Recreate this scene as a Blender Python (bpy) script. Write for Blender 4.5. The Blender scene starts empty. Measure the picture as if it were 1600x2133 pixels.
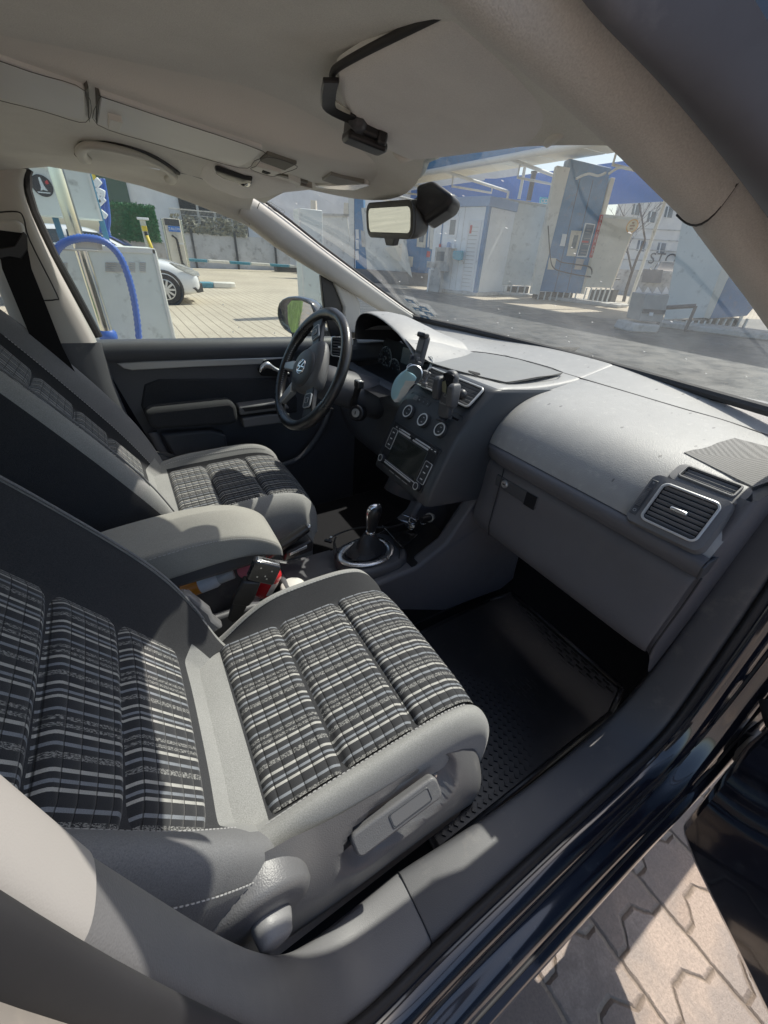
import bpy, bmesh, math, random
from mathutils import Vector, Matrix
random.seed(7)
scene = bpy.context.scene
COL = scene.collection
R = math.radians
PI = math.pi
# ---------------------------------------------------------------- camera frame
# car frame: x forward, y to the car's left, z up, metres; lens and heading of the camera
CAM = Vector((0.0, -0.83, 1.32))
FPX, PITCH, ROLL, YAW = 815.0, R(33.6), R(-3.5), R(57.2)
_hd = Vector((math.cos(YAW), math.sin(YAW), 0))
_fw = Vector((_hd.x*math.cos(PITCH), _hd.y*math.cos(PITCH), -math.sin(PITCH)))
_rt = Vector((math.sin(YAW), -math.cos(YAW), 0))
_up = _rt.cross(_fw)
RT = _rt*math.cos(ROLL) - _up*math.sin(ROLL)
UP = _up*math.cos(ROLL) + _rt*math.sin(ROLL)
FW = _fw
def at(px, py, x=None, y=None, z=None):
    """surveyed point: where the sight line through a photo pixel meets a real plane of the car or street"""
    d = FW + RT*((px-800)/FPX) + UP*((1066.5-py)/FPX)
    if x is not None: t = (x-CAM.x)/d.x
    elif y is not None: t = (y-CAM.y)/d.y
    else: t = (z-CAM.z)/d.z
    return CAM + d*t
V = Vector
# ---------------------------------------------------------------- mesh builder
class MB:
    def __init__(s): s.v=[]; s.f=[]; s.m=[]; s.uv={}
    def add(s, vs, fs, m=0):
        b=len(s.v); s.v += [V(p) for p in vs]
        for f in fs: s.f.append([b+i for i in f]); s.m.append(m)
        return b
    def box(s, c, size, m=0, rot=None):
        c=V(c); hx,hy,hz=[a/2 for a in size]
        vs=[V((i*hx,j*hy,k*hz)) for k in(-1,1) for j in(-1,1) for i in(-1,1)]
        if rot is not None: vs=[rot@p for p in vs]
        s.add([c+p for p in vs], [(0,2,3,1),(4,5,7,6),(0,1,5,4),(2,6,7,3),(0,4,6,2),(1,3,7,5)], m)
    def quad(s,a,b,c,d,m=0): s.add([a,b,c,d],[(0,1,2,3)],m)
    def prism(s, poly, vec, m=0, mside=None, open_=False):
        n=len(poly); vec=V(vec); vs=[V(p) for p in poly]+[V(p)+vec for p in poly]
        b=s.add(vs,[],m)
        if not open_:
            s.f.append([b+i for i in range(n)][::-1]); s.m.append(m)
            s.f.append([b+n+i for i in range(n)]); s.m.append(m)
        for i in range(n):
            j=(i+1)%n; s.f.append([b+i,b+j,b+n+j,b+n+i]); s.m.append(m if mside is None else mside)
    def loft(s, rings, m=0, closed=True, cap=True, mfun=None):
        n=len(rings[0]); b=s.add([p for r in rings for p in r],[],m)
        kk=n if closed else n-1
        for i in range(len(rings)-1):
            for j in range(kk):
                j2=(j+1)%n
                s.f.append([b+i*n+j,b+i*n+j2,b+(i+1)*n+j2,b+(i+1)*n+j]); s.m.append(m if mfun is None else mfun(i,j))
        if cap and closed:
            s.f.append([b+j for j in range(n)][::-1]); s.m.append(m if mfun is None else mfun(0,0))
            s.f.append([b+(len(rings)-1)*n+j for j in range(n)]); s.m.append(m if mfun is None else mfun(0,0))
        return b
    def grid(s, rows, m=0, mfun=None, uvfun=None):
        n=len(rows[0]); b=s.add([p for r in rows for p in r],[],m)
        for i in range(len(rows)-1):
            for j in range(n-1):
                f=[b+i*n+j,b+i*n+j+1,b+(i+1)*n+j+1,b+(i+1)*n+j]
                if uvfun: s.uv[len(s.f)]=[uvfun(i,j),uvfun(i,j+1),uvfun(i+1,j+1),uvfun(i+1,j)]
                s.f.append(f); s.m.append(m if mfun is None else mfun(i,j))
    def tube(s, path, r, n=10, m=0, cap=True, closed=False, flat=None):
        P=[V(p) for p in path]; rings=[]; up=None
        for i,p in enumerate(P):
            if closed: t=(P[(i+1)%len(P)]-P[i-1])
            else: t=(P[min(i+1,len(P)-1)]-P[max(i-1,0)])
            t=t.normalized()
            if up is None:
                up=V((0,0,1)) if abs(t.z)<.9 else V((1,0,0))
            a=t.cross(up)
            if a.length<1e-5: a=t.cross(V((0.3,1,0.2)))
            a.normalize(); bb=a.cross(t).normalized(); up=bb
            rr=r[i] if isinstance(r,(list,tuple)) else r
            fl=1 if flat is None else flat
            rings.append([p+a*(rr*math.cos(2*PI*k/n))+bb*(rr*fl*math.sin(2*PI*k/n)) for k in range(n)])
        if closed: rings.append(rings[0]); cap=False
        s.loft(rings,m,True,cap)
    def cyl(s,p0,p1,r0,r1=None,n=24,m=0,cap=True):
        s.tube([p0,p1],[r0,r0 if r1 is None else r1],n,m,cap)
    def lathe(s, prof, o, ax, n=32, m=0, mfun=None, cap=True):
        o=V(o); ax=V(ax).normalized(); u=ax.cross(V((0,0,1)))
        if u.length<1e-4: u=V((1,0,0))
        u.normalize(); w=ax.cross(u)
        rings=[[o+ax*h+(u*math.cos(2*PI*k/n)+w*math.sin(2*PI*k/n))*max(rr,1e-5) for k in range(n)] for rr,h in prof]
        s.loft(rings,m,True,cap,mfun)
    def ell(s,c,rad,m=0,n=16,k=10,rot=None):
        c=V(c); rings=[]
        for i in range(k+1):
            a=-PI/2+PI*i/k; ring=[]
            for j in range(n):
                b=2*PI*j/n; p=V((rad[0]*math.cos(a)*math.cos(b)+1e-6*math.cos(b),rad[1]*math.cos(a)*math.sin(b)+1e-6*math.sin(b),rad[2]*math.sin(a)))
                if rot is not None: p=rot@p
                ring.append(c+p)
            rings.append(ring)
        s.loft(rings,m,True,True)
    def text(s, txt, size, o, ux, uy, m=0, depth=0.0, align='CENTER'):
        cu=bpy.data.curves.new('lettering','FONT'); cu.body=txt; cu.size=size; cu.align_x=align; cu.align_y='CENTER'; cu.extrude=depth; cu.resolution_u=3
        ob=bpy.data.objects.new('lettering',cu); COL.objects.link(ob)
        bpy.context.view_layer.update()
        dg=bpy.context.evaluated_depsgraph_get(); me=bpy.data.meshes.new_from_object(ob.evaluated_get(dg))
        ux=V(ux).normalized(); uy=V(uy).normalized(); nz=ux.cross(uy); o=V(o)
        s.add([o+ux*v.co.x+uy*v.co.y+nz*v.co.z for v in me.vertices],[list(p.vertices) for p in me.polygons],m)
        bpy.data.objects.remove(ob); bpy.data.curves.remove(cu); bpy.data.meshes.remove(me)
    def xf(s, M4, b=0):
        for i in range(b,len(s.v)): s.v[i]=M4@s.v[i]
    def build(s, name, mats, parent=None, smooth=35, bevel=0, bseg=2, sub=0, solid=0, recalc=True, off=-1):
        me=bpy.data.meshes.new(name)
        me.from_pydata([tuple(p) for p in s.v],[],s.f)
        if not isinstance(mats,(list,tuple)): mats=[mats]
        for mm in mats: me.materials.append(mm)
        for p,mi in zip(me.polygons,s.m): p.material_index=mi
        if s.uv:
            ul=me.uv_layers.new(name='UVMap')
            for fi,uvs in s.uv.items():
                for li,u in zip(me.polygons[fi].loop_indices,uvs): ul.data[li].uv=u
        if recalc:
            bm=bmesh.new(); bm.from_mesh(me)
            bmesh.ops.remove_doubles(bm,verts=bm.verts,dist=1e-6)
            bmesh.ops.recalc_face_normals(bm,faces=bm.faces); bm.to_mesh(me); bm.free()
        me.update()
        if smooth:
            for p in me.polygons: p.use_smooth=True
            if smooth<170: me.set_sharp_from_angle(angle=R(smooth))
        o=bpy.data.objects.new(name,me); COL.objects.link(o)
        if parent is not None:
            o.parent=parent
            if parent.type=='EMPTY' and parent.parent is None and not parent.get('_local'): o.location=-parent.location
        if solid:
            md=o.modifiers.new('solid','SOLIDIFY'); md.thickness=solid; md.offset=off
        if bevel:
            md=o.modifiers.new('bevel','BEVEL'); md.width=bevel; md.segments=bseg; md.limit_method='ANGLE'; md.angle_limit=R(40)
        if sub:
            md=o.modifiers.new('sub','SUBSURF'); md.levels=sub; md.render_levels=sub
        return o
def thing(name,label,cat,loc=(0,0,0),group=None,local=False):
    o=bpy.data.objects.new(name,None); COL.objects.link(o); o.location=loc
    o['label']=label; o['category']=cat
    if group: o['group']=group
    if local: o['_local']=1
    o.empty_display_size=.1
    return o
def tag(o,label,cat,group=None):
    o['label']=label; o['category']=cat
    if group: o['group']=group
    return o
def lab(o,label): o['label']=label; return o
def struct(o): o['kind']='structure'; return o
def lerp(a,b,t): return a+(b-a)*t
def rotz(a): return Matrix.Rotation(a,3,'Z')
def frame(o,ux,uy):
    ux=V(ux).normalized(); uy=(V(uy)-ux*V(uy).dot(ux)).normalized(); uz=ux.cross(uy)
    M=Matrix(((ux.x,uy.x,uz.x,o[0]),(ux.y,uy.y,uz.y,o[1]),(ux.z,uy.z,uz.z,o[2]),(0,0,0,1)))
    return M
def rrect(w,h,r,n=5):
    """rounded rectangle outline in the xy plane"""
    pts=[]
    for cx,cy,a0 in((w/2-r,h/2-r,0),(-w/2+r,h/2-r,PI/2),(-w/2+r,-h/2+r,PI),(w/2-r,-h/2+r,3*PI/2)):
        for i in range(n+1):
            a=a0+PI/2*i/n; pts.append(V((cx+r*math.cos(a),cy+r*math.sin(a),0)))
    return pts
def ringframe(mb,w,h,r,t,d,m=0,z0=0):
    """rounded frame: outline w x h, bar width t, depth d, local xy plane, added around z0"""
    o=rrect(w,h,r); i=rrect(w-2*t,h-2*t,max(r-t,.0005))
    up=V((0,0,z0+d)); dn=V((0,0,z0))
    mb.loft([[p+dn for p in o],[p+up-V((0,0,d*.3)) for p in o],[lerp(p,q,.3)+up for p,q in zip(o,i)],[lerp(p,q,.8)+up for p,q in zip(o,i)],[p+dn for p in i]],m,True,False)
def catmull(pts,n=8):
    P=[V(p) for p in pts]; out=[]
    for i in range(len(P)-1):
        p0=P[max(i-1,0)];p1=P[i];p2=P[i+1];p3=P[min(i+2,len(P)-1)]
        for k in range(n):
            t=k/n; out.append(.5*((2*p1)+(p2-p0)*t+(2*p0-5*p1+4*p2-p3)*t*t+(3*p1-p0-3*p2+p3)*t**3))
    out.append(P[-1]); return out
# ---------------------------------------------------------------- materials
def _n(nt,t,**k):
    n=nt.nodes.new(t)
    for a,b in k.items():
        if a.startswith('i_'): n.inputs[a[2:].replace('_',' ')].default_value=b
        else: setattr(n,a,b)
    return n
def newmat(name):
    m=bpy.data.materials.new(name); m.use_nodes=True; nt=m.node_tree; b=nt.nodes['Principled BSDF']; return m,nt,b
def c4(c): return (c[0],c[1],c[2],1) if not isinstance(c,(int,float)) else (c,c,c,1)
def ramp(nt,stops,interp='LINEAR'):
    r=nt.nodes.new('ShaderNodeValToRGB'); r.color_ramp.interpolation=interp
    e=r.color_ramp.elements
    while len(e)<len(stops): e.new(0.5)
    for i,(p,c) in enumerate(stops): e[i].position=p; e[i].color=c4(c)
    return r
def mixc(nt,fac,a,b,mode='MIX'):
    n=nt.nodes.new('ShaderNodeMix'); n.data_type='RGBA'; n.blend_type=mode
    for s,vv in((0,fac),(6,a),(7,b)):
        if hasattr(vv,'links') or hasattr(vv,'is_output'): nt.links.new(vv,n.inputs[s])
        else: n.inputs[s].default_value=vv if s==0 else c4(vv)
    return n.outputs[2]
def mth(nt,op,a,b=None):
    n=nt.nodes.new('ShaderNodeMath'); n.operation=op
    for i,vv in enumerate((a,b)):
        if vv is None: continue
        if hasattr(vv,'is_output'): nt.links.new(vv,n.inputs[i])
        else: n.inputs[i].default_value=vv
    return n.outputs[0]
def noise(nt,scale,detail=4,rough=.55,vec=None,coord='Object'):
    if vec is None:
        tc=nt.nodes.new('ShaderNodeTexCoord'); vec=tc.outputs[coord]
    n=nt.nodes.new('ShaderNodeTexNoise'); n.inputs['Scale'].default_value=scale; n.inputs['Detail'].default_value=detail; n.inputs['Roughness'].default_value=rough
    nt.links.new(vec,n.inputs['Vector']); return n.outputs['Fac']
def M(name,col,rough=.6,metal=0,specks=None,grain=None,fine=None,var=.12,vscale=9,coat=0,spec=.5,dirt=None,sheen=0,rvar=.1):
    """grain=(scale,strength) leather-like cells; fine=(scale,strength) noise bump; dirt=(colour,amount,scale)"""
    m,nt,b=newmat(name); L=nt.links
    b.inputs['Metallic'].default_value=metal; b.inputs['Roughness'].default_value=rough
    b.inputs['Coat Weight'].default_value=coat; b.inputs['Coat Roughness'].default_value=.04
    b.inputs['Specular IOR Level'].default_value=spec
    if sheen: b.inputs['Sheen Weight'].default_value=sheen; b.inputs['Sheen Roughness'].default_value=.5
    c=V(col[:3]) if not isinstance(col,(int,float)) else V((col,)*3)
    nz=noise(nt,vscale,6)
    r=ramp(nt,[(.3,tuple(c*(1-var))),(.7,tuple(c*(1+var)))]); L.new(nz,r.inputs[0]); out=r.outputs[0]
    if dirt:
        dz=noise(nt,dirt[2],8,.65); dr=ramp(nt,[(.62-dirt[1]*.35,0),(.78-dirt[1]*.2,1)]); L.new(dz,dr.inputs[0])
        out=mixc(nt,mth(nt,'MULTIPLY',dr.outputs[0],.85),out,dirt[0])
    if specks:   # shadows of windscreen drops, and grit, painted as dark flecks: (scale, share of cells)
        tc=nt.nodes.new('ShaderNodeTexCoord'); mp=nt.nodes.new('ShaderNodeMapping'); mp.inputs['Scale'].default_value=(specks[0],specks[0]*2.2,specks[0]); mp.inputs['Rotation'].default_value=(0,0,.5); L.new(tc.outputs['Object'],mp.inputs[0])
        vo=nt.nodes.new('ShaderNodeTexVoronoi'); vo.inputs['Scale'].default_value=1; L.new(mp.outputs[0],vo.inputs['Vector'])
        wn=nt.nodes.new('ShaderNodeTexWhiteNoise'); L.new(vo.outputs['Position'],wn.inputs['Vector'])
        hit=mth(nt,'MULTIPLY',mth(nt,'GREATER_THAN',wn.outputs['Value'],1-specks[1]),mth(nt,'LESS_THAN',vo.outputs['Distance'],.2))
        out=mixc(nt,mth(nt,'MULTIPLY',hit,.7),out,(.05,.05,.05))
    L.new(out,b.inputs['Base Color'])
    if rvar:
        rz=noise(nt,vscale*2.3,5); L.new(mth(nt,'ADD',mth(nt,'MULTIPLY',rz,rvar*2),rough-rvar),b.inputs['Roughness'])
    h=None
    if grain:
        tc=nt.nodes.new('ShaderNodeTexCoord'); vo=nt.nodes.new('ShaderNodeTexVoronoi'); vo.feature='SMOOTH_F1'; vo.inputs['Scale'].default_value=grain[0]; L.new(tc.outputs['Object'],vo.inputs['Vector'])
        bp=nt.nodes.new('ShaderNodeBump'); bp.inputs['Strength'].default_value=grain[1]; bp.inputs['Distance'].default_value=.0012; L.new(vo.outputs['Distance'],bp.inputs['Height']); h=bp.outputs[0]
    if fine:
        bp=nt.nodes.new('ShaderNodeBump'); bp.inputs['Strength'].default_value=fine[1]; bp.inputs['Distance'].default_value=.001 if fine[0]>40 else .01; L.new(noise(nt,fine[0],4),bp.inputs['Height'])
        if h is not None: L.new(h,bp.inputs['Normal'])
        h=bp.outputs[0]
    if h is not None: L.new(h,b.inputs['Normal'])
    return m
def fabric(name,col,var=.15,rib=0,scale=700,rough=.9):
    sh=.25 if max(col)>.2 else .06
    m,nt,b=newmat(name); L=nt.links; c=V(col)
    f=noise(nt,scale,2,.6); g=noise(nt,14,6,.6)
    r=ramp(nt,[(.3,tuple(c*(1-var*1.6))),(.7,tuple(c*(1+var*1.6)))]); L.new(f,r.inputs[0])
    r2=ramp(nt,[(.3,.94),(.7,1.04)]); L.new(g,r2.inputs[0])
    L.new(mixc(nt,1.0,r.outputs[0],r2.outputs[0],'MULTIPLY'),b.inputs['Base Color'])
    b.inputs['Roughness'].default_value=rough; b.inputs['Specular IOR Level'].default_value=.2
    b.inputs['Sheen Weight'].default_value=sh; b.inputs['Sheen Roughness'].default_value=.4
    bp=nt.nodes.new('ShaderNodeBump'); bp.inputs['Strength'].default_value=.5; bp.inputs['Distance'].default_value=.0008; L.new(f,bp.inputs['Height']); h=bp.outputs[0]
    if rib:
        tc=nt.nodes.new('ShaderNodeTexCoord'); w=nt.nodes.new('ShaderNodeTexWave'); w.inputs['Scale'].default_value=rib; w.inputs['Distortion'].default_value=.6; w.bands_direction='Y'; L.new(tc.outputs['Object'],w.inputs['Vector'])
        b2=nt.nodes.new('ShaderNodeBump'); b2.inputs['Strength'].default_value=.13; b2.inputs['Distance'].default_value=.001; L.new(w.outputs['Fac'],b2.inputs['Height']); L.new(h,b2.inputs['Normal']); h=b2.outputs[0]
    L.new(h,b.inputs['Normal'])
    return m
def plaid(name):
    m,nt,b=newmat(name); L=nt.links
    tc=nt.nodes.new('ShaderNodeTexCoord'); sp=nt.nodes.new('ShaderNodeSeparateXYZ'); L.new(tc.outputs['UV'],sp.inputs[0])
    u=mth(nt,'FRACT',mth(nt,'DIVIDE',sp.outputs[0],.101)); v=sp.outputs[1]
    D=(.026,.027,.030); W=(.40,.395,.37); B=(.19,.208,.235)
    r=ramp(nt,[(0,D),(.175,W),(.212,D),(.295,B),(.335,D),(.560,W),(.598,D),(.665,B),(.70,D),(.745,W),(.778,D),(.9,B),(.937,D)],'CONSTANT'); L.new(u,r.inputs[0])
    # chenille stripes: broken flecks
    s=ramp(nt,[(0,1),(.045,0),(.085,1),(.13,0),(.4,1),(.465,0)],'CONSTANT'); L.new(u,s.inputs[0])
    mp=nt.nodes.new('ShaderNodeMapping'); mp.inputs['Scale'].default_value=(900,260,1); L.new(tc.outputs['UV'],mp.inputs[0])
    fl=ramp(nt,[(.46,0),(.56,1)]); L.new(noise(nt,1,2,.6,mp.outputs[0]),fl.inputs[0])
    col=mixc(nt,mth(nt,'MULTIPLY',s.outputs[0],fl.outputs[0]),r.outputs[0],(.26,.26,.25))
    # quilting stitch lines across, each with a thin highlight painted alongside
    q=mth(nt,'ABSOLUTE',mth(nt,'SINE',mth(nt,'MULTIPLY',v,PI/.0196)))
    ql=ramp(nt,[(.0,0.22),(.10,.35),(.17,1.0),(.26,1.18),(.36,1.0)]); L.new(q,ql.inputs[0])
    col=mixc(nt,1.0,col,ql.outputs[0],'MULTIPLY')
    mp2=nt.nodes.new('ShaderNodeMapping'); mp2.inputs['Scale'].default_value=(2600,900,1); L.new(tc.outputs['UV'],mp2.inputs[0])
    wv=noise(nt,1,1,.5,mp2.outputs[0]); wr=ramp(nt,[(.3,.72),(.7,1.22)]); L.new(wv,wr.inputs[0])
    col=mixc(nt,1.0,col,wr.outputs[0],'MULTIPLY')
    L.new(col,b.inputs['Base Color']); b.inputs['Roughness'].default_value=.88; b.inputs['Specular IOR Level'].default_value=.2
    b.inputs['Sheen Weight'].default_value=.15
    hb=nt.nodes.new('ShaderNodeBump'); hb.inputs['Strength'].default_value=.9; hb.inputs['Distance'].default_value=.0035
    L.new(mth(nt,'POWER',q,.45),hb.inputs['Height'])
    h2=nt.nodes.new('ShaderNodeBump'); h2.inputs['Strength'].default_value=.35; h2.inputs['Distance'].default_value=.0008; L.new(wv,h2.inputs['Height']); L.new(hb.outputs[0],h2.inputs['Normal'])
    L.new(h2.outputs[0],b.inputs['Normal'])
    return m
def glassmat(name,haze=.06,tint=(.93,.97,.95),gloss=.06,drops=0.0,hazecol=(.8,.82,.8)):
    m,nt,b=newmat(name); L=nt.links; nt.nodes.remove(b); out=nt.nodes['Material Output']
    tr=_n(nt,'ShaderNodeBsdfTransparent'); tr.inputs[0].default_value=c4(tint)
    gl=_n(nt,'ShaderNodeBsdfGlossy'); gl.inputs['Roughness'].default_value=.02
    lw=_n(nt,'ShaderNodeLayerWeight'); lw.inputs[0].default_value=.22
    mx=_n(nt,'ShaderNodeMixShader'); L.new(mth(nt,'ADD',mth(nt,'MULTIPLY',lw.outputs['Fresnel'],.10),gloss*.2),mx.inputs[0]); L.new(tr.outputs[0],mx.inputs[1]); L.new(gl.outputs[0],mx.inputs[2])
    df=_n(nt,'ShaderNodeBsdfDiffuse'); df.inputs[0].default_value=c4(hazecol)
    tl=_n(nt,'ShaderNodeBsdfTranslucent'); tl.inputs[0].default_value=c4(hazecol)
    ms=_n(nt,'ShaderNodeMixShader'); ms.inputs[0].default_value=.5; L.new(df.outputs[0],ms.inputs[1]); L.new(tl.outputs[0],ms.inputs[2])
    nz=noise(nt,5,8,.65); rr=ramp(nt,[(.3,haze*.3),(.5,haze),(.75,haze*2.0)]); L.new(nz,rr.inputs[0]); fac=rr.outputs[0]
    if drops:
        tc=_n(nt,'ShaderNodeTexCoord'); vo=_n(nt,'ShaderNodeTexVoronoi'); vo.inputs['Scale'].default_value=42; L.new(tc.outputs['Object'],vo.inputs['Vector'])
        wn=_n(nt,'ShaderNodeTexWhiteNoise'); L.new(vo.outputs['Position'],wn.inputs['Vector'])
        th=mth(nt,'MULTIPLY',mth(nt,'GREATER_THAN',wn.outputs['Value'],1-drops),.12)
        dd=mth(nt,'LESS_THAN',vo.outputs['Distance'],mth(nt,'MULTIPLY',th,wn.outputs['Value']))
        fac=mth(nt,'MAXIMUM',fac,mth(nt,'MULTIPLY',dd,.6))
    mf=_n(nt,'ShaderNodeMixShader'); L.new(fac,mf.inputs[0]); L.new(mx.outputs[0],mf.inputs[1]); L.new(ms.outputs[0],mf.inputs[2])
    L.new(mf.outputs[0],out.inputs[0])
    return m
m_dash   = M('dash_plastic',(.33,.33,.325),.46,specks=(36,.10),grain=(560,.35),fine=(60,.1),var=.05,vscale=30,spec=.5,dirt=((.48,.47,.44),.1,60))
m_dashlow= M('lower_dash_plastic',(.105,.104,.115),.5,grain=(620,.25),var=.05,vscale=14)
m_dark   = M('dark_plastic',(.055,.058,.066),.5,grain=(600,.25),var=.06)
m_black  = M('black_plastic',(.012,.012,.014),.4,var=.1)
m_piano  = M('gloss_black',(.01,.01,.012),.12,coat=.6,var=.1,rvar=.03)
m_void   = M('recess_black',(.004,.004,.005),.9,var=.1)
m_console= M('console_plastic',(.075,.076,.083),.48,grain=(900,.2),var=.10,vscale=5,rvar=.16,dirt=((.15,.145,.14),.12,16))
m_mid    = M('grey_plastic',(.145,.145,.15),.5,grain=(800,.2),var=.05)
m_seatpl = M('seat_side_plastic',(.125,.125,.13),.42,grain=(620,.25),var=.06,vscale=6,spec=.6,rvar=.14,dirt=((.24,.235,.225),.10,18))
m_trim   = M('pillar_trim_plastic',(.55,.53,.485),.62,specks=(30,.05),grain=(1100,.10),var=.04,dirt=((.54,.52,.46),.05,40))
m_cloth  = fabric('headliner_cloth',(.76,.765,.715),.06,rib=0,scale=900)
m_visor  = fabric('visor_cloth',(.84,.84,.82),.04,scale=900)
m_lid    = M('lid_plastic_pale',(.74,.75,.73),.5,grain=(700,.15),var=.02)
m_clothp = fabric('pillar_cloth',(.66,.65,.62),.07,rib=260,scale=900)
m_ohead  = M('overhead_plastic',(.78,.775,.72),.55,grain=(700,.2),var=.03)
m_seal   = M('rubber_seal',(.02,.02,.022),.7,var=.2)
m_sealg  = M('dusty_seal',(.13,.135,.16),.7,var=.25,vscale=9,dirt=((.26,.26,.28),.35,14))
m_paint  = M('dark_blue_paint',(.008,.010,.018),.12,coat=1.0,var=.15,rvar=.04,spec=.6,dirt=((.06,.065,.075),.1,35))
m_paintd = M('dirty_paint',(.27,.245,.22),.5,var=.2,vscale=9,dirt=((.40,.35,.29),.4,9),coat=.1)
m_chrome = M('chrome',(.75,.75,.76),.12,1,var=.05,rvar=.05)
m_satin  = M('satin_silver',(.78,.79,.80),.28,1,var=.04)
m_ring   = M('silver_ring',(.62,.63,.63),.35,.25,var=.03)
m_silverp= M('silver_plastic',(.42,.43,.43),.38,.6,var=.05)
m_grey_f = fabric('grey_seat_fabric',(.275,.277,.268),.14)
m_char_f = fabric('charcoal_seat_fabric',(.032,.033,.036),.16)
m_mid_f  = fabric('mid_grey_seat_fabric',(.17,.172,.178),.12)
m_plaid  = plaid('plaid_seat_fabric')
m_thread = M('grey_thread',(.42,.42,.42),.8)
m_leather= M('black_leather',(.014,.014,.015),.3,grain=(500,.2),var=.15,spec=.55)
m_leatherm=M('boot_leather',(.02,.02,.022),.5,grain=(420,.6),fine=(30,.4),var=.15)
m_carpet = fabric('floor_carpet',(.005,.0055,.007),.3,scale=400)
m_rubber = M('mat_rubber',(.02,.02,.023),.38,var=.2,spec=.7,dirt=((.04,.037,.034),.2,30))
m_web    = fabric('belt_webbing',(.012,.012,.013),.2,scale=1200)
m_screen = M('display_glass',(.022,.025,.022),.14,var=.05,coat=.5,rvar=.02)
m_lcd    = M('grey_lcd',(.10,.12,.13),.25,var=.1)
m_white  = M('white_print',(.75,.76,.76),.5,var=.02)
m_printg = M('grey_print',(.35,.36,.37),.5,var=.02)
m_mirror = M('mirror_glass',(.72,.75,.74),.015,1,var=.01,rvar=0)
m_glass_w= glassmat('windscreen_glass',.045,(.95,.985,.97),.06,.075,(.92,.94,.92))
m_glass_s= glassmat('side_glass',.03,(.93,.97,.95),.05,.05)
m_lens   = M('lamp_lens',(.8,.8,.76),.2,var=.02,coat=.4)
m_mask   = fabric('blue_mask_cloth',(.42,.72,.82),.05,rib=0,scale=1500)
m_maskw  = fabric('white_mask_cloth',(.72,.75,.74),.04,scale=1500)
m_knob   = M('knob_plastic',(.21,.21,.215),.42,grain=(700,.15),var=.03)
m_orange = M('orange_label',(.80,.26,.03),.4,var=.05)
m_clear  = M('clear_plastic',(.55,.57,.58),.15,var=.1,coat=.6)
m_red    = M('red_plastic',(.55,.02,.025),.2,var=.1,coat=.6)
m_pink   = M('pink_plastic',(.55,.12,.16),.45,var=.08)
m_paper  = M('paper_label',(.72,.66,.62),.6,var=.06)
m_cable  = M('black_cable',(.015,.015,.016),.45)
m_cablew = M('white_cable',(.7,.7,.68),.45)
m_copper = M('copper_band',(.35,.10,.05),.5,var=.1)
# ---------------------------------------------------------------- the minivan: shell
van = thing('minivan','dark minivan seen through its open front passenger door, with grey dashboard and plaid seats','car',(0,0,0))
def part(mb,name,mats,parent=None,**k): return mb.build(name,mats,van if parent is None else parent,**k)
# headliner: one cloth sheet from tailgate to windscreen header
NX=[-1.7,-1.2,-.8,-.5,-.3,-.15,0,.1,.2,.28,.35,.41]
NY=[-.50,-.40,-.30,-.2,-.1,0,.1,.2,.3,.4,.5]
def sm(t): t=max(0,min(1,t)); return t*t*(3-2*t)
def zroof(x,y):
    z=1.476-.035*(abs(y)/.6)**3
    if x>.18: z-= .05*((x-.18)/.25)**1.6
    # hollow in front of the sun visor pivots
    return z
def xfront(y): return .41+.085*max(0,1-(abs(y)/.24)**2)
def headrow(x):
    r=[]
    for k in range(81):
        y=-.56+1.06*k/80; xx=x
        if x>.2: xx=.2+(x-.2)*(xfront(y)-.2)/.21
        r.append((xx,y,zroof(xx if x<.35 else xx,y)))
    return r
NX=[-1.7,-1.2,-.8,-.5,-.3,-.15]+[-.05+.46*i/70 for i in range(71)]
mb=MB(); mb.grid([headrow(x) for x in NX])
part(mb,'headliner',m_cloth,smooth=180)
# roof rail over driver window (cloth), continuing the headliner
lowpx=[(60,350),(100,347),(190,362),(300,389),(380,415),(450,442),(518,470)]
rows=[[(-1.7,.5,1.463),(-1.7,.57,1.455),(-1.7,.625,1.44),(-1.7,.655,1.415),(-1.7,.70,1.41)]]
for px in [(-200,365)]+lowpx:
    L=at(*px,y=.655); zt=zroof(L.x,.5) if L.x<.38 else L.z+.075
    rows.append([(L.x,.5,zt),(L.x,.575,lerp(zt,L.z,.2)),(L.x,.63,lerp(zt,L.z,.55)),L,(L.x,.70,L.z+.004)])
mb=MB(); mb.grid(rows); part(mb,'roof_rail_trim',m_cloth,smooth=180)
# passenger-side roof rail and A pillar in pale cloth, close to the camera
inn=[((620,-330),-.545),((760,-150),-.55),((900,0),-.56),((1020,95),-.565),((1150,200),-.575),((1262,300),-.588),((1340,378),-.60),((1412,447),-.61),((1475,525),-.625),((1600,680),-.65)]
out=[((1010,-290),-.60),((1090,-140),-.612),((1190,0),-.622),((1265,68),-.628),((1337,137),-.634),((1410,215),-.643),((1475,294),-.65),((1538,380),-.66),((1575,430),-.664),((1690,590),-.69)]
seal_o=[((1180,-330),-.63),((1290,-150),-.648),((1402,0),-.66),((1450,70),-.668),((1500,140),-.676),((1550,215),-.686),((1600,285),-.695),((1660,370),-.705),((1700,430),-.71),((1800,580),-.73)]
I=[at(*p,y=y) for p,y in inn]; O=[at(*p,y=y) for p,y in out]; S=[at(*p,y=y) for p,y in seal_o]
def bulge(a,b,t,h):
    p=lerp(a,b,t); return p+V((-.10,-.35,-.9)).normalized()*(h*math.sin(PI*t))
def railrows(i0,i1):
    rr=[]
    for i in range(i0,i1):
        a=I[i]; b=O[i]
        rr.append([a+V((.02,.03,.03))]+[bulge(a,b,t,.016) for t in (0,.12,.3,.5,.7,.88,1)]+[b+V((0,-.006,.012))])
    return rr
mb=MB(); mb.grid(railrows(0,8)); part(mb,'roof_rail_trim',m_clothp,smooth=180,sub=1)
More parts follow.
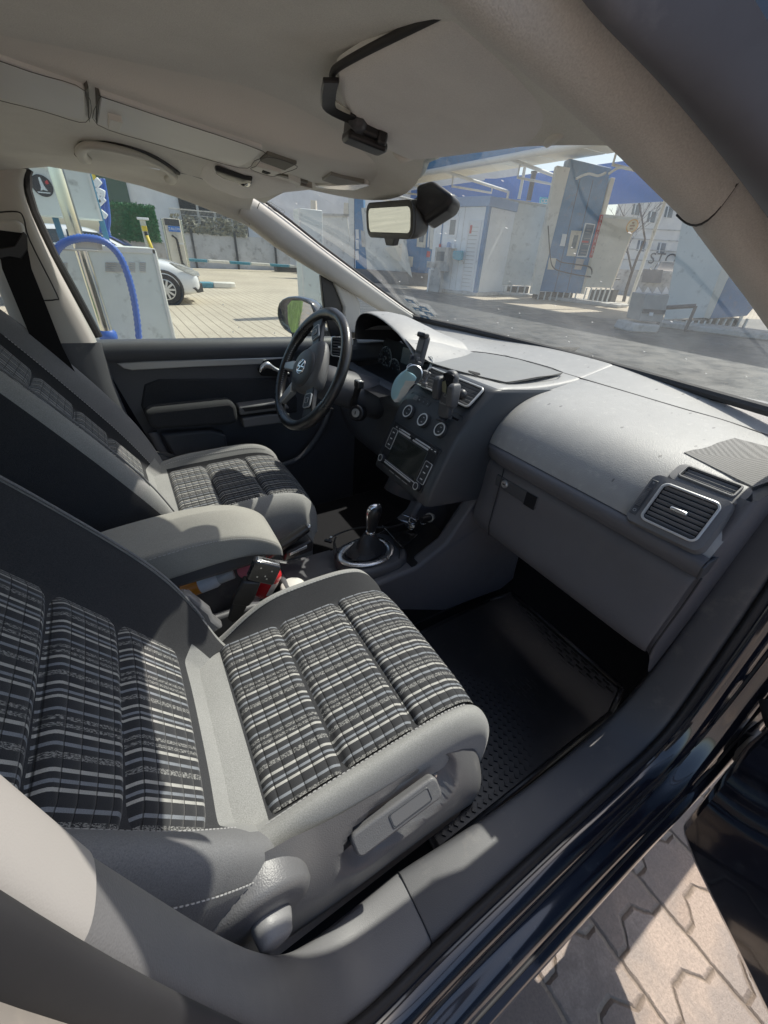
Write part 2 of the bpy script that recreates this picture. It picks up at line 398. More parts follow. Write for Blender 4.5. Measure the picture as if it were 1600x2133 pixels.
nx=I[9]+(I[9]-I[7])*1.2; I.append(V((1.04,-.672,1.10))); O.append(V((1.0,-.715,1.10))); S.append(V((.99,-.745,1.10)))
mb=MB(); rr=railrows(7,11)
rr[0]=[p+V((.004,.002,.003)) for p in rr[0]]; mb.grid(rr); part(mb,'pillar_trim',m_clothp,smooth=180,sub=1)
# gap shadow ring where the two cloth pieces meet
mb=MB(); mb.tube([p+V((.001,.001,.0)) for p in [bulge(I[7],O[7],t,.0152) for t in (0,.1,.2,.3,.4,.5,.6,.7,.8,.9,1)]],.0011,6); part(mb,'trim_joint',m_seal)
# dusty door seal along the opening, roof edge paint beyond it
mb=MB(); rr=[]
for i in range(11):
    a=O[i]; b=S[i]
    rr.append([a+V((0,0,.016)),bulge(a,b,.08,.004),bulge(a,b,.3,.011),bulge(a,b,.55,.013),bulge(a,b,.8,.011),b,b+V((0,-.004,.02))])
mb.grid(rr); part(mb,'door_seal',m_sealg,smooth=180,sub=1)
mb=MB(); rr=[]
for i in range(11):
    b=S[i]+V((0,-.002,.012)); rr.append([b,b+V((.02,-.004,.035)),b+V((.03,-.008,.045)),b+V((.035,-.012,.03)),b+V((.035,-.013,.05)),b+V((.0,.05,.11)),b+V((-.02,.15,.13))])
mb.grid(rr); part(mb,'roof_side_rail',m_paint,smooth=50,sub=1)
# the same rail carried back over the rear door
def ext(r): return [[V((-1.88,p[1],p[2])) for p in r],r]
mb=MB(); mb.grid(ext(railrows(0,1)[0])); part(mb,'roof_rail_trim',m_clothp,smooth=180)
a=O[0]; b=S[0]; mb=MB(); mb.grid(ext([a+V((0,0,.016)),bulge(a,b,.3,.011),bulge(a,b,.8,.011),b,b+V((0,-.004,.02))])); part(mb,'door_seal',m_sealg,smooth=180)
b=S[0]+V((0,-.002,.012)); mb=MB(); mb.grid(ext([b,b+V((.02,-.004,.035)),b+V((.03,-.008,.045)),b+V((.035,-.012,.03)),b+V((.035,-.013,.05)),b+V((.0,.05,.11)),b+V((-.02,.15,.13))])); part(mb,'roof_side_rail',m_paint,smooth=50)
mb=MB(); mb.grid([[(x,-.54,1.462),(x,-.56,1.455)] for x in(-1.88,.1)]); part(mb,'lining_edge',m_cloth,smooth=0)
# roof skin
mb=MB(); mb.grid([[(x,y,1.60-.06*(abs(y)/.6)**2.5-(.0 if x<.2 else .55*(x-.2)**1.6)) for y in (-.62,-.5,-.3,0,.3,.5,.66,.70)] for x in (-1.9,-1,-.3,.2,.33,.42)])
part(mb,'roof',m_paint,smooth=180)
# windscreen
base=[(1.05,.685,1.105),(1.19,.46,1.085),(1.255,.2,1.074),(1.27,0,1.072),(1.255,-.2,1.072),(1.19,-.46,1.08),(1.05,-.685,1.105)]
head=[(.43,.625,1.435),(.44,.45,1.445),(.47,.2,1.453),(.50,0,1.456),(.47,-.2,1.453),(.42,-.45,1.44),(.38,-.60,1.42)]
mb=MB(); rows=[]
for k in range(9):
    t=k/8; rows.append([lerp(V(b),V(h),t)+V((0.03,0,.02))*math.sin(PI*t) for b,h in zip(base,head)])
WS=rows
mb.grid(rows); windscreen=part(mb,'windscreen',m_glass_w,smooth=180)
# ceramic shade band of fine vertical lines round the sensor
m_shade,nt,b=newmat('shade_band'); nt.nodes.remove(b); L=nt.links
tc=_n(nt,'ShaderNodeTexCoord'); sp=_n(nt,'ShaderNodeSeparateXYZ'); L.new(tc.outputs['Object'],sp.inputs[0])
zz_=ramp(nt,[(.0,0),(1,1)]); L.new(mth(nt,'MULTIPLY',mth(nt,'SUBTRACT',sp.outputs[2],1.375),16),zz_.inputs[0])
st=mth(nt,'GREATER_THAN',mth(nt,'SINE',mth(nt,'MULTIPLY',sp.outputs[1],1500)),-.25)
yy=ramp(nt,[(.12,0),(.3,.9),(.42,1),(.62,.55),(.95,0)]); L.new(mth(nt,'ADD',mth(nt,'MULTIPLY',sp.outputs[1],-1.6),.44),yy.inputs[0])
tr=_n(nt,'ShaderNodeBsdfTransparent'); df=_n(nt,'ShaderNodeBsdfDiffuse'); df.inputs[0].default_value=(.06,.065,.075,1); mx=_n(nt,'ShaderNodeMixShader')
L.new(mth(nt,'MULTIPLY',zz_.outputs[0],mth(nt,'MULTIPLY',mth(nt,'ADD',mth(nt,'MULTIPLY',st,.6),.25),yy.outputs[0])),mx.inputs[0]); L.new(tr.outputs[0],mx.inputs[1]); L.new(df.outputs[0],mx.inputs[2]); L.new(mx.outputs[0],nt.nodes['Material Output'].inputs[0])
def wsp(u,t,off=0.004):
    """point on the windscreen: u 0..1 from driver to passenger side, t 0..1 base to header, off inside"""
    a=u*6; i=min(int(a),5); f=a-i; b=lerp(V(base[i]),V(base[i+1]),f); h=lerp(V(head[i]),V(head[i+1]),f)
    return lerp(b,h,t)+V((.03,0,.02))*math.sin(PI*t)+V((-.45,0,-.9))*off
mb=MB(); mb.grid([[wsp(.40+.32*i/12,.76+.235*j/5) for i in range(13)] for j in range(6)]); part(mb,'shade_band',m_shade,windscreen,smooth=180)
# toll stickers low on the driver's side
m_stick=M('sticker_blue',(.12,.24,.42),.5,var=.25,vscale=60)
for k,(px,py) in enumerate([(857,628),(871,646),(886,641),(884,658),(898,653)]):
    d=(at(px,py,x=1.0)-CAM).normalized()
    # put the sticker on the inside of the glass
    best=min(((wsp(u/80,t/40),u,t) for u in range(4,40) for t in range(0,14)),key=lambda q:((q[0]-CAM).normalized()-d).length)
    u,t=best[1]/80,best[2]/40
    p=[wsp(u-.016,t-.022,.006),wsp(u+.016,t-.022,.006),wsp(u+.016,t+.022,.006),wsp(u-.016,t+.022,.006)]
    c=sum(p,V())/4
    q=[lerp(c,a,.72)+V((-.0005,0,-.001)) for a in p]
    mb=MB(); mb.quad(*p,m=0); mb.quad(*q,m=1); mb.quad(*[lerp(c,a,.3)+V((-.001,0,-.002)) for a in p],m=0)
    part(mb,'toll_sticker',[m_white,m_stick],windscreen,smooth=0,recalc=False)
mb=MB(); mb.tube([V(p)+V((-.006,0,-.009)) for p in catmull(base,6)],.012,8); part(mb,'windscreen_gasket',m_seal)
# bonnet and cowl outside
mb=MB(); mb.grid([[(x,y,z-.09*(abs(y)/.8)**3) for y in (-.82,-.5,0,.5,.82)] for x,z in ((1.30,1.03),(1.36,1.0),(1.7,.95),(2.1,.86),(2.35,.76),(2.45,.6),(2.47,.3))]); part(mb,'bonnet',m_paint,smooth=180)
for s in (-1,1):
    mb=MB(); mb.grid([[(x,s*y,z) for y,z in ((.80,.97-.06*(x-.9)),(.885,.86-.05*(x-.9)),(.90,.6),(.885,.3))] for x in (.92,1.3,1.8,2.3,2.46)]); part(mb,'front_wing',m_paint,smooth=180)
# driver-side A pillar trim
top=[(520,404),(545,421),(600,462),(660,510),(720,555),(790,607),(835,640),(872,665)]
low=[(492,455),(520,471),(575,517),(640,556),(700,592),(750,621),(800,655),(858,675)]
mb=MB(); rr=[]
for i,(a,b) in enumerate(zip(top,low)):
    A=at(*a,y=.635+.036*i/7); B=at(*b,y=.66+.03*i/7)
    m1=at(lerp(a[0],b[0],.12),lerp(a[1],b[1],.12),y=.622+.036*i/7); m2=at(lerp(a[0],b[0],.5),lerp(a[1],b[1],.5),y=.618+.045*i/6); m3=at(lerp(a[0],b[0],.85),lerp(a[1],b[1],.85),y=.632+.036*i/7)
    rr.append([A+V((.01,.03,.01)),A,m1,m2,m3,B,B+V((0,.035,.004))])
mb.grid(rr); apil=part(mb,'pillar_trim',m_trim,smooth=180,sub=1)
mb=MB(); mb.tube([at(px+3,py-4,y=.637+.036*i/7) for i,(px,py) in enumerate(top)],.004,8); part(mb,'windscreen_seal',m_seal)
# moulded airbag tag on it
o=at(575,435,y=.615); ux=(at(588,443,y=.616)-at(563,428,y=.614)); uy=V((0,0,1))
Mx=frame(o,ux,uy)
mb=MB(); ringframe(mb,.050,.015,.003,.0012,.0012); mb.text('AIRBAG',.0115,(0,0,.0008),(1,0,0),(0,1,0)); mb.xf(Mx@Matrix.Translation((0,0,.003))); part(mb,'airbag_tag',M('tag_line',(.22,.21,.19),.6),apil,smooth=0,recalc=False)
mb=MB(); mb.tube([bulge(at(542,419,y=.62),at(518,470,y=.652),t,.004) for t in (.06,.25,.5,.75,.94)],.0013,6); part(mb,'trim_joint',m_mid)
# quarter light divider behind the driver's mirror
def flat(name,pxs,y,mat,th=.02,parent=None,bevel=.004,**k):
    mb=MB(); mb.prism([at(*p,y=y) for p in pxs],(0,th,0)); return part(mb,name,mat,parent,bevel=bevel,**k)
flat('mirror_sail',[(668,572),(700,592),(717,640),(722,700),(690,702),(676,650)],.70,m_black)
flat('quarter_trim',[(696,588),(742,614),(751,632),(752,660),(745,705),(716,706),(717,640)],.685,m_trim,.03,bevel=.008)
mb=MB(); mb.quad(at(742,600,y=.72),at(742,690,y=.72),at(880,690,y=.72),at(880,640,y=.72)); part(mb,'quarter_window',m_glass_s,smooth=0)
# driver's window glass
mb=MB(); mb.prism([at(p[0],p[1],y=.725) for p in [(30,330),(300,360),(470,440),(620,530),(700,580),(720,720),(180,725),(60,450)]],(0,.004,0)); part(mb,'side_window',m_glass_s,smooth=0)
# driver-side B pillar, belt and rear window
Rt=[(57,352),(48,372),(50,400),(62,440),(105,530),(150,612),(205,714)]
Lt=[(-70,340),(-68,372),(-64,400),(-58,440),(-20,560),(10,640),(45,716)]
mb=MB(); rr=[]
for a,b in zip(Lt,Rt):
    rr.append([at(*a,y=.70),at(a[0]+6,a[1],y=.685),at(lerp(a[0],b[0],.4),a[1]*.6+b[1]*.4,y=.66),at(lerp(a[0],b[0],.8),a[1]*.2+b[1]*.8,y=.662),at(b[0]-3,b[1],y=.672),at(b[0],b[1],y=.70)])
mb.grid(rr); bp=part(mb,'pillar_trim',m_trim,smooth=180,sub=1)
mb=MB(); sl=[(-10,443),(36,441),(50,456),(62,500),(118,612),(116,624),(85,626)]
mb.tube(catmull([at(*p,y=.655) for p in sl],4),.0018,6); part(mb,'adjuster_slot',m_seal,bp)
mb=MB(); rr=[]
for a,b in zip([(45,716),(70,800),(130,900),(200,1020)],[(205,714),(232,800),(275,900),(345,1020)]):
    rr.append([at(*a,y=.70),at(lerp(a[0],b[0],.2),lerp(a[1],b[1],.2),y=.672),at(lerp(a[0],b[0],.85),lerp(a[1],b[1],.85),y=.672),at(*b,y=.69),at(b[0]+6,b[1],y=.72)])
mb.grid(rr); part(mb,'lower_pillar_trim',m_console,smooth=180)
mb=MB(); mb.tube([at(x,y,y=.705) for x,y in [(58,350),(54,362),(56,395),(70,440),(112,530),(158,612),(206,702)]],.011,8); part(mb,'door_seal',m_seal)

mb=MB(); bl=[((-10,478),(52,486)),((5,560),(66,560)),((38,640),(98,640)),((72,722),(130,722)),((112,800),(172,805)),((150,870),(200,872))]
mb.grid([[at(*a,y=.60),at(*b,y=.60)] for a,b in bl]); belt=part(mb,'seat_belt',m_web,smooth=0,solid=.003)
mb=MB(); mb.prism([at(*p,y=.60) for p in [(-60,462),(32,458),(46,468),(48,490),(30,520),(-10,530),(-60,530)]],(0,.05,0)); part(mb,'belt_guide',m_trim,belt,bevel=.012,bseg=3)
mb=MB(); mb.prism([at(*p,y=.593) for p in [(48,482),(57,490),(58,520),(44,540),(20,535),(-20,545),(-20,520),(30,512)]],(0,.006,0)); part(mb,'belt_loop',m_black,belt,bevel=.002)
mb=MB(); mb.box(at(178,815,y=.60),(.012,.012,.03)); mb.box(at(172,828,y=.60),(.03,.01,.012)); part(mb,'belt_tongue',m_satin,belt,bevel=.002)
# driver's rear door below the belt line (dark)
mb=MB(); mb.grid([[(x,y,z) for y,z in ((.76,1.06),(.735,1.05),(.72,1.02),(.72,.3))] for x in (-1.7,-.9,-.23)]); part(mb,'rear_door_panel',m_dark,smooth=30)
mb=MB(); mb.quad((-1.5,.73,1.05),(-.24,.73,1.05),(-.13,.70,1.40),(-1.5,.70,1.40)); part(mb,'rear_side_window',m_glass_s,smooth=0)
mb=MB(); mb.grid([[(x,y,z) for y,z in ((-.72,1.06),(-.72,.3))] for x in (-1.7,-.35)]); part(mb,'side_panel',m_paint,smooth=30)
mb=MB(); mb.grid([[(x,y,z) for y,z in ((.9,.95),(.9,.2))] for x in (-1.9,1.0)]); part(mb,'side_panel',m_paint,smooth=30)
mb=MB(); mb.grid([[(x,.765,z) for z in (.15,.60,1.04)] for x in (.55,.9,1.35)]); part(mb,'kick_panel',m_void,smooth=30)
mb=MB(); mb.quad((-1.75,-.7,.3),(-1.75,.72,.3),(-1.85,.72,1.0),(-1.85,-.7,1.0)); part(mb,'tailgate',m_dark,smooth=0)
# ---------------------------------------------------------------- driver's door card
prof=[(.765,1.044),(.748,1.047),(.732,1.043),(.718,1.030),(.714,1.012),(.718,.992),(.726,.984),(.73,.975),(.732,.90),(.735,.72),(.742,.55),(.75,.42),(.76,.15)]
mb=MB(); rr=[]
for x in [-.10,-.09,.1,.3,.5,.62,.72,.82]:
    rr.append([(x+(max(0,1.045-z)*.22 if x<0 else 0),y+(0 if x<.5 else .012*(x-.5)),z-(x+.08)*.03) for y,z in prof])
mb.grid(rr); door=part(mb,'driver_door',m_dark,smooth=40)
mb=MB(); mb.prism([at(*p,y=.724) for p in [(243,757),(300,753),(596,744),(596,757),(400,765),(275,772),(258,768)]],(0,.02,0)); part(mb,'trim_strip',m_silverp,door,bevel=.003)
mb=MB(); mb.prism([at(*p,y=.720) for p in [(537,770),(550,751),(600,746),(606,786),(545,783)]],(0,.012,0)); part(mb,'handle_recess',m_void,door,bevel=.004)
mb=MB(); rr=[]
for (px,py),w in zip([(539,774),(548,762),(560,758),(570,768),(590,776),(604,778)],[.012,.014,.013,.009,.007,.006]):
    c=at(px,py,y=.705); rr.append([c+V((0,-.006,w)),c+V((0,-.010,0)),c+V((0,-.006,-w)),c+V((0,.006,-w)),c+V((0,.006,w))])
mb.loft(rr); part(mb,'door_handle',m_satin,door,smooth=180,sub=2)
# inset panel outline and armrest
mb=MB(); mb.prism([at(*p,y=.728) for p in [(300,800),(330,789),(600,786),(620,830),(620,860),(310,885),(293,845)]],(0,.02,0)); part(mb,'door_inset',m_char_f,door,bevel=.008)
mb=MB(); arm=[(302,862),(320,853),(480,836),(493,846),(498,880),(480,886),(330,896),(312,890)]
mb.prism([at(*p,y=.665) for p in arm],(0,.07,0)); part(mb,'door_armrest',m_char_f,door,bevel=.014,bseg=3)
mb=MB(); mb.prism([at(*p,y=.675) for p in [(498,848),(575,838),(600,845),(604,852),(500,866)]],(0,.06,0)); mb.prism([at(*p,y=.68) for p in [(505,872),(560,864),(604,862),(604,880),(508,892)]],(0,.05,0)); part(mb,'grab_tray',m_mid,door,bevel=.006)
mb=MB(); mb.prism([at(*p,y=.672) for p in [(505,850),(570,842),(594,847),(510,858)]],(0,.004,0)); part(mb,'switch_panel',m_black,door,bevel=.001)
mb=MB(); mb.prism([at(*p,y=.70) for p in [(335,905),(440,896),(470,905),(480,960),(400,985),(378,978)]],(0,.05,0)); part(mb,'door_pocket',m_dark,door,bevel=.01)
mb=MB(); mb.tube(catmull([at(*p,y=.69) for p in [(318,900),(345,955),(372,982),(400,990),(500,985),(580,972),(630,950),(668,900),(690,850)]],6),.010,8,flat=1.6); part(mb,'pocket_rim',m_console,door,smooth=180)
# wing mirror beyond the glass
mb=MB(); c=at(622,662,y=.99); rr=[]
nrm=V((-.82,-.55,.12)).normalized(); mx=frame(c,V((.55,-.82,0)),V((0,0,1)))
ol=[(-.115,.005),(-.10,.055),(-.05,.083),(.03,.086),(.085,.07),(.105,.03),(.105,-.03),(.085,-.07),(.02,-.085),(-.06,-.07),(-.10,-.04)]
ol=[V((x,y,0)) for x,y in ol]
def sc(k,z): return [V((p.x*k,p.y*k,z)) for p in ol]
mb.loft([sc(.80,.006),sc(.86,.012),sc(.95,.014),sc(1.0,.004),sc(1.0,-.03),sc(.9,-.075),sc(.6,-.11),sc(.2,-.12)],cap=True)
mb.xf(mx); wm=part(mb,'wing_mirror',m_paint,smooth=60,sub=1)
mb=MB(); gl_=[(-.045,.0),(-.043,.045),(-.02,.066),(.03,.070),(.075,.058),(.090,.028),(.090,-.028),(.075,-.060),(.02,-.072),(-.03,-.058),(-.043,-.03)]; mb.add([V((x,y,.0105)) for x,y in gl_],[tuple(range(11))]); mb.xf(frame(c+nrm*0,V((.56,-.82,0.0)),V((0,.06,1)))@Matrix.Translation((0,0,.006))); part(mb,'mirror_glass',m_mirror,wm,smooth=0)
mb=MB(); mb.tube([c+V((.07,-.02,-.05)),c+V((.14,-.16,-.07)),c+V((.16,-.25,-.07))],[.045,.035,.04],10,flat=.6); part(mb,'mirror_arm',m_black,wm,smooth=180)
# ---------------------------------------------------------------- floor, tunnel, firewall
mb=MB(); mb.grid([[(-1.75,y,.24) for y in (-.70,0,.74)],[(.95,y,.24) for y in (-.70,0,.74)],[(1.28,y,.48) for y in (-.70,0,.74)],[(1.30,y,1.02) for y in (-.70,0,.74)]]); part(mb,'cabin_floor',m_carpet,smooth=30)
mb=MB(); mb.prism([(-.6,-.14,.24),(-.6,-.12,.40),(-.6,.12,.40),(-.6,.14,.24)],(1.75,0,0)); part(mb,'tunnel',m_carpet,bevel=.03)
mb=MB(); mb.box((.3,-.6,.18),(3.6,.45,.1)); mb.box((.3,.6,.18),(3.6,.5,.1)); mb.box((-.3,0,.15),(3.0,.8,.06)); part(mb,'underbody',m_void,smooth=0)
# ---------------------------------------------------------------- door opening: B pillar, sill and A pillar in one sweep
path=[(-.135,1.60,-90,-.625,-.668),(-.118,1.45,-90,-.648,-.69),(-.098,1.30,-89,-.676,-.715),(-.085,1.18,-87,-.694,-.732),(-.078,1.07,-86,-.70,-.742),(-.064,.90,-85,-.703,-.752),(-.050,.74,-83,-.70,-.762),(-.032,.60,-78,-.695,-.77),(-.008,.505,-62,-.690,-.776),(.035,.458,-30,-.686,-.78),(.09,.442,-8,-.682,-.78),(.17,.44,0,-.680,-.776),(.40,.44,0,-.702,-.778),(.60,.44,0,-.704,-.780),(.69,.444,6,-.704,-.782),(.745,.462,28,-.704,-.783),(.782,.502,52,-.703,-.782),(.806,.56,68,-.702,-.778),(.826,.66,78,-.70,-.770),(.842,.78,82,-.698,-.762),(.856,.90,83,-.694,-.752),(.87,1.02,83,-.69,-.744),(.885,1.12,83,-.686,-.735)]
def sweep(prof,i0=0,i1=None,m=0,mf=None):
    """prof(yin,yout,i) gives (y, height above the path) across the opening"""
    rows=[]
    for i,(x,z,th,yi,yo) in list(enumerate(path))[i0:i1]:
        n=(-math.sin(R(th)),math.cos(R(th)))
        rows.append([(x+n[0]*h,y,z+n[1]*h) for y,h in prof(yi,yo,i)])
    return rows
trimp=lambda yi,yo,i:[(yi+.012,-.07),(yi+.004,-.02),(yi,-.004),(yi-.006,.002),(lerp(yi,yo,.5),.0035),(yo+.006,.002),(yo,-.004),(yo-.002,-.015)]
m_trimb=M('pillar_trim_near',(.40,.38,.36),.6,grain=(1200,.08),var=.05,vscale=5,rvar=.12,dirt=((.33,.31,.28),.12,14))
mb=MB(); mb.grid(sweep(trimp,0,5)); part(mb,'pillar_trim',m_trimb,smooth=180,sub=2)
mb=MB(); r_=sweep(trimp,4,12); r_[0]=[V(p)+V((-.0015,0,0)) for p in r_[0]]; mb.grid(r_); part(mb,'lower_pillar_trim',m_mid,smooth=180,sub=2)
mb=MB(); mb.grid(sweep(trimp,11,23)); part(mb,'sill_trim',m_console,smooth=180,sub=2)
mb=MB(); mb.tube([V(p)+V((.001,0,.0006)) for p in sweep(trimp,11,12)[0][1:7]],.0012,5); part(mb,'trim_joint',m_seal)
mb=MB(); mb.grid(sweep(lambda yi,yo,i:[(yo+.002,-.02),(yo-.002,.002),(yo-.007,.007),(yo-.012,.005),(yo-.016,-.006),(yo-.016,-.02)])); part(mb,'door_seal',m_seal,smooth=180,sub=2)
bw=[(-.014,-.012),(-.022,-.010),(-.036,-.012),(-.046,-.020),(-.050,-.030),(-.058,-.034),(-.076,-.036),(-.086,-.044),(-.090,-.056),(-.095,-.062),(-.104,-.064),(-.110,-.074),(-.112,-.12),(-.105,-.20)]
bwp=[(-.014,-.012),(-.022,-.009),(-.036,-.010),(-.050,-.014),(-.062,-.020),(-.072,-.032),(-.076,-.06)]
mb=MB(); mb.grid(sweep(lambda yi,yo,i:[(yo+a,b) for a,b in bwp],0,9)); part(mb,'pillar_body',m_paintd,smooth=180,sub=2)
mb=MB(); mb.grid(sweep(lambda yi,yo,i:[(yo+a,b) for a,b in((-.070,-.034),(-.10,-.04),(-.30,-.05))],0,9)); part(mb,'rear_door_edge',m_void,smooth=180)
mb=MB(); mb.grid(sweep(lambda yi,yo,i:[(yo+a,b) for a,b in bw],8,23)); part(mb,'door_sill',m_paint,smooth=180,sub=2)
# thin rubber lips along the painted sill
for a,b in ((-.052,-.0315),(-.092,-.058)):
    mb=MB(); mb.tube([p[0] for p in sweep(lambda yi,yo,i:[(yo+a,b+.001)],8,21)],.0028,6); part(mb,'sill_lip',m_seal,smooth=180)
# hinge face ahead of the opening and hinges
mb=MB(); mb.grid([[(.80,-.86,.30),(.83,-.885,.30),(1.0,-.90,.30)],[(.845,-.87,.46),(.875,-.89,.46),(1.0,-.90,.46)],[(.885,-.865,.7),(.905,-.885,.7),(1.0,-.905,.7)],[(.91,-.84,1.0),(.93,-.86,1.0),(1.05,-.88,1.0)]]); part(mb,'hinge_face',m_paint,smooth=180,sub=2)
for z in (.52,.84):
    mb=MB(); mb.box((.875,-.905,z),(.05,.05,.07)); mb.cyl((.872,-.935,z-.045),(.872,-.935,z+.045),.011); mb.cyl((.852,-.895,z),(.862,-.895,z),.009); part(mb,'hinge',m_paintd,bevel=.006)
mb=MB(); mb.tube(catmull([(.86,-.865,.66),(.83,-.90,.64),(.83,-.95,.63)],5),.018,10); part(mb,'cable_boot',m_seal,smooth=180)
# open passenger door
dr=Matrix.Translation((.868,-.935,0))@Matrix.Rotation(R(238),4,'Z')   # local x runs along the door from hinge to latch, local y to its inner side
mb=MB(); ol=[(.02,.30),(.08,.285),(.9,.27),(1.05,.34),(1.1,.6),(1.08,1.0),(.0,1.03),(-.01,.6)]
mb.prism([(x,-.10,z) for x,z in ol],(0,.085,0)); mb.xf(dr); pdoor=part(mb,'passenger_door',m_paint,bevel=.02,bseg=3)
mb=MB(); ol=[(.045,.47),(.055,.40),(.085,.355),(.13,.335),(.9,.31),(1.0,.4),(1.04,.7),(1.03,1.0),(.03,1.0),(.02,.7)]
mb.prism([(x,-.014,z) for x,z in ol],(0,.05,0)); mb.xf(dr); part(mb,'door_card',m_dark,pdoor,bevel=.018,bseg=3)
mb=MB(); mb.prism([(x,.03,z) for x,z in [(.02,.80),(.04,.56),(.10,.52),(.9,.50),(.95,.80)]],(0,.022,0)); mb.xf(dr); part(mb,'door_inset',m_char_f,pdoor,bevel=.012)
mb=MB(); mb.tube([dr@V(p) for p in [(0.0,-.05,1.03),(0.06,-.07,1.2),(.32,-.13,1.42),(.5,-.15,1.48),(.8,-.16,1.50),(1.0,-.15,1.45),(1.07,-.12,1.02)]],.028,8); part(mb,'window_frame',m_paint,pdoor,smooth=180)
# ---------------------------------------------------------------- overhead: console, visors, handles, mirror
up_=[((-260,20),-.12),((0,104),-.12),((150,160),-.12),((300,212),-.12),((430,258),-.12),((560,303),-.12),((660,330),-.12),((760,348),-.12),((880,340),-.11)]
lo_=[((-260,130),.115),((0,198),.115),((150,242),.115),((300,284),.115),((430,322),.115),((540,353),.113),((650,383),.105),((760,398),.06),((858,391),-.025)]
UPc=[at(*p,y=y) for p,y in up_]; LOc=[at(*p,y=y) for p,y in lo_]
for p in UPc: p.z=min(p.z,zroof(p.x if p.x<.35 else .35,p.y)-.003)
mb=MB(); rr=[]
for a,b in zip(UPc,LOc):
    zc=zroof(min(a.x,.36),a.y-.05)+.004; rr.append([V((a.x,a.y-.055,zc)),V((a.x,a.y-.022,lerp(a.z,zc,.75))),V((a.x,a.y-.006,lerp(a.z,zc,.2))),a,lerp(a,b,.15)+V((0,0,-.003)),lerp(a,b,.5)+V((0,0,-.006)),lerp(a,b,.85)+V((0,0,-.003)),b,b+V((0,.006,.004)),b+V((0,.016,.035))])
e=rr[-1]; rr.append([lerp(p,V((.53,-.07,1.46)),.5)+V((.012,0,0)) for p in e]); 
mb.grid(rr); ohc=part(mb,'overhead_console',m_ohead,smooth=180,sub=1)
def onoh(px,py,dz=-.0062):
    """point on the underside of the overhead console"""
    best=None
    for i in range(len(UPc)-1):
        for k in range(21):
            a=lerp(UPc[i],UPc[i+1],k/20); b=lerp(LOc[i],LOc[i+1],k/20)
            for q in range(25):
                t=q/24; p=lerp(a,b,t)+V((0,0,dz*math.sin(PI*min(max(t,0),1))**.5))
                d=p-CAM; w=d.dot(FW); e=((800+FPX*d.dot(RT)/w-px)**2+(1066.5-FPX*d.dot(UP)/w-py)**2)
                if best is None or e<best[0]: best=(e,p)
    return best[1]
m_gapgrey=M('gap_grey',(.10,.098,.09),.8)
def ohline(pxs,dz=-.0105,r=.00045):
    P=[onoh(x,y,-.0062)+V((0,0,-.0045)) for x,y in pxs]; mb=MB(); mb.tube(catmull(P+[P[0]],4),r,5); part(mb,'lid_gap',m_gapgrey,ohc,smooth=180)
def ohplate(name,pxs,mat,th=.004,dz=-.0062,bevel=.002,parent=None):
    P=[onoh(x,y,dz)+V((0,0,-th*.5)) for x,y in pxs]; mb=MB(); mb.prism(P,(0,0,th*1.5)); return part(mb,name,mat,ohc if parent is None else parent,bevel=bevel)
ohplate('storage_lid',[(203,189),(330,231),(545,306),(530,326),(498,343),(330,297),(201,251)],m_lid,.007)
ohline([(203,189),(330,231),(545,306),(530,326),(498,343),(330,297),(201,251)])
ohplate('storage_lid',[(-100,75),(60,133),(177,176),(180,246),(90,223),(-100,168)],m_lid,.007)
ohline([(-100,75),(60,133),(177,176),(180,246),(90,223),(-100,168)])
ohline([(530,338),(558,318),(620,337),(593,352),(585,354),(565,362),(523,346)])
ohplate('lid_latch',[(225,233),(250,242),(247,262),(224,256)],m_ohead,.014,bevel=.001)
ohplate('lid_gap',[(178,176),(181,246),(183,247),(180.5,176)],m_gapgrey,.008,bevel=0); ohplate('lid_gap',[(201,187),(198,252),(200,253),(203.5,189)],m_gapgrey,.0081,bevel=0)
ohplate('microphone_grille',[(558,318),(620,337),(593,352),(541,332)],M('grille_fabric',(.17,.165,.14),.7,fine=(700,.6)),.005)
ohplate('lamp_switch',[(530,338),(585,354),(565,362),(523,346)],m_ohead,.009)
ohplate('switch_notch',[(545,347),(562,352),(556,356),(546,352)],m_void,.011,bevel=.0005)
ohplate('lamp_recess',[(560,362),(600,366),(642,380),(640,389),(600,381)],M('recess_grey',(.16,.155,.13),.6),.003,bevel=.001)
ohplate('lamp_button',[(602,366),(627,375),(622,381),(600,372)],m_ohead,.012,bevel=.001); ohplate('lamp_button',[(618,378),(648,385),(640,391),(618,386)],m_trim,.012,bevel=.001)
ohplate('reading_lamp',[(655,388),(700,382),(765,378),(772,382),(740,393),(690,394)],m_lens,.006)
ohplate('lamp_recess',[(670,372),(690,361),(707,367),(762,379),(700,383)],M('recess_grey2',(.22,.215,.19),.5),.005,bevel=.001)
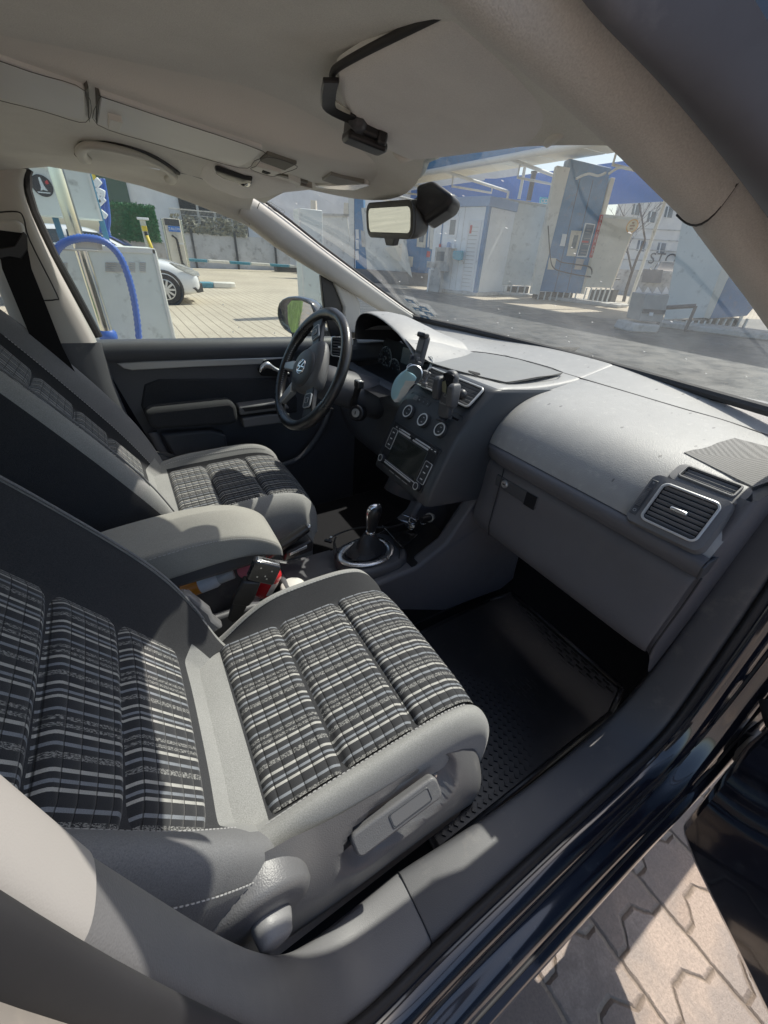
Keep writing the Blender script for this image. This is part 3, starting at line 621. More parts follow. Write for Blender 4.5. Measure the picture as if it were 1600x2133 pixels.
# sun visors and handle, on the lining
def roof_hit(px,py,lift=.0):
    d=FW+RT*((px-800)/FPX)+UP*((1066.5-py)/FPX); t=.15
    while t<3:
        p=CAM+d*t; zr=zroof(min(p.x,.40),p.y) if p.y<.5 else lerp(zroof(min(p.x,.40),.5),1.425,(p.y-.5)/.155)
        if p.z>=zr: break
        t+=.0008
    return CAM+d*(t-lift/d.length)
def padded(name,rear,front,left,right,pt,mat,th=.012,n=14):
    """soft pad over four pixel borders (rear and front run left to right, left and right run rear to front)"""
    def cv(P,t):
        C=[V((x,y,0)) for x,y in P]; L=[0]
        for a,b in zip(C,C[1:]): L.append(L[-1]+(b-a).length)
        q=t*L[-1]
        for a,b,l0,l1 in zip(C,C[1:],L,L[1:]):
            if q<=l1+1e-6: return lerp(a,b,(q-l0)/max(l1-l0,1e-6))
        return C[-1]
    rows=[]
    for i in range(n+1):
        v=i/n; row=[]
        for j in range(n+1):
            u=j/n; c=lerp(cv(rear,u),cv(front,u),v)+lerp(cv(left,v),cv(right,v),u)-lerp(lerp(V((*rear[0],0)),V((*rear[-1],0)),u),lerp(V((*front[0],0)),V((*front[-1],0)),u),v)
            row.append(pt(c.x,c.y)+V((0,0,-.005*math.sin(PI*u)**.5*math.sin(PI*v)**.5)))
        rows.append(row)
    c=sum([p for r in rows for p in r],V())/((n+1)**2)
    def up(p,k): return p+(c-p)*.012*k*0+V((0,0,th*k))+(p-c).normalized()*(.004 if k<.6 else .002)
    full=[[up(rows[0][0],1)]+[up(p,1) for p in rows[0]]+[up(rows[0][-1],1)],[up(rows[0][0],1)]+[up(p,.45) for p in rows[0]]+[up(rows[0][-1],1)]]
    for r in rows: full.append([up(r[0],1)]+[*( [up(r[0],.45)] if False else [])]+r+[up(r[-1],1)])
    full+=[[up(rows[-1][0],1)]+[up(p,.45) for p in rows[-1]]+[up(rows[-1][-1],1)],[up(rows[-1][0],1)]+[up(p,1) for p in rows[-1]]+[up(rows[-1][-1],1)]]
    mb=MB(); mb.grid(full); return part(mb,name,mat,smooth=180,sub=1)
A0,B0_,C0=at(702,165,z=1.450),at(946,44,z=1.449),at(845,336,z=1.424)
vn=(B0_-A0).cross(C0-A0).normalized()
def onvis(x,y):
    d=FW+RT*((x-800)/FPX)+UP*((1066.5-y)/FPX); return CAM+d*((A0-CAM).dot(vn)/d.dot(vn))
vp=padded('sun_visor',[(704,163),(760,131),(860,84),(946,44)],[(845,336),(900,333),(1000,320),(1110,306),(1160,283),(1222,262)],[(704,163),(712,215),(735,262),(780,303),(845,336)],[(946,44),(1060,145),(1150,213),(1222,262)],onvis,m_visor)
mb=MB(); mb.tube(catmull([onvis(1140,300)+V((0,0,.002)),onvis(1146,284)+V((0,0,-.003)),onvis(1168,268)+V((0,0,-.003)),onvis(1205,262)+V((0,0,.004))],5),.005,8); part(mb,'visor_pivot',m_ohead,vp,smooth=180)
mb=MB(); mb.tube([onvis(822,326)+V((0,0,.006)),onvis(836,332),onvis(858,336)+V((0,0,.006))],.005,8); part(mb,'visor_clip',m_ohead,vp,smooth=180)
mb=MB(); mb.tube(catmull([onvis(x,y)+V((0,0,.005)) for x,y in((692,180),(700,160),(758,127),(858,79),(944,38))],5),.0032,8); part(mb,'visor_gap_shade',m_seal,vp,smooth=180)  # dark tube added as the gap's shade along the visor's rear edge
vd=padded('sun_visor',[(418,372),(428,346),(455,338),(500,350)],[(500,414),(545,414),(590,402),(652,396)],[(418,372),(440,392),(470,404),(500,414)],[(500,350),(560,368),(610,384),(652,396)],lambda x,y:roof_hit(x,y,.012),m_visor,.010)
mb=MB(); pth=catmull([roof_hit(176,330,.004),roof_hit(168,316,.026),roof_hit(184,303,.05),roof_hit(232,308,.056),roof_hit(290,324,.056),roof_hit(335,346,.05),roof_hit(360,366,.026),roof_hit(354,374,.004)],5)
n=len(pth); mb.tube(pth,[.0085+.006*abs(2*i/(n-1)-1)**3 for i in range(n)],10,flat=.75); part(mb,'grab_handle',M('handle_plastic',(.50,.49,.44),.5,var=.03),smooth=180)
mb=MB(); mb.tube(catmull([roof_hit(x,y,.006) for x,y in((160,322),(170,300),(190,296),(240,299),(310,320),(372,360))],5),.005,6); part(mb,'handle_shadow_gap',m_seal,smooth=180)
# interior mirror
nz=V((-.985,.03,-.10)).normalized(); mcen=at(815,458,x=.485)
def onmir(x,y):
    d=FW+RT*((x-800)/FPX)+UP*((1066.5-y)/FPX); return CAM+d*((mcen-CAM).dot(nz)/d.dot(nz))
tl,tr_,brr,bl_=[onmir(*p) for p in((764,428),(864,408),(867,505),(765,489))]
mux=(tr_-tl+brr-bl_).normalized(); muy=nz.cross(mux).normalized(); mcen=(tl+tr_+brr+bl_)/4
w=(tr_-tl).length; h=((tl-bl_).length+(tr_-brr).length)/2
Mf=frame(mcen,mux,muy)
mb=MB(); o=rrect(w,h,.02)
def so(kx,z): return [V((p.x*kx,p.y*(1-(1-kx)*w/h*.6),z)) for p in o]
mb.loft([so(.97,.0),so(1,-.003),so(1,-.016),so(.93,-.034),so(.7,-.046)],0); ringframe(mb,w,h,.02,.010,.004,0,0); mb.xf(Mf)
rvm=part(mb,'rear_view_mirror',M('mirror_housing',(.06,.062,.062),.5),smooth=40)
mb=MB(); mb.add([p*1+V((0,0,.0012)) for p in rrect(w-.019,h-.019,.011)],[tuple(range(24))]); 
mb.xf(Mf@Matrix.Translation((0,0,.0015))); part(mb,'mirror_glass',m_mirror,rvm,smooth=0)
mb=MB(); mb.prism([(-.022,-h/2+.002,-.012),(.022,-h/2+.002,-.012),(.014,-h/2-.012,-.012),(-.014,-h/2-.012,-.012)],(0,0,.013)); mb.xf(Mf); part(mb,'dimming_lever',m_dark,rvm,bevel=.002)
mb=MB(); cs=[((868,377),(884,384),.00),((905,360),(886,455),-.02),((940,405),(880,462),-.035)]
P=[at(862,384,x=.485),at(900,372,x=.505),at(943,404,x=.515),at(934,430,x=.515),at(880,466,x=.50),at(870,430,x=.487)]
mb.prism(P,V((.035,.012,-.010))); part(mb,'sensor_housing',m_black,rvm,bevel=.008,bseg=3)
mb=MB(); mb.tube([mcen-(mux.cross(muy))*.03,mcen+V((.06,-.04,.04))],.012,10); part(mb,'mirror_stem',m_black,rvm)
# ---------------------------------------------------------------- dashboard
def dprof(y):
    """dash section (x,z) from the glass down to the glovebox overhang"""
    k=max(0,(abs(y+.05)-.40)/.27); s=-.10*k*k
    return [(1.25+s*1.9,1.068+.03*k),(1.17+s*1.5,1.052+.02*k),(1.105+s*1.2,1.040+.012*k),(1.0+s*.5,1.034),(.92,1.028),(.855,1.014),(.81,.992),(.780,.962),(.764,.935),(.757,.912)]
def dash_x(y,z):
    pr=dprof(y)
    if z>=pr[0][1]: return 9
    for (x0,z0),(x1,z1) in zip(pr,pr[1:]):
        if z1<=z<=z0: return lerp(x1,x0,(z-z1)/max(z0-z1,1e-6))
    return pr[-1][0]
def dash_hit(px,py,lift=0):
    d=FW+RT*((px-800)/FPX)+UP*((1066.5-py)/FPX); t=.3
    while t<2.5:
        p=CAM+d*t
        if p.z<1.066 and p.x>dash_x(p.y,p.z): break
        t+=.0015
    return CAM+d*(t-lift/d.length)
mb=MB(); ys=[-.685,-.678,-.65,-.60,-.53,-.45,-.36,-.27,-.20,-.165,-.148,-.136,-.128]
rr=[]
for i,y in enumerate(ys):
    pr=dprof(y)
    if y>-.19:   # pad edge rounds down against the centre stack
        t=(y+.19)/.062; pr=[(x+(.016*t*t if j>4 else 0),z-(.010*t*t if 2<j else 0)) for j,(x,z) in enumerate(pr)]
    if y<-.66: pr=[(x+.010*(-.66-y)/.025,z-.012*(-.66-y)/.025) for x,z in pr]
    rr.append([(x,y,z) for x,z in pr])
mb.grid(rr); dash=part(mb,'dashboard',m_dash,smooth=180,sub=2)
# centre and driver-side top deck
mb=MB(); rr=[]
for y in [-.1405,-.139,-.12,-.05,0,.05,.10,.14,.19,.25,.35,.45,.55,.64,.685]:
    k=max(0,(y-.36)/.31); s=-.11*k*k
    bump=.062*math.exp(-((y-.385)/.16)**4)
    hood=lambda x:bump*max(0,min(1,(1.12-x)/.28))
    ed=.775 if abs(y)<.17 else .80
    if y>.165: ed=.752-.0*y
    dr_=.06 if y<-.14 else 0
    rr.append([(x,y,z+hood(x)-dr_) for x,z in ((1.255+s*1.9,1.070+.02*k),(1.17+s*1.5,1.052+.02*k),(1.10+s,1.040+.01*k),(1.0+s*.4,1.035),(.92,1.036 if y<.17 else 1.045),(.85,1.041 if y<.17 else 1.048),(.80,1.047 if y<.17 else 1.05),(ed,1.044 if y<.17 else 1.052))])
mb.grid(rr); part(mb,'dash_top',m_dash,smooth=180,sub=2)
# seam along the top
mb=MB(); mb.tube(catmull([(1.105+-.10*1.2*max(0,(abs(y+.05)-.40)/.27)**2,y,1.0412+.012*max(0,(abs(y+.05)-.40)/.27)) for y in (-.60,-.5,-.4,-.2,0,.2,.3)],5),.0022,5); part(mb,'dash_seam',m_seal,dash)
# storage lid on top
lid=[(868,741),(905,733),(960,732),(1010,735),(1080,748),(1172,776),(1120,786),(1062,796),(1040,794),(960,775),(900,757)]
mb=MB(); P=[at(*p,z=1.0485) for p in lid]; mb.prism(P,(0,0,-.004)); sl=part(mb,'storage_lid',M('lid_plastic',(.20,.205,.205),.5,grain=(420,.4),var=.05,dirt=((.24,.24,.22),.15,26)),dash,bevel=.0015)
mb=MB(); mb.tube(catmull([p+V((0,0,.0005)) for p in P]+[P[0]],3),.0016,5); part(mb,'lid_gap',m_seal,dash)
mb=MB(); mb.prism([at(*p,z=1.050) for p in [(976,771),(1000,777),(1001,780),(993,781),(976,774)]],(0,0,-.003)); part(mb,'lid_tab',m_void,sl,bevel=.0005)
# speaker grille at the passenger corner
mgr,nt,b=newmat('speaker_cloth'); L=nt.links; tc=_n(nt,'ShaderNodeTexCoord'); vo=_n(nt,'ShaderNodeTexVoronoi'); vo.inputs['Scale'].default_value=650; vo.inputs['Randomness'].default_value=.0; L.new(tc.outputs['Object'],vo.inputs['Vector'])
r=ramp(nt,[(.2,(.03,.03,.032)),(.5,(.24,.235,.225))]); L.new(vo.outputs['Distance'],r.inputs[0]); L.new(r.outputs[0],b.inputs['Base Color']); b.inputs['Roughness'].default_value=.7
bp=_n(nt,'ShaderNodeBump'); bp.inputs['Strength'].default_value=.8; bp.inputs['Distance'].default_value=.001; L.new(vo.outputs['Distance'],bp.inputs['Height']); L.new(bp.outputs[0],b.inputs['Normal'])
sg=[(1425,942),(1530,912),(1600,930),(1660,955),(1640,990),(1570,1014)]
P=[dash_hit(x,y,.004) for x,y in sg]; mb=MB(); c=dash_hit(1545,962,.001)
mb.add([c+V((0,0,.007))]+P+[p+V((0,0,-.02)) for p in P],[(0,i+1,(i+1)%6+1) for i in range(6)]+[(i+1,i+7,(i+1)%6+7,(i+1)%6+1) for i in range(6)]); part(mb,'speaker_grille',mgr,dash,smooth=60)
# air vents
def vent(name,M4,w,h,nsl=7,frame_mat=m_ring,cross=0,knob=True,parent=None,bar=.0045,depth=.009):
    mb=MB(); ringframe(mb,w,h,min(.012,h*.2),bar,.004,1)
    iw,ih=w-2*bar,h-2*bar
    mb.box((0,0,-depth),(iw,ih,.002),2)
    for sx in(-1,1): mb.box((sx*iw/2,0,-depth/2),(.002,ih,depth),2)
    for sy in(-1,1): mb.box((0,sy*ih/2,-depth/2),(iw,.002,depth),2)
    mb.xf(M4); v=part(mb,name,[m_black,frame_mat,m_void],parent,smooth=40)
    mb=MB(); rt=Matrix.Rotation(R(38),3,'X')
    for i in range(nsl):
        y=-ih/2+ih*(i+.5)/nsl; mb.box((0,y,-.0035),(iw-.002,.0075,.0014),0,rt)
    mb.xf(M4); part(mb,'slats',m_mid,v,bevel=.0006)
    if cross:
        mb=MB()
        for i in range(cross): mb.box((-iw/2+iw*(i+.5)/cross,0,-.016),(.0016,ih,.012),0,Matrix.Rotation(R(25),3,'Y'))
        mb.xf(M4); part(mb,'vanes',m_mid,v)
    if knob:
        mb=MB(); mb.box((0,0,.0035),(.028,.0065,.008)); mb.xf(M4); part(mb,'vent_knob',m_satin,v,bevel=.002)
    return v
def quadframe(pts):
    tl,tr,br,bl=pts; c=(tl+tr+br+bl)/4; ux=(tr+br-tl-bl); uy=(tl+tr-bl-br)
    return frame(c,ux,uy),ux.length/2,uy.length/2
# passenger outer vents, set in a raised bezel on the dash face
Mv,w,h=quadframe([*[dash_hit(x,y,.020) for x,y in((1378,1003),(1510,1050),(1447,1136),(1336,1080))]])
def bezel(M4,w,h,ex,ey,x0,drop=.022):
    o1=[V((p.x+x0,p.y,-drop)) for p in rrect(w+ex+.008,h+ey+.008,.016)]; o2=[V((p.x+x0,p.y,-.003)) for p in rrect(w+ex,h+ey,.014)]; o3=[V((p.x,p.y,-.001)) for p in rrect(w-.002,h-.002,.011)]; o4=[V((p.x,p.y,-.010)) for p in rrect(w-.002,h-.002,.011)]
    mb=MB(); mb.loft([o1,o2,o3,o4],0,True,False); mb.xf(M4); return part(mb,'vent_bezel',m_mid,smooth=40)
bezel(Mv,w,h,.034,.020,-.006)
pv=vent('air_vent',Mv@Matrix.Translation((0,0,.001)),w,h,8)
Mu,w2,h2=quadframe([*[dash_hit(x,y,.016) for x,y in((1428,970),(1552,1014),(1528,1040),(1413,992))]])
bezel(Mu,w2,h2,.026,.014,0,.02)
vent('demister_vent',Mu,w2,h2,3,m_mid,9,False,bar=.004)
mb=MB(); mb.prism([(-w/2-.020,h*.46,-.002),(-w/2-.008,h*.46,-.002),(-w/2-.008,-h*.46,-.002),(-w/2-.020,-h*.46,-.002)],(0,0,.002)); mb.xf(Mv); wp=part(mb,'vent_wheel_panel',m_dark,bevel=.001)
mb=MB()
for k in range(13): mb.box((-w/2-.014,-.018+.003*k,.004-abs(k-6)*.0005),(.007,.0014,.006))
mb.cyl((-w/2-.0175,0,-.012),(-w/2-.0105,0,-.012),.0165,n=24); mb.xf(Mv); part(mb,'thumb_wheel',m_mid,wp)
mb=MB(); ringframe(mb,.006,.006,.0029,.001,.0004,0,.0005); mb.xf(Mv@Matrix.Translation((-w/2-.014,-h*.36,0))); mb2=MB(); mb2.text('×',.009,(-w/2-.014,h*.38,.0008),(1,0,0),(0,1,0)); mb2.xf(Mv); part(mb2,'vent_symbol',m_printg,wp,smooth=0,recalc=False); part(mb,'vent_symbol',m_printg,wp,smooth=0,recalc=False)
# trim lip below the pad, then the glovebox
mb=MB(); rr=[]
for y in [-.687,-.66,-.5,-.3,-.20,-.16,-.145]:
    t=max(0,(y+.2)/.055); d=.018*t*t
    rr.append([(.762+d,y,.911),(.748+d,y,.906),(.744+d,y,.898),(.752+d,y,.876),(.757+d,y,.868),(.775+d,y,.866),(.79+d,y,.87)])
mb.grid(rr); part(mb,'trim_lip',m_dashlow,smooth=50)
mb=MB(); mb.prism([(.758,-.687,.908),(.744,-.687,.898),(.753,-.687,.868),(.80,-.687,.868),(.80,-.687,.908)],(0,-.004,0)); part(mb,'lip_end',m_dark,bevel=.001)
gp=[(.776,.866),(.764,.855),(.760,.84),(.760,.80),(.755,.755),(.748,.71),(.745,.68),(.752,.655),(.775,.64),(.83,.635)]
mb=MB(); rr=[]
for y in [-.683,-.681,-.672,-.55,-.40,-.28,-.19,-.165,-.15]:
    t=max(0,(y+.22)/.07); e=.006 if y<-.68 else 0
    rr.append([(x+.010*t*t+e,y,z) for x,z in gp])
mb.grid(rr); gb=part(mb,'glovebox_lid',m_dashlow,smooth=180,sub=1)
LF=frame(at(1072,1022,x=.7595),at(1110,1045,x=.7585)-at(1035,1000,x=.7605),V((.05,0,1)))
lw_=(at(1116,1032,x=.759)-at(1030,985,x=.76)).length
mb=MB(); mb.box((0.002,.0,-.002),(lw_,.034,.006),0); mb.xf(LF); lp=part(mb,'latch_panel',m_dark,gb,bevel=.003)
mb=MB(); mb.box((lw_*.38,-.002,.0005),(lw_*.24,.036,.003)); mb.xf(LF); part(mb,'latch_pull',m_void,gb,bevel=.003)
mb=MB(); mb.lathe([(.0,.006),(.008,.0065),(.0105,.004),(.011,.0)],LF@V((-lw_*.24,.003,0)),LF.to_3x3()@V((0,0,1)),24); lk=part(mb,'lock',m_silverp,gb)
mb=MB(); mb.box((-lw_*.24,.003,.0066),(.008,.0026,.001),0); mb.xf(LF); part(mb,'key_slot',m_void,gb,smooth=0)
mb=MB(); mb.tube([(.7600+.003,-.215,.862),(.7575,-.218,.80),(.750,-.222,.74),(.744,-.226,.69),(.752,-.228,.655)],.0016,6); part(mb,'lid_gap',m_seal,gb,smooth=180)
# end panel between dash and door opening
mb=MB(); rr=[]
for (x0,z0,x1,z1) in [(.79,1.01,.905,1.09),(.77,.95,.885,1.0),(.762,.90,.87,.92),(.764,.86,.862,.86),(.762,.80,.850,.78),(.752,.72,.835,.68),(.748,.68,.82,.62),(.765,.645,.806,.565)]:
    rr.append([(x0+.03,-.655,z0),(x0+.012,-.676,z0),(x0+.012,-.690,z0+.002),(lerp(x0,x1,.45),-.697,lerp(z0,z1,.45)),(lerp(x0,x1,.8),-.700,lerp(z0,z1,.8)),(x1+.01,-.700,z1)])
mb.grid(rr); part(mb,'dash_end_panel',m_dashlow,smooth=180,sub=1)
mb=MB(); mb.tube(catmull([(.775,-.690,.862),(.770,-.6905,.80),(.760,-.6905,.73),(.757,-.6905,.685),(.770,-.690,.648)],5),.0018,6); part(mb,'lid_gap',m_seal,smooth=180)
# footwell lower skirt and console flank
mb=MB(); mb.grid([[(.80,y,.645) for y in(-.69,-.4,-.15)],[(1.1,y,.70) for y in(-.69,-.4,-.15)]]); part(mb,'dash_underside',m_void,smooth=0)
# ---------------------------------------------------------------- centre stack
SP=[(.775,1.044),(.755,1.043),(.749,1.037),(.699,.993),(.6525,.94),(.6206,.873),(.587,.796),(.577,.757),(.580,.748),(.60,.745)]
mb=MB(); rr=[]
for i,(x,z) in enumerate(SP):
    hw=lerp(.134,.140,i/9)
    rr.append([(x+.22,hw+.008,z-.02),(x+.012,hw+.002,z),(x,hw-.008,z)]+[(x,y*hw,z) for y in (.6,.2,-.2,-.6)]+[(x,-hw+.008,z),(x+.012,-hw-.002,z),(x+.22,-hw-.012,z-.02)])
mb.grid(rr); stack=part(mb,'centre_stack',M('stack_plastic',(.032,.036,.042),.42,grain=(700,.15),var=.05),smooth=50)
m_btn=M('button_plastic',(.028,.03,.034),.45,var=.05)
def sframe(x0,z0,x1,z1,yc=0.0,off=.001):
    """frame on the stack between lower point (x0,z0) and upper (x1,z1): x to the passenger side, y up, z out"""
    uy=V((x1-x0,0,z1-z0)).normalized(); f=frame(((x0+x1)/2,yc,(z0+z1)/2),(0,-1,0),uy); return f@Matrix.Translation((0,0,off))
Fv=sframe(.699,.993,.749,1.037)
vh=math.hypot(.05,.044)
for sx in (1,-1): vent('air_vent',Fv@Matrix.Translation((sx*.0575,0,.010)),.118,vh,6,m_ring,0,sx>0,stack)
Fc=sframe(.626,.885,.690,.983)
ch=math.hypot(.064,.098)
mb=MB(); ringframe(mb,.236,ch*.92,.008,.001,.0012); mb.xf(Fc); part(mb,'panel_outline',m_dark,stack,smooth=0)
def dial(fr,x,y,r,h,parent,name='climate_dial',marks=True):
    mb=MB(); o=fr@V((x,y,0)); ax=fr.to_3x3()@V((0,0,1))
    mb.lathe([(r*1.06,0),(r*1.06,h*.55),(r*1.0,h*.6),(r*1.0,h),(r*.80,h*1.0),(r*.78,h*.85),(0,h*.85)],o,ax,36,0,lambda i,j:1 if i in(3,) else 0)
    d=part(mb,name,[m_btn,m_ring],parent,smooth=35)
    mb=MB()
    for k in range(24):
        a=2*PI*k/24; mb.box(fr@V((x+r*1.07*math.cos(a),y+r*1.07*math.sin(a),h*.3)),(.0014,.0014,h*.5),0,fr.to_3x3()@Matrix.Rotation(a,3,'Z'))
    if marks:
        mb.box(fr@V((x,y,h*.86)),(r*1.3,.0008,.0006),1,fr.to_3x3())
        for sy in(-.35,.35): mb.box(fr@V((x,y+r*sy,h*.86)),(r*.3,r*.12,.0006),2,fr.to_3x3())
    part(mb,'dial_grip',[m_black,m_void,m_printg],d,smooth=0)
    return d
cy=-.004
for x in (-.074,0.0,.077): dial(Fc,x,cy,.0185,.016,stack)
for i,x in enumerate((-.037,.038)):
    mb=MB(); mb.box((x,cy-.002,.0015),(.015,.017,.003)); mb.box((x,cy+.001,.0032),(.005,.002,.0006),1); mb.xf(Fc); part(mb,'stack_button',[m_btn,m_printg],stack,bevel=.001)
for i in range(4):
    mb=MB(); x=-.088+.0195*i; mb.box((x,.041,.0015),(.0185,.014,.003)); mb.text('-wsj'[i],.008,(x,.041,.0033),(1,0,0),(0,1,0),1); mb.xf(Fc); part(mb,'stack_button',[m_mid if i==0 else m_btn,m_printg],stack,bevel=.0008)
mb=MB(); mb.box((.085,.034,.001),(.042,.017,.002)); mb.box((.074,.034,.0022),(.014,.013,.001),1); mb.xf(Fc); part(mb,'lamp_indicator_panel',[m_piano,m_mid],stack,bevel=.001)
# radio
Fr=sframe(.587,.796,.6206,.873)
mb=MB(); mb.box((0,0.002,.0015),(.222,.132,.003)); mb.xf(Fr); radio=part(mb,'radio',m_black,bevel=.004)
mb=MB(); mb.box((0,0,.0042),(.150,.086,.003)); mb.xf(Fr); part(mb,'radio_screen',m_screen,radio,bevel=.001)
for sx,y0 in ((-1,.018),(1,-.008)):
    mb=MB(); ringframe(mb,.030,.062,.004,.0012,.002,1,.003); mb.xf(Fr@Matrix.Translation((sx*.094,y0,0))); part(mb,'button_surround',[m_black,m_ring],radio)
    for k in range(3):
        mb=MB(); mb.box((sx*.094,y0+.019-.019*k,.0035),(.026,.017,.003)); mb.box((sx*.094,y0+.019-.019*k,.0053),(.010,.0028,.0006),1); mb.xf(Fr); part(mb,'radio_button',[m_btn,m_white],radio,bevel=.0008)
for x,y in ((-.096,-.048),(.094,-.050)): dial(Fr,x,y,.0105,.014,radio,'radio_knob',False)
for c_,z_ in (((-.048,.0565,.004),(.05,.004,.003)),((.040,.0565,.004),(.068,.004,.003)),((-.045,.0495,.0045),(.060,.005,.003)),((.034,.0495,.0045),(.072,.005,.003)),((0,-.0475,.004),(.165,.0022,.003)),((-.012,-.053,.004),(.14,.004,.003))):
    mb=MB(); mb.box(c_,z_); mb.xf(Fr); part(mb,'chrome_strip',m_ring,radio,bevel=.001)
mb=MB(); mb.box((0,.053,.0035),(.13,.003,.002)); mb.xf(Fr); part(mb,'disc_slot',m_void,radio,smooth=0)
for x in (-.090,-.074,.083,.098):
    mb=MB(); mb.box((x,.056,.004),(.014,.010,.003)); mb.box((x,.056,.0058),(.006,.002,.0006),1); mb.xf(Fr); part(mb,'radio_button',[m_btn,m_white],radio,bevel=.0008)
mb=MB(); 
for x in (-.035,.0,.035): mb.box((x,-.066,.0012),(.026,.0016,.0006))
mb.xf(Fr); part(mb,'stack_label',m_printg,stack,smooth=0)
# ---------------------------------------------------------------- instrument cluster and hood
hood_px=[(738,706),(737,690),(739,668),(748,655),(760,651),(781,656),(813,680),(841,710),(858,738),(868,760)]
hy=[.555,.555,.545,.52,.49,.43,.34,.27,.225,.20]
H=[at(*p,y=y) for p,y in zip(hood_px,hy)]
mb=MB(); rr=[]
for p in H:
    c=V((.85,.375,1.0)); rr.append([V((1.0,lerp(p.y,.38,.1),min(p.z,1.085)-.01)),V((.86,p.y,p.z+.004)),V((p.x+.03,p.y,p.z+.006)),p+V((.006,0,.004)),p,p+V((.006,0,0))-(p-c).normalized()*.008,lerp(p,V((.87,p.y,p.z)),.8)-(p-V((p.x,.375,1.0))).normalized()*.02,lerp(p,V((.9,.375,1.0)),.35)*0+V((.90,lerp(p.y,.375,.25),lerp(p.z,1.0,.3)))])
mb.grid(rr,0,lambda i,j:1 if j>=4 else 0); hood=part(mb,'instrument_hood',[m_dash,m_black],smooth=180,sub=1)
mb=MB(); mb.grid([[V((.84,y,z)) for z in (.93,1.05)] for y in (.225,.55)]); mb.grid([[V((.62,y,.945)),V((.72,y,.948)),V((.845,y,.955))] for y in (.20,.3,.45,.55)]); part(mb,'cluster_face',m_black,hood,smooth=0)
for (px,py,yy,r) in ((803,748,.285,.045),(752,742,.455,.045)):
    c=at(px,py,x=.832); c.y=yy if px==752 else c.y
    ux=V((0,-1,0)); uy=V((.15,0,1)).normalized(); Mg=frame(c,ux,uy)
    mb=MB(); mb.lathe([(r,.0),(r,.003),(r*.955,.003),(r*.95,0)],c,Mg.to_3x3()@V((0,0,1)),40,0,None,False)
    mb.lathe([(.011,.001),(.011,.006),(.008,.006),(.008,.001)],c,Mg.to_3x3()@V((0,0,1)),20,0,None,False)
    g=part(mb,'gauge',m_satin,hood,smooth=40)
    mb=MB()
    for k in range(17):
        a=R(225-270*k/16); d=Mg.to_3x3()@V((math.cos(a),math.sin(a),0)); mb.box(c+d*r*.86,(.0012,.0012,.004),0,Mg.to_3x3()@Matrix.Rotation(a,3,'Z')@Matrix.Rotation(PI/2,3,'Y'))
        if k%2==0: mb.text(str(k*15),.008,Mg@V((math.cos(a)*r*.66,math.sin(a)*r*.66,.0015)),Mg.to_3x3()@V((1,0,0)),Mg.to_3x3()@V((0,1,0)))
    part(mb,'gauge_scale',m_printg,g,smooth=0,recalc=False)
    mb=MB(); c2=Mg@V((0,-r*.55,.001)); mb.lathe([(r*.38,0),(r*.38,.002),(r*.34,.002),(r*.34,0)],c2,Mg.to_3x3()@V((0,0,1)),24,0,None,False); mb.lathe([(r*.14,0),(r*.14,.004),(r*.09,.004)],c2,Mg.to_3x3()@V((0,0,1)),16,0,None,False); part(mb,'small_gauge',m_printg,g,smooth=40)
c=at(846,742,x=.825); mb=MB(); mb.box(c,(.004,.055,.055),0,Matrix.Rotation(R(8),3,'Y')); part(mb,'trip_display',m_lcd,hood,bevel=.002)
# dash fascia below the cluster, column shroud, ignition
mb=MB(); rr=[]
for y in (.138,.16,.2,.3,.45,.56,.64,.70):
    o=.02 if y>.2 else .02*((y-.138)/.062)
    if y>.58: o-=.04*(y-.58)/.12
    rr.append([(.74-o,y,.975 if y<.19 else .955),(.70-o,y,.95),(.685-o,y,.92),(.70-o,y,.89),(.72-o,y,.86),(.70-o,y,.78),(.71-o,y,.70),(.74-o,y,.66)])
mb.grid(rr); part(mb,'lower_fascia',m_dark,smooth=180,sub=1)
mb=MB(); mb.box((.84,.655,.985),(.26,.13,.07)); part(mb,'dash_corner',m_dark,bevel=.02,bseg=3)
vl=[at(690,702,x=.70),at(740,700,x=.715),at(738,748,x=.70),at(678,725,x=.69)]
Ml,wl,hl=quadframe([at(697,706,y=.655),at(738,700,y=.60),at(733,752,y=.60),at(682,735,y=.655)])
vent('air_vent',Ml,max(wl,.07),max(hl,.05),6,m_satin,0,True)
mb=MB(); Wc=V((.55,.36,.955)); ax=V((.92,0,-.36)).normalized()
mb.tube([(.47,.36,.975),(.56,.36,.94),(.66,.36,.90),(.74,.36,.87)],[.062,.068,.078,.085],20,flat=.85); col=part(mb,'steering_column',m_dark,smooth=180)
ic=at(742,860,y=.272); Mi=frame(ic,V((.25,-1,0)),V((.35,.1,1)))
mb=MB(); mb.lathe([(.026,-.03),(.026,.0),(.022,.004),(.018,.004),(.016,.002),(.0,.002)],ic,V((-.75,-.55,.3)),28); part(mb,'ignition_bezel',m_black,col)
mb=MB(); mb.lathe([(.0135,.003),(.0135,.006),(.009,.007),(.0,.007)],ic,V((-.75,-.55,.3)),24); part(mb,'ignition_lock',m_silverp,col)
mb=MB(); q=frame(ic+V((-.75,-.55,.3)).normalized()*.0078,V((.5,-.8,0)),V((.2,.1,1))); mb.box((0,0,0),(.003,.011,.001)); mb.xf(q); part(mb,'key_slot',m_void,col,smooth=0)
mb=MB(); s0=at(735,845,y=.30); s1=at(748,800,y=.235); mb.tube([s0,lerp(s0,s1,.6),s1],[.011,.010,.012],10); mb.box(s1,(.022,.030,.024)); part(mb,'column_stalk',m_black,col,bevel=.004)
mb=MB(); mb.box(s1+V((-.004,-.006,.011)),(.014,.018,.006)); part(mb,'stalk_end',m_silverp,col,bevel=.002)
mb=MB(); mb.tube([(.70,.12,.85),(.70,.11,.72),(.66,.10,.64)],[.05,.055,.06],12); part(mb,'knee_panel',m_dark,smooth=180)
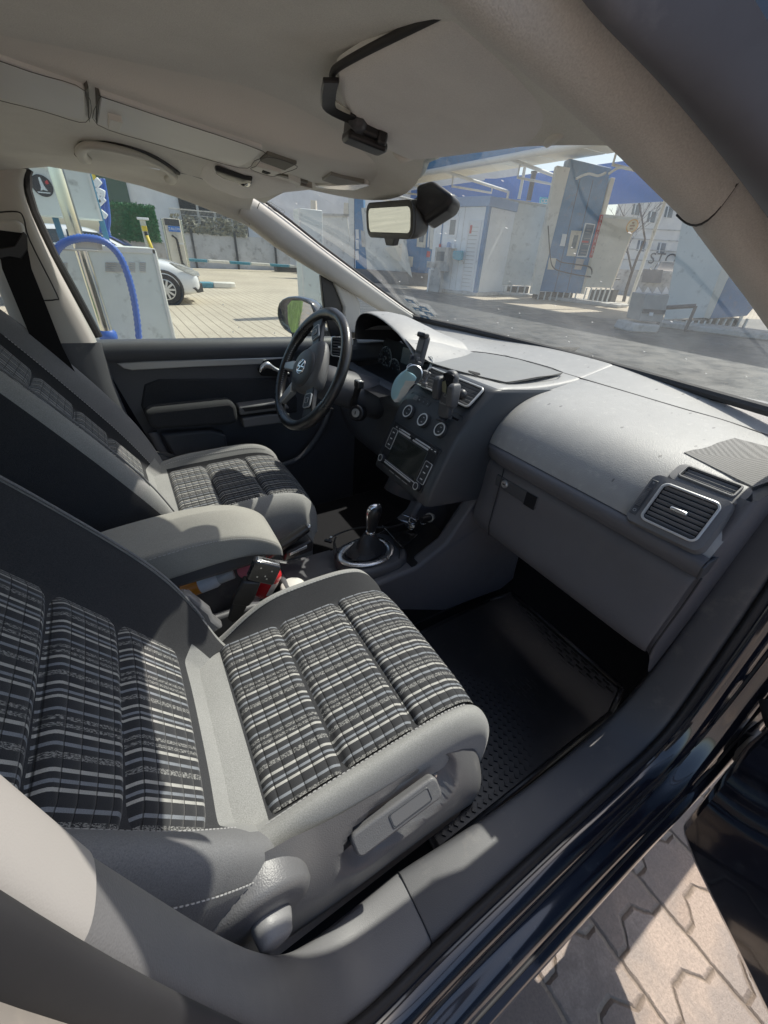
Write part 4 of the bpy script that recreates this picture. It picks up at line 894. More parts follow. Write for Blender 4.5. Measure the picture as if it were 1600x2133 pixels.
# ---------------------------------------------------------------- steering wheel, turned to the right
WHEEL_TURN=-58
wc=V((.448,.326,1.010)); rad=.187-.0155; _t=.507; _y=.051; Mw=frame(wc,(math.sin(_y),-math.cos(_y),0),(math.sin(_t)*math.cos(_y),math.sin(_t)*math.sin(_y),math.cos(_t)))@Matrix.Rotation(R(WHEEL_TURN),4,'Z')   # x to passenger side, y up the wheel, z towards the driver
mb=MB(); N=64; ring=[V((rad*math.cos(2*PI*k/N),rad*math.sin(2*PI*k/N),0)) for k in range(N)]
mb.tube(ring,[.0155+.002*max(0,math.cos(2*(2*PI*k/N-PI/2)*1)) *0+(.0025 if abs(abs((k/N*360)-90)-90)<35 else 0) for k in range(N)],14,closed=True); mb.xf(Mw)
stw=part(mb,'steering_wheel',m_leather,smooth=180)
# stitched inner seam
mb=MB()
for k in range(150):
    a=2*PI*k/150; p=V(((rad-.0145)*math.cos(a),(rad-.0145)*math.sin(a),.004)); d=V((-math.sin(a),math.cos(a),0)); mb.tube([p-d*.0026+V((0,0,-.002)),p+d*.0026+V((0,0,.002))],.0008,4)
mb.xf(Mw); part(mb,'rim_stitching',m_thread,stw)
m_hub=M('hub_plastic',(.075,.076,.078),.5,grain=(520,.4),var=.05)
hubo=[(-.082,.035),(-.075,.058),(-.05,.070),(0,.074),(.05,.070),(.075,.058),(.082,.035),(.070,-.02),(.052,-.062),(.03,-.085),(0,-.090),(-.03,-.085),(-.052,-.062),(-.070,-.02)]
mb=MB(); hp=[V((x,y,0)) for x,y in hubo]
mb.loft([[p*1.04+V((0,0,-.03)) for p in hp],[p*1.02+V((0,0,.0)) for p in hp],[p*.95+V((0,0,.012)) for p in hp],[p*.75+V((0,0,.020)) for p in hp],[p*.4+V((0,0,.023)) for p in hp]]); mb.xf(Mw); hub=part(mb,'hub',m_hub,stw,smooth=180,sub=2)
mb=MB(); mb.lathe([(.058,.012),(.057,.022),(.052,.0265),(.03,.029),(0,.0295)],Mw@V((0,-.004,0)),Mw.to_3x3()@V((0,0,1)),40); part(mb,'airbag_cover',M('airbag_plastic',(.045,.047,.05),.5,grain=(520,.4),var=.05),stw,smooth=180)
# emblem: ring with V over W
mb=MB(); c=V((0,-.004,.0298)); nn=40
mb.tube([c+V((.021*math.cos(2*PI*k/nn),.021*math.sin(2*PI*k/nn),0)) for k in range(nn)],.0019,8,closed=True)
def stroke(pts):
    P=[c+V((x*.021,y*.021,.0006)) for x,y in pts]
    for a,b in zip(P,P[1:]):
        d=(b-a).normalized(); n2=V((-d.y,d.x,0))*.0017; mb.prism([a+n2,b+n2,b-n2,a-n2],(0,0,.0012))
stroke([(-.36,.86),(0,.10),(.36,.86)]); stroke([(-.80,.46),(-.40,-.78),(0,.0),(.40,-.78),(.80,.46)])
mb.xf(Mw); part(mb,'emblem',m_chrome,stw,smooth=40)
# spokes with switch pads
for sx in (-1,1):
    mb=MB(); mb.loft([[V((sx*.06,.05,-.006)),V((sx*.06,.012,-.006)),V((sx*.06,.012,.012)),V((sx*.06,.05,.012))],[V((sx*.12,.045,-.008)),V((sx*.12,.004,-.008)),V((sx*.12,.004,.008)),V((sx*.12,.045,.008))],[V((sx*rad,.05,-.008)),V((sx*rad,-.01,-.008)),V((sx*rad,-.01,.006)),V((sx*rad,.05,.006))]]); mb.xf(Mw); part(mb,'spoke',m_black,stw,bevel=.004,bseg=3)
    mb=MB(); ringframe(mb,.044,.036,.008,.003,.004,0,.010); mb.box((0,0,.011),(.036,.028,.006),1); mb.box((0,0,.0145),(.012,.012,.003),2); ringframe(mb,.016,.016,.003,.0014,.002,0,.0145)
    mb.xf(Mw@Matrix.Translation((sx*.108,.026,0))@Matrix.Rotation(-sx*R(8),4,'Z')); part(mb,'switch_pad',[m_silverp,m_btn,m_black],stw,bevel=.0008)
    mb=MB(); a=V((sx*.035,-.075,0)); b_=V((sx*.062,-rad+.022,0))
    mb.loft([[a+V((-.017,0,-.008)),a+V((.017,0,-.008)),a+V((.017,0,.014)),a+V((-.017,0,.014))],[b_+V((-.012,0,-.010)),b_+V((.012,0,-.010)),b_+V((.012,0,.008)),b_+V((-.012,0,.008))]]); mb.xf(Mw); part(mb,'spoke',m_silverp,stw,bevel=.004,bseg=3)
# ---------------------------------------------------------------- front seats
def sm(t): t=max(0,min(1,t)); return t*t*(3-2*t)
def make_seat(yc, od, label):
    """od: +1 when the seat's outer side points to the car's left, -1 to its right; u runs outward"""
    root=bpy.data.objects.new('front_seat',None); COL.objects.link(root); root.parent=van; root['label']=label
    Y=lambda u: yc+od*u
    # ---- cushion
    cx=[-.105,-.08,-.05,-.02,.0,.03,.07,.12,.17,.22,.27,.31,.345,.372,.390,.398,.396]
    cz=[-.03,-.008,.0,.0,-.004,-.004,-.003,-.002,-.001,0,.0,-.002,-.010,-.027,-.055,-.095,-.16]
    bs=[.0,.15,.35,.6,.75,.9,1,1,1,1,.98,.9,.75,.6,.5,.45,.4]
    cols=[(-.243,-.25,0),(-.248,-.14,0),(-.247,-.05,0),(-.240,-.005,.3),(-.228,.008,.6),(-.215,.010,.9),(-.208,.006,.85),(-.200,.002,.7),(-.185,-.003,.35),(-.168,-.008,0),(-.162,-.010,0),(-.10,-.004,0),(0,-.002,0),(.10,-.004,0),(.148,-.010,0),(.153,-.008,0),(.160,-.002,.3),(.167,.004,.7),(.177,.008,.95),(.189,.007,.9),(.199,-.002,.6),(.205,-.016,.3),(.207,-.045,0),(.206,-.075,0),(.203,-.10,0)]
    z0=.664; mb=MB(); rows=[]
    for x,zz,b in zip(cx,cz,bs):
        r=[]
        for u,h,k in cols:
            hh=h+.034*k*b
            if x>.34 and abs(u)>.20: xx=x-(abs(u)-.20)*.9*sm((x-.34)/.05)
            else: xx=x
            lowr=.075*(1-sm((x+.03)/.17))*sm((-.155-u)/.05)
            r.append((xx,Y(u),z0+zz-lowr+hh*(1 if h<-.02 else (.4+.6*b))))
        rows.append(r)
    def mf(i,j):
        if 9<=j<=14 and 4<=i: return 1
        if 6<=j<9 and 4<=i<=13: return 1
        if j==15 and 4<=i<=12: return 1
        return 0
    mb.grid(rows,0,mf); cu=mb.build('cushion',[m_grey_f,m_char_f],root,smooth=180,sub=2)
    # ---- plaid insert with three channels
    pr=[(.004,.0),(.02,.0)]; arc=0; P=[]
    n=100
    cxz=[(x,z0+z) for x,z in zip(cx,cz)][3:]
    def czat(x):
        for (a,za),(b,zb) in zip(cxz,cxz[1:]):
            if a<=x<=b: return lerp(za,zb,sm((x-a)/(b-a))*.35+.65*(x-a)/(b-a))
        return cxz[-1][1]
    path_=[(.002+.36*k/80,None) for k in range(81)]
    path_=[(x,czat(x)) for x,_ in path_]+[(.375,z0-.032),(.386,z0-.048),(.3935,z0-.066),(.398,z0-.086),(.399,z0-.104)]
    segs=[.002,.121,.253,.60]
    rows=[]; vs=[]; s=0
    us=[-.167+.319*k/16 for k in range(17)]
    for i,(x,z) in enumerate(path_):
        if i: s+=math.hypot(x-path_[i-1][0],z-path_[i-1][1])
        vs.append(s)
        k=max(q for q in range(3) if x>=segs[q]-1e-6); a,b=segs[k],segs[k+1]
        e=min((x-a)/.018,(b-x)/.018,1); 
        if k==2: e=min((x-a)/.018,1)
        h=-.006+.013*math.sin(PI/2*max(0,e))
        # normal
        tx=(path_[min(i+1,len(path_)-1)][0]-path_[max(i-1,0)][0]); tz=(path_[min(i+1,len(path_)-1)][1]-path_[max(i-1,0)][1]); l=math.hypot(tx,tz); nx_,nz_=-tz/l,tx/l
        rows.append([(x+nx_*(h-.002*(u>.13 or u<-.145)+.003*math.cos((u+.0075)/.16*PI/2)),Y(u),z+nz_*(h-.003-.006*max(0,(abs(u+.0075)-.136)/.024)+.003*math.cos((u+.0075)/.16*PI/2))) for u in us])
    mb=MB(); mb.grid(rows,0,None,lambda i,j:(us[j]+.155,vs[i])); mb.build('cushion_insert',m_plaid,root,smooth=180)
    # ---- backrest
    B0=V((-.048,yc,.690)); UPd=V((-.5,0,.866)); N=V((.866,0,.5))
    def BP(u,s,h): return B0+V((0,od*u,0))+UPd*s+N*h
    st=[-.15,-.09,-.05,-.03,.0,.04,.09,.15,.22,.30,.38,.46,.53,.58,.615,.63]
    kk=[.0,.1,.25,.4,.6,.85,1.1,1.25,1.3,1.25,1.15,.95,.65,.35,.1,-.3]
    wid=[.78,.82,.86,.89,.92,.95,.98,1.0,1.0,1.0,1.0,.99,.96,.90,.80,.7]
    bc=[(-.235,-.12,0),(-.250,-.09,0),(-.252,-.05,0),(-.250,-.01,0),(-.243,.015,.5),(-.232,.022,.9),(-.218,.022,1),(-.200,.014,.75),(-.178,.003,.35),(-.156,-.006,0),(-.150,-.010,0),(-.09,-.006,0),(0,-.006,0),(.09,-.006,0),(.150,-.010,0),(.156,-.006,0),(.170,.003,.35),(.190,.014,.75),(.210,.022,1),(.228,.022,.95),(.243,.010,.5),(.252,-.02,.1),(.255,-.055,0),(.252,-.09,0),(.235,-.12,0)]
    mb=MB(); rows=[]
    for s_,k_,w_ in zip(st,kk,wid):
        rows.append([BP(u*w_,s_,(h+.038*b*k_) if h>-.05 else h+ (.03 if s_>.6 else 0)) for u,h,b in bc])
    def mfb(i,j):
        if i<4 and 8<=j<=16: return 0
        if j in(4,5): return 0          # pale piped rim of the inner bolster
        if 6<=j<=9: return 1
        if j in(14,15): return 1
        if 16<=j<=20: return 2
        if 21<=j: return 2
        if j<4: return 1
        return 1
    mb.loft(rows,0,True,True,mfb); br=mb.build('backrest',[m_grey_f,m_char_f,m_mid_f],root,smooth=180,sub=2)
    segs=[.022,.145,.252,.365,.48,.60]; us=[-.154+.308*k/16 for k in range(17)]; rows=[]; vs=[]
    for i in range(150):
        s_=.022+.565*i/149; k=max(q for q in range(5) if s_>=segs[q]-1e-6); a,b=segs[k],segs[k+1]
        e=max(0,min((s_-a)/.018,(b-s_)/.018,1)); h=-.008+.015*math.sin(PI/2*e); vs.append(s_)
        rows.append([BP(u,s_,h-.004-.008*max(0,(abs(u)-.130)/.024)+.004*math.cos(u/.154*PI/2)) for u in us])
    mb=MB(); mb.grid(rows,0,None,lambda i,j:(us[j]+.155,vs[i]+.0075)); mb.build('backrest_insert',m_plaid,root,smooth=180)
    # ---- stitching
    def stitches(pts,name='seam_stitching'):
        mb=MB(); C_=catmull(pts,14); 
        L=0; nxt=0
        for a,b in zip(C_,C_[1:]):
            d=(b-a); l=d.length; 
            while nxt<L+l:
                p=a+d*((nxt-L)/l); t=d.normalized(); mb.tube([p-t*.0022,p+t*.0022],.0008,4); nxt+=.0075
            L+=l
        mb.build(name,m_thread,root,smooth=0)
    def cpt(i,j,dz=.0012):
        u,h,k=cols[j]; x,zz,b=cx[i],cz[i],bs[i]; hh=h+.034*k*b; return V((x,Y(u),z0+zz+hh*(.4+.6*b)+dz-.075*(1-sm((x+.03)/.17))*sm((-.155-u)/.05)))
    stitches([cpt(i,6) for i in range(4,13)]); stitches([cpt(i,17,.0005) for i in range(4,13)])
    def bpt(i,j,dh=.0005):
        u,h,b=bc[j]; return BP(u*wid[i],st[i],h+.038*b*kk[i]+dh)
    stitches([bpt(i,6) for i in range(4,13)]); stitches([bpt(i,16) for i in range(4,12)]); stitches([bpt(i,20) for i in range(4,12)])
    mb=MB(); mb.tube(catmull([bpt(i,6,.0) for i in range(4,13)],4),.0022,6); mb.build('piping',m_mid_f,root,smooth=180)
    # ---- headrest
    mb=MB(); hc=BP(0,.74,-.02); rows=[]
    for w,h,o in((.05,.03,-.03),(.10,.07,-.028),(.115,.085,0),(.10,.07,.035),(.05,.03,.04)):
        rows.append([hc+V((0,p.x,0))+UPd*p.y+N*o for p in rrect(2*w,2*h,.028)])
    mb.loft(rows); hr=mb.build('headrest',m_char_f,root,smooth=180,sub=1)
    mb=MB()
    for sx in(-.05,.05): mb.cyl(BP(sx,.60,-.05),BP(sx,.68,-.03),.006)
    mb.build('headrest_posts',m_chrome,root)
    # ---- outer side cover
    mb=MB(); NXs,NZs=56,34; rows=[]
    tops=[(-.12,.64),(-.08,.675),(-.045,.705),(-.015,.715),(.02,.705),(.05,.685),(.09,.672),(.15,.664),(.22,.658),(.28,.645),(.32,.622),(.35,.59),(.38,.545),(.394,.50)]
    def topz(x):
        for (a,za),(b,zb) in zip(tops,tops[1:]):
            if a<=x<=b: return lerp(za,zb,(x-a)/(b-a))
        return tops[-1][1]
    for i in range(NXs+1):
        x=-.12+.512*i/NXs; tz=topz(x); r=[]
        for j in range(NZs+1):
            t=j/NZs; z=tz-(tz-.33)*t
            out=.204+.033*math.sin(min(1,t/.42)*PI/2)
            out+=.006*math.sin(PI*min(1,t*1.2))
            out-=.012*sm((t-.55)/.4)
            if x>.345: out-=.03*((x-.345)/.047)**2
            # hinge bulge
            out+=.010*sm(1-math.hypot((x+.015)/.075,(z-.655)/.085))
            # recess round the height lever
            dx=x-.225; dz_=z-.600; seg=max(-.10,min(.02,dx)); dd=math.hypot((dx-seg),dz_-(seg*.1))
            out-=.022*sm((.050-dd)/.012)
            r.append((x,Y(out),z))
        rows.append(r)
    mb.grid(rows); cv=mb.build('side_cover',m_seatpl,root,smooth=180)
    # recliner hinge cap, knob, lumbar wheel
    hc_=V((-.022,Y(.238),.655))
    ax=V((0,od,0))
    mb=MB(); mb.lathe([(.064,-.03),(.064,-.002),(.060,.004),(.050,.007),(0,.008)],hc_+V((-.012,0,-.012)),ax,48); mb.build('hinge_cap',m_seatpl,root,smooth=40)
    mb=MB(); rings=[]
    for r_,h_,q in((.023,0,0),(.0245,.004,0),(.023,.012,0),(.0195,.024,0),(.016,.0265,0)):
        rings.append([hc_+V((-.006,od*(h_+.006),-.022))+V((math.cos(2*PI*k/24)*r_*(1+.10*math.cos(3*2*PI*k/24)),0,math.sin(2*PI*k/24)*r_*(1+.10*math.cos(3*2*PI*k/24)))) for k in range(24)])
    mb.loft(rings); mb.build('recliner_knob',m_knob,root,bevel=.002,smooth=50)
    mb=MB(); wc_=V((-.085,Y(.222),.60)); mb.lathe([(.0,.018),(.034,.018),(.038,.012),(.038,-.02)],wc_,ax,40)
    for k in range(28):
        a=2*PI*k/28; mb.box(wc_+V((.0385*math.cos(a),od*.0,.0385*math.sin(a))),(.0035,.026,.003),0,Matrix.Rotation(-a,3,'Y'))
    mb.build('lumbar_wheel',m_dark,root,bevel=.0008)
    # height lever
    mb=MB(); a=V((.105,Y(.226),.612)); b=V((.232,Y(.228),.630)); d=(b-a).normalized(); up=V((0,od*.75,.66)).normalized(); sd=d.cross(up).normalized()
    F=Matrix(((d.x,sd.x,up.x,a.x),(d.y,sd.y,up.y,a.y),(d.z,sd.z,up.z,a.z),(0,0,0,1)))
    Lh=(b-a).length
    mb.prism([V((p.x+Lh/2,p.y,-.006)) for p in rrect(Lh+.02,.036,.010)],(0,0,.017)); mb.xf(F); lv=mb.build('height_lever',m_seatpl,root,bevel=.004,bseg=3)
    mb=MB(); ringframe(mb,Lh*.55,.022,.004,.0018,.0016,0,.0105); mb.prism([V((p.x,p.y,.0105)) for p in rrect(Lh*.55-.006,.018,.003)],(0,0,.0012),1); mb.xf(F@Matrix.Translation((Lh*.66,0,0))); mb.build('lever_pad',[m_dark,m_mid],root,smooth=30)
    mb=MB(); mb.box(V((.090,Y(.215),.606)),(.03,.016,.022),0,Matrix.Rotation(-R(20),3,'Y')); mb.build('lever_slot',m_void,root,bevel=.004)
    mb=MB(); mb.lathe([(.0045,.0),(.0045,.003),(.002,.004),(0,.003)],V((.262,Y(.207),.590)),ax,12); mb.build('screw',m_satin,root)
    # runner under the seat
    mb=MB(); mb.box((.12,yc,.40),(.42,.40,.18)); 
    for s_ in(-.19,.19): mb.box((.10,yc+s_,.27),(.66,.04,.05))
    mb.build('seat_base',m_void,root,bevel=.01)
    return root
seat_p=make_seat(-.425,-1,'passenger seat nearest the open door, its plaid cushion mostly in sunlight')
seat_d=make_seat(.395,1,'driver seat beyond the armrest, behind the steering wheel')
# ---------------------------------------------------------------- armrest between the seats
mb=MB(); stt=[(-.20,.715,.760,.070),(-.19,.705,.775,.074),(-.10,.700,.782,.076),(0,.705,.787,.076),(.07,.708,.783,.076),(.125,.703,.768,.076),(.165,.688,.745,.075),(.190,.676,.722,.073),(.200,.668,.700,.070),(.196,.664,.680,.064)]
rr=[]
for x,zb,zt,w in stt:
    h=zt-zb
    rr.append([(x,-w*.95,zb),(x,-w,zb+.006),(x,-w,zb+h*.6),(x,-w,zt-.012),(x,-w*.97,zt-.003),(x,-w*.90,zt),(x,-w*.5,zt+.002),(x,w*.5,zt+.002),(x,w*.90,zt),(x,w*.97,zt-.003),(x,w,zt-.012),(x,w,zb+h*.6),(x,w,zb+.006),(x,w*.95,zb)])
mb.loft(rr,0); arm=part(mb,'armrest',fabric('armrest_cloth',(.31,.303,.272),.12),smooth=180,sub=2)
mb=MB(); C_=catmull([(x,-w*1.0,zt-.009) for x,zb,zt,w in stt[1:8]],12); L=0
for a,b in zip(C_[::1],C_[1:]):
    d=(b-a).normalized(); mb.tube([a+V((0,-.001,0)),a+d*min((b-a).length*.6,.005)+V((0,-.001,0))],.0008,4)
part(mb,'seam_stitching',m_thread,arm,smooth=0)
mb=MB(); mb.box((0,.02,.665),(.34,.10,.06)); part(mb,'armrest_hinge',m_console,arm,bevel=.015)
# ---------------------------------------------------------------- centre console
mb=MB(); 
ol=[(-.30,.60),(-.06,.60),(-.03,.585),(.10,.578),(.16,.555),(.26,.50),(.34,.488),(.66,.488),(.72,.50),(.80,.60),(.95,.66),(.95,.26),(-.30,.26)]
for s in(-1,1):
    mb.prism([(x,s*.085,z) for x,z in ol],(0,s*.022,0))
mb.box((.0,0,.40),(.46,.17,.02)); mb.box((.50,0,.475),(.55,.17,.02)); mb.box((-.22,0,.52),(.1,.17,.16)); mb.box((.215,0,.46),(.02,.17,.10))
con=part(mb,'centre_console',m_console,bevel=.008,bseg=3)
mb=MB(); mb.grid([[(x,y,z) for y in(-.106,-.04,.04,.106)] for x,z in((.225,.505),(.30,.494),(.40,.490))]); part(mb,'console_tray',m_console,con,smooth=60)
mb=MB(); mb.tube(catmull([at(405,1172,y=.09),at(440,1156,y=.09),at(470,1150,y=.09),at(484,1160,y=.085),at(488,1180,y=.085)],6),.006,8); part(mb,'bin_rim',m_mid,con,smooth=180)
# flank running forward to the firewall
mb=MB(); mb.prism([(.40,-.108,.49),(.60,-.112,.50),(.70,-.118,.56),(.76,-.125,.66),(.78,-.145,.74),(1.0,-.17,.72),(1.05,-.16,.26),(.34,-.108,.26),(.30,-.106,.46)],(0,.05,0)); part(mb,'console_flank',m_dashlow,con,bevel=.012,bseg=3)
mb=MB(); mb.prism([(.40,.108,.49),(.60,.112,.50),(.70,.118,.56),(.76,.125,.66),(.78,.145,.74),(1.0,.17,.72),(1.05,.16,.26),(.34,.108,.26),(.30,.106,.46)],(0,-.05,0)); part(mb,'console_flank',m_dashlow,con,bevel=.012,bseg=3)
# gear selector plinth
mb=MB(); pl=[(.375,.0),(.385,.06),(.42,.085),(.50,.09),(.60,.088),(.62,.0),(.60,-.088),(.50,-.09),(.42,-.085),(.385,-.06)]
mb.loft([[V((x,y,.47)) for x,y in pl],[V((x,y,.505)) for x,y in pl],[V((lerp(x,.49,.06),y*.93,.522)) for x,y in pl],[V((lerp(x,.49,.12),y*.86,.526)) for x,y in pl]]); part(mb,'selector_plinth',m_console,con,smooth=180,sub=1)
mb=MB(); N=40; el=[V((.475+.083*math.cos(2*PI*k/N),.058*math.sin(2*PI*k/N)*(1+.12*math.cos(2*PI*k/N)),.531)) for k in range(N)]
mb.tube(el,.0115,10,closed=True,flat=.42); gr=part(mb,'selector_ring',m_satin,con,smooth=180)
mb=MB(); mb.text('P R N D',.009,(.402,.018,.5385),(.5,-.9,0),(.9,.5,0)); part(mb,'selector_letters',m_black,con,smooth=0,recalc=False)
mb=MB(); rr=[]
for t in range(9):
    q=t/8; rr.append([V((lerp(.475,.488,q)+lerp(.076,.016,q**.75)*math.cos(a)*(1+.10*math.sin(3*a+q*5)*math.sin(PI*q)),lerp(.051,.014,q**.75)*math.sin(a)*(1+.10*math.cos(4*a+q*4)*math.sin(PI*q)),.529+.075*q+.006*math.sin(9*q+2*a)*math.sin(PI*q))) for a in [2*PI*k/28 for k in range(28)]])
mb.loft(rr); gl=part(mb,'gear_lever',m_leatherm,smooth=180,sub=1)
# chrome and leather knob
kx=V((.497,0,.655)); 
mb=MB(); rr=[]
for z,rx,ry in((-.052,.012,.013),(-.045,.0145,.015),(-.02,.018,.017),(.005,.023,.0195),(.022,.025,.0205),(.036,.021,.018),(.043,.012,.011)):
    c=kx+V((z*.12,0,z)); rr.append([c+V((rx*math.cos(2*PI*k/24),ry*math.sin(2*PI*k/24),0)) for k in range(24)])
mb.loft(rr); part(mb,'lever_knob',m_leather,gl,smooth=180,sub=1)
mb=MB(); rr=[]
for z,rx,ry in((-.046,.0155,.0145),(-.02,.0185,.017),(.005,.0235,.0195),(.024,.0262,.0205),(.039,.022,.018),(.0465,.012,.011)):
    c=kx+V((z*.12,0,z)); rr.append([c+V((rx*math.cos(a)*1.02,ry*math.sin(a)*.62,.001)) for a in [2*PI*k/24 for k in range(24)]])
mb.loft(rr); mb.lathe([(.0145,-.056),(.0158,-.054),(.0158,-.048),(.0145,-.046)],kx+V((-.001,0,0)),(0.12,0,1),24); part(mb,'knob_frame',m_chrome,gl,smooth=180,sub=1)
mb=MB(); mb.lathe([(.0125,-.066),(.0155,-.063),(.0155,-.058),(.0125,-.056)],kx,(0.12,0,1),24); part(mb,'copper_band',m_copper,gl,smooth=180)
# front tray and power socket
mb=MB(); mb.prism([(.585,-.10,.502),(.585,.10,.502),(.76,.10,.535),(.76,-.10,.535)],(0,0,-.02)); part(mb,'front_tray',m_void,con,bevel=.004)
sc_=at(895,1078,x=.735); mb=MB(); mb.lathe([(.0165,0),(.0165,.004),(.0125,.005),(.0115,0),(.0115,-.02)],sc_,(-.9,-.35,.35),28,0,None,False); part(mb,'power_socket',m_silverp,con)
# handbrake
mb=MB(); p0=at(578,1142,y=.072); p1=at(641,1098,y=.072); mb.tube([p0-(p1-p0)*.6,p0,lerp(p0,p1,.5),p1],[.016,.0165,.0175,.0155],14,flat=.9); hbk=part(mb,'handbrake',m_leather,smooth=60)
mb=MB(); mb.cyl(p1,p1+(p1-p0).normalized()*.010,.0075); part(mb,'release_button',m_satin,hbk,bevel=.002)
mb=MB(); q=[at(596,1152,y=.05),at(648,1126,y=.05),at(655,1132,y=.05),at(653,1148,y=.05),at(590,1172,y=.05)]
mb.prism(q,(0,.045,0)); part(mb,'handbrake_base',m_black,hbk,bevel=.006)
mb=MB(); mb.prism([at(604,1153,y=.048),at(640,1136,y=.048),at(640,1142,y=.048),at(604,1158,y=.048)],(0,.003,0)); part(mb,'handbrake_slot',m_satin,hbk,bevel=.001)
# seat belt buckle on the passenger side of the console
Fb,wb_,hb_=quadframe([at(536,1168,y=-.13),at(587,1180,y=-.145),at(570,1220,y=-.145),at(508,1207,y=-.13)])
mb=MB(); mb.prism([V((p.x,p.y,-.022)) for p in rrect(wb_,hb_,.006)],(0,0,.024)); mb.xf(Fb); bk=part(mb,'belt_buckle',m_piano,bevel=.004,bseg=3)
mb=MB(); mb.box((0,hb_*.5+.001,-.010),(wb_*.8,.003,.016)); mb.box((0,hb_*.5+.0022,-.010),(wb_*.5,.003,.004),1); mb.xf(Fb); part(mb,'buckle_slot',[m_satin,m_void],bk,bevel=.001)
mb=MB()
for x,y in((-.012,.012),(.014,.010),(-.012,-.012),(.004,-.006),(.010,-.012)): mb.box((x,y,.002),(.003,.003,.001))
mb.xf(Fb); part(mb,'buckle_rivets',m_satin,bk,smooth=0)
Q=[at(506,1212,y=-.132),at(543,1216,y=-.14),at(530,1250,y=-.14),at(518,1265,y=-.14),at(480,1260,y=-.132)]
mb=MB(); mb.prism(Q,(.006,.018,.004)); part(mb,'buckle_stalk',m_black,bk,bevel=.004)
Q=[at(485,1258,y=-.128),at(516,1262,y=-.136),at(500,1292,y=-.136),at(484,1298,y=-.136),at(474,1290,y=-.128)]
mb=MB(); mb.prism(Q,(.004,.012,.002)); part(mb,'buckle_strap',m_black,bk,bevel=.003)
# hinge bracket trim beside the passenger seat's backrest
Q=[at(378,1238,y=-.155),at(398,1242,y=-.16),at(440,1275,y=-.17),at(446,1290,y=-.175),at(468,1308,y=-.18),at(400,1345,y=-.185),at(372,1290,y=-.16)]
mb=MB(); mb.prism(Q,(0,.03,-.005)); part(mb,'seat_bracket',m_mid,seat_p,bevel=.008,bseg=3)
# ---------------------------------------------------------------- loose things in the cabin
# rubber mat
mat_t=thing('floor_mat','black ribbed rubber mat on the floor in front of the passenger seat','floor mat',(.7,-.42,.245))
mb=MB(); mb.prism([(.30,-.665,.244),(.30,-.17,.244),(.92,-.17,.244),(1.0,-.20,.27),(1.0,-.64,.27),(.92,-.665,.244)],(0,0,.006)); mb.build('mat_sheet',m_rubber,mat_t,bevel=.003)
mb=MB(); pts=[(.30,-.665),(.30,-.17),(.92,-.17),(1.0,-.2),(1.0,-.64),(.92,-.665)]
for a,b in zip(pts,pts[1:]+pts[:1]): mb.tube([(a[0],a[1],.252+(.025 if a[0]>.95 else 0)),(b[0],b[1],.252+(.025 if b[0]>.95 else 0))],.008,6)
mb.build('mat_edge',m_rubber,mat_t,smooth=180)
mb=MB()
for i in range(24):
    for j in range(12):
        x=.72+.0115*i; y=-.62+.038*j+(.019 if i%2 else 0)
        if y>-.20: continue
        mb.box((x,y,.2525+max(0,(x-.92)*.32)),(.0045,.024,.007))
mb.build('rib_pattern',m_rubber,mat_t,bevel=.001)
mb=MB()
for i in range(22):
    for j in range(26):
        mb.box((.33+.0175*i,-.645+.0182*j,.2525),(.009,.009,.006),0,rotz(R(45)))
mb.build('stud_pattern',m_rubber,mat_t)
# phone holder clipped to the air vent
def place(mb,fr): mb.xf(fr)
ph=thing('phone_holder','black phone holder with side clamps gripping the centre air vent','phone holder',(.70,-.02,1.0),'phone holders on the dashboard')
top=at(945,775,x=.665); bot=at(918,868,x=.655)
ul=(top-bot).normalized(); Fp=frame((top+bot)/2,V((.12,-1,-.0)),ul); Lh=(top-bot).length
o=[V((p.x,p.y,0)) for p in rrect(.040,Lh*1.04,.0185,7)]
def so2(kx,ky,z): return [V((p.x*kx,p.y*ky,z)) for p in o]
mb=MB(); mb.loft([so2(.8,.95,-.016),so2(1,1,-.012),so2(1,1,0),so2(.9,.97,.005),so2(.6,.85,.006)]); place(mb,Fp); body=mb.build('holder_body',m_dark,ph,smooth=50,sub=1)
mb=MB(); mb.loft([[V((p.x*.9,p.y*.26+Lh*.33,.0045)) for p in o],[V((p.x*.86,p.y*.25+Lh*.33,.0075)) for p in o]]); place(mb,Fp); mb.build('charging_pad',m_piano,ph,smooth=40)
mb=MB(); mb.prism([V((-.012,Lh*.06,.0066)),V((.003,Lh*.05,.0066)),V((.001,Lh*.2,.0082)),V((-.006,Lh*.30,.0085)),V((-.016,Lh*.25,.0082))],(0,0,.0012)); place(mb,Fp); mb.build('film_tab',M('film',(.20,.20,.13),.3),ph,smooth=0)
for sx,yo in((-1,.10),(1,.05)):
    mb=MB(); rr=[]
    for y,w,zz in((-.030,.007,.012),(-.024,.010,.018),(0,.011,.022),(.022,.010,.022),(.030,.006,.016)):
        c=V((sx*.026,y+Lh*yo,0)); rr.append([c+V((-w,0,-.008)),c+V((w,0,-.008)),c+V((w,0,zz)),c+V((-w,0,zz))])
    mb.loft(rr); place(mb,Fp); mb.build('clamp_arm',m_console if sx>0 else m_dark,ph,bevel=.004,bseg=3)
mb=MB(); mb.text('Fashion',.0078,(-.003,-Lh*.18,.0068),(1,0,0),(0,1,0)); ringframe(mb,.009,.009,.0044,.0008,.0004,0,.0066); mb.xf(Matrix.Identity(4)); place(mb,Fp); mb.build('holder_lettering',m_printg,ph,smooth=0,recalc=False)
mb=MB(); q=at(962,822,x=.688); mb.tube([Fp@V((.008,.0,-.012)),q+V((-.01,.006,0)),q],[.009,.009,.008],12); mb.ell(q,(.014,.014,.014)); mb.build('ball_joint',m_black,ph,smooth=180)
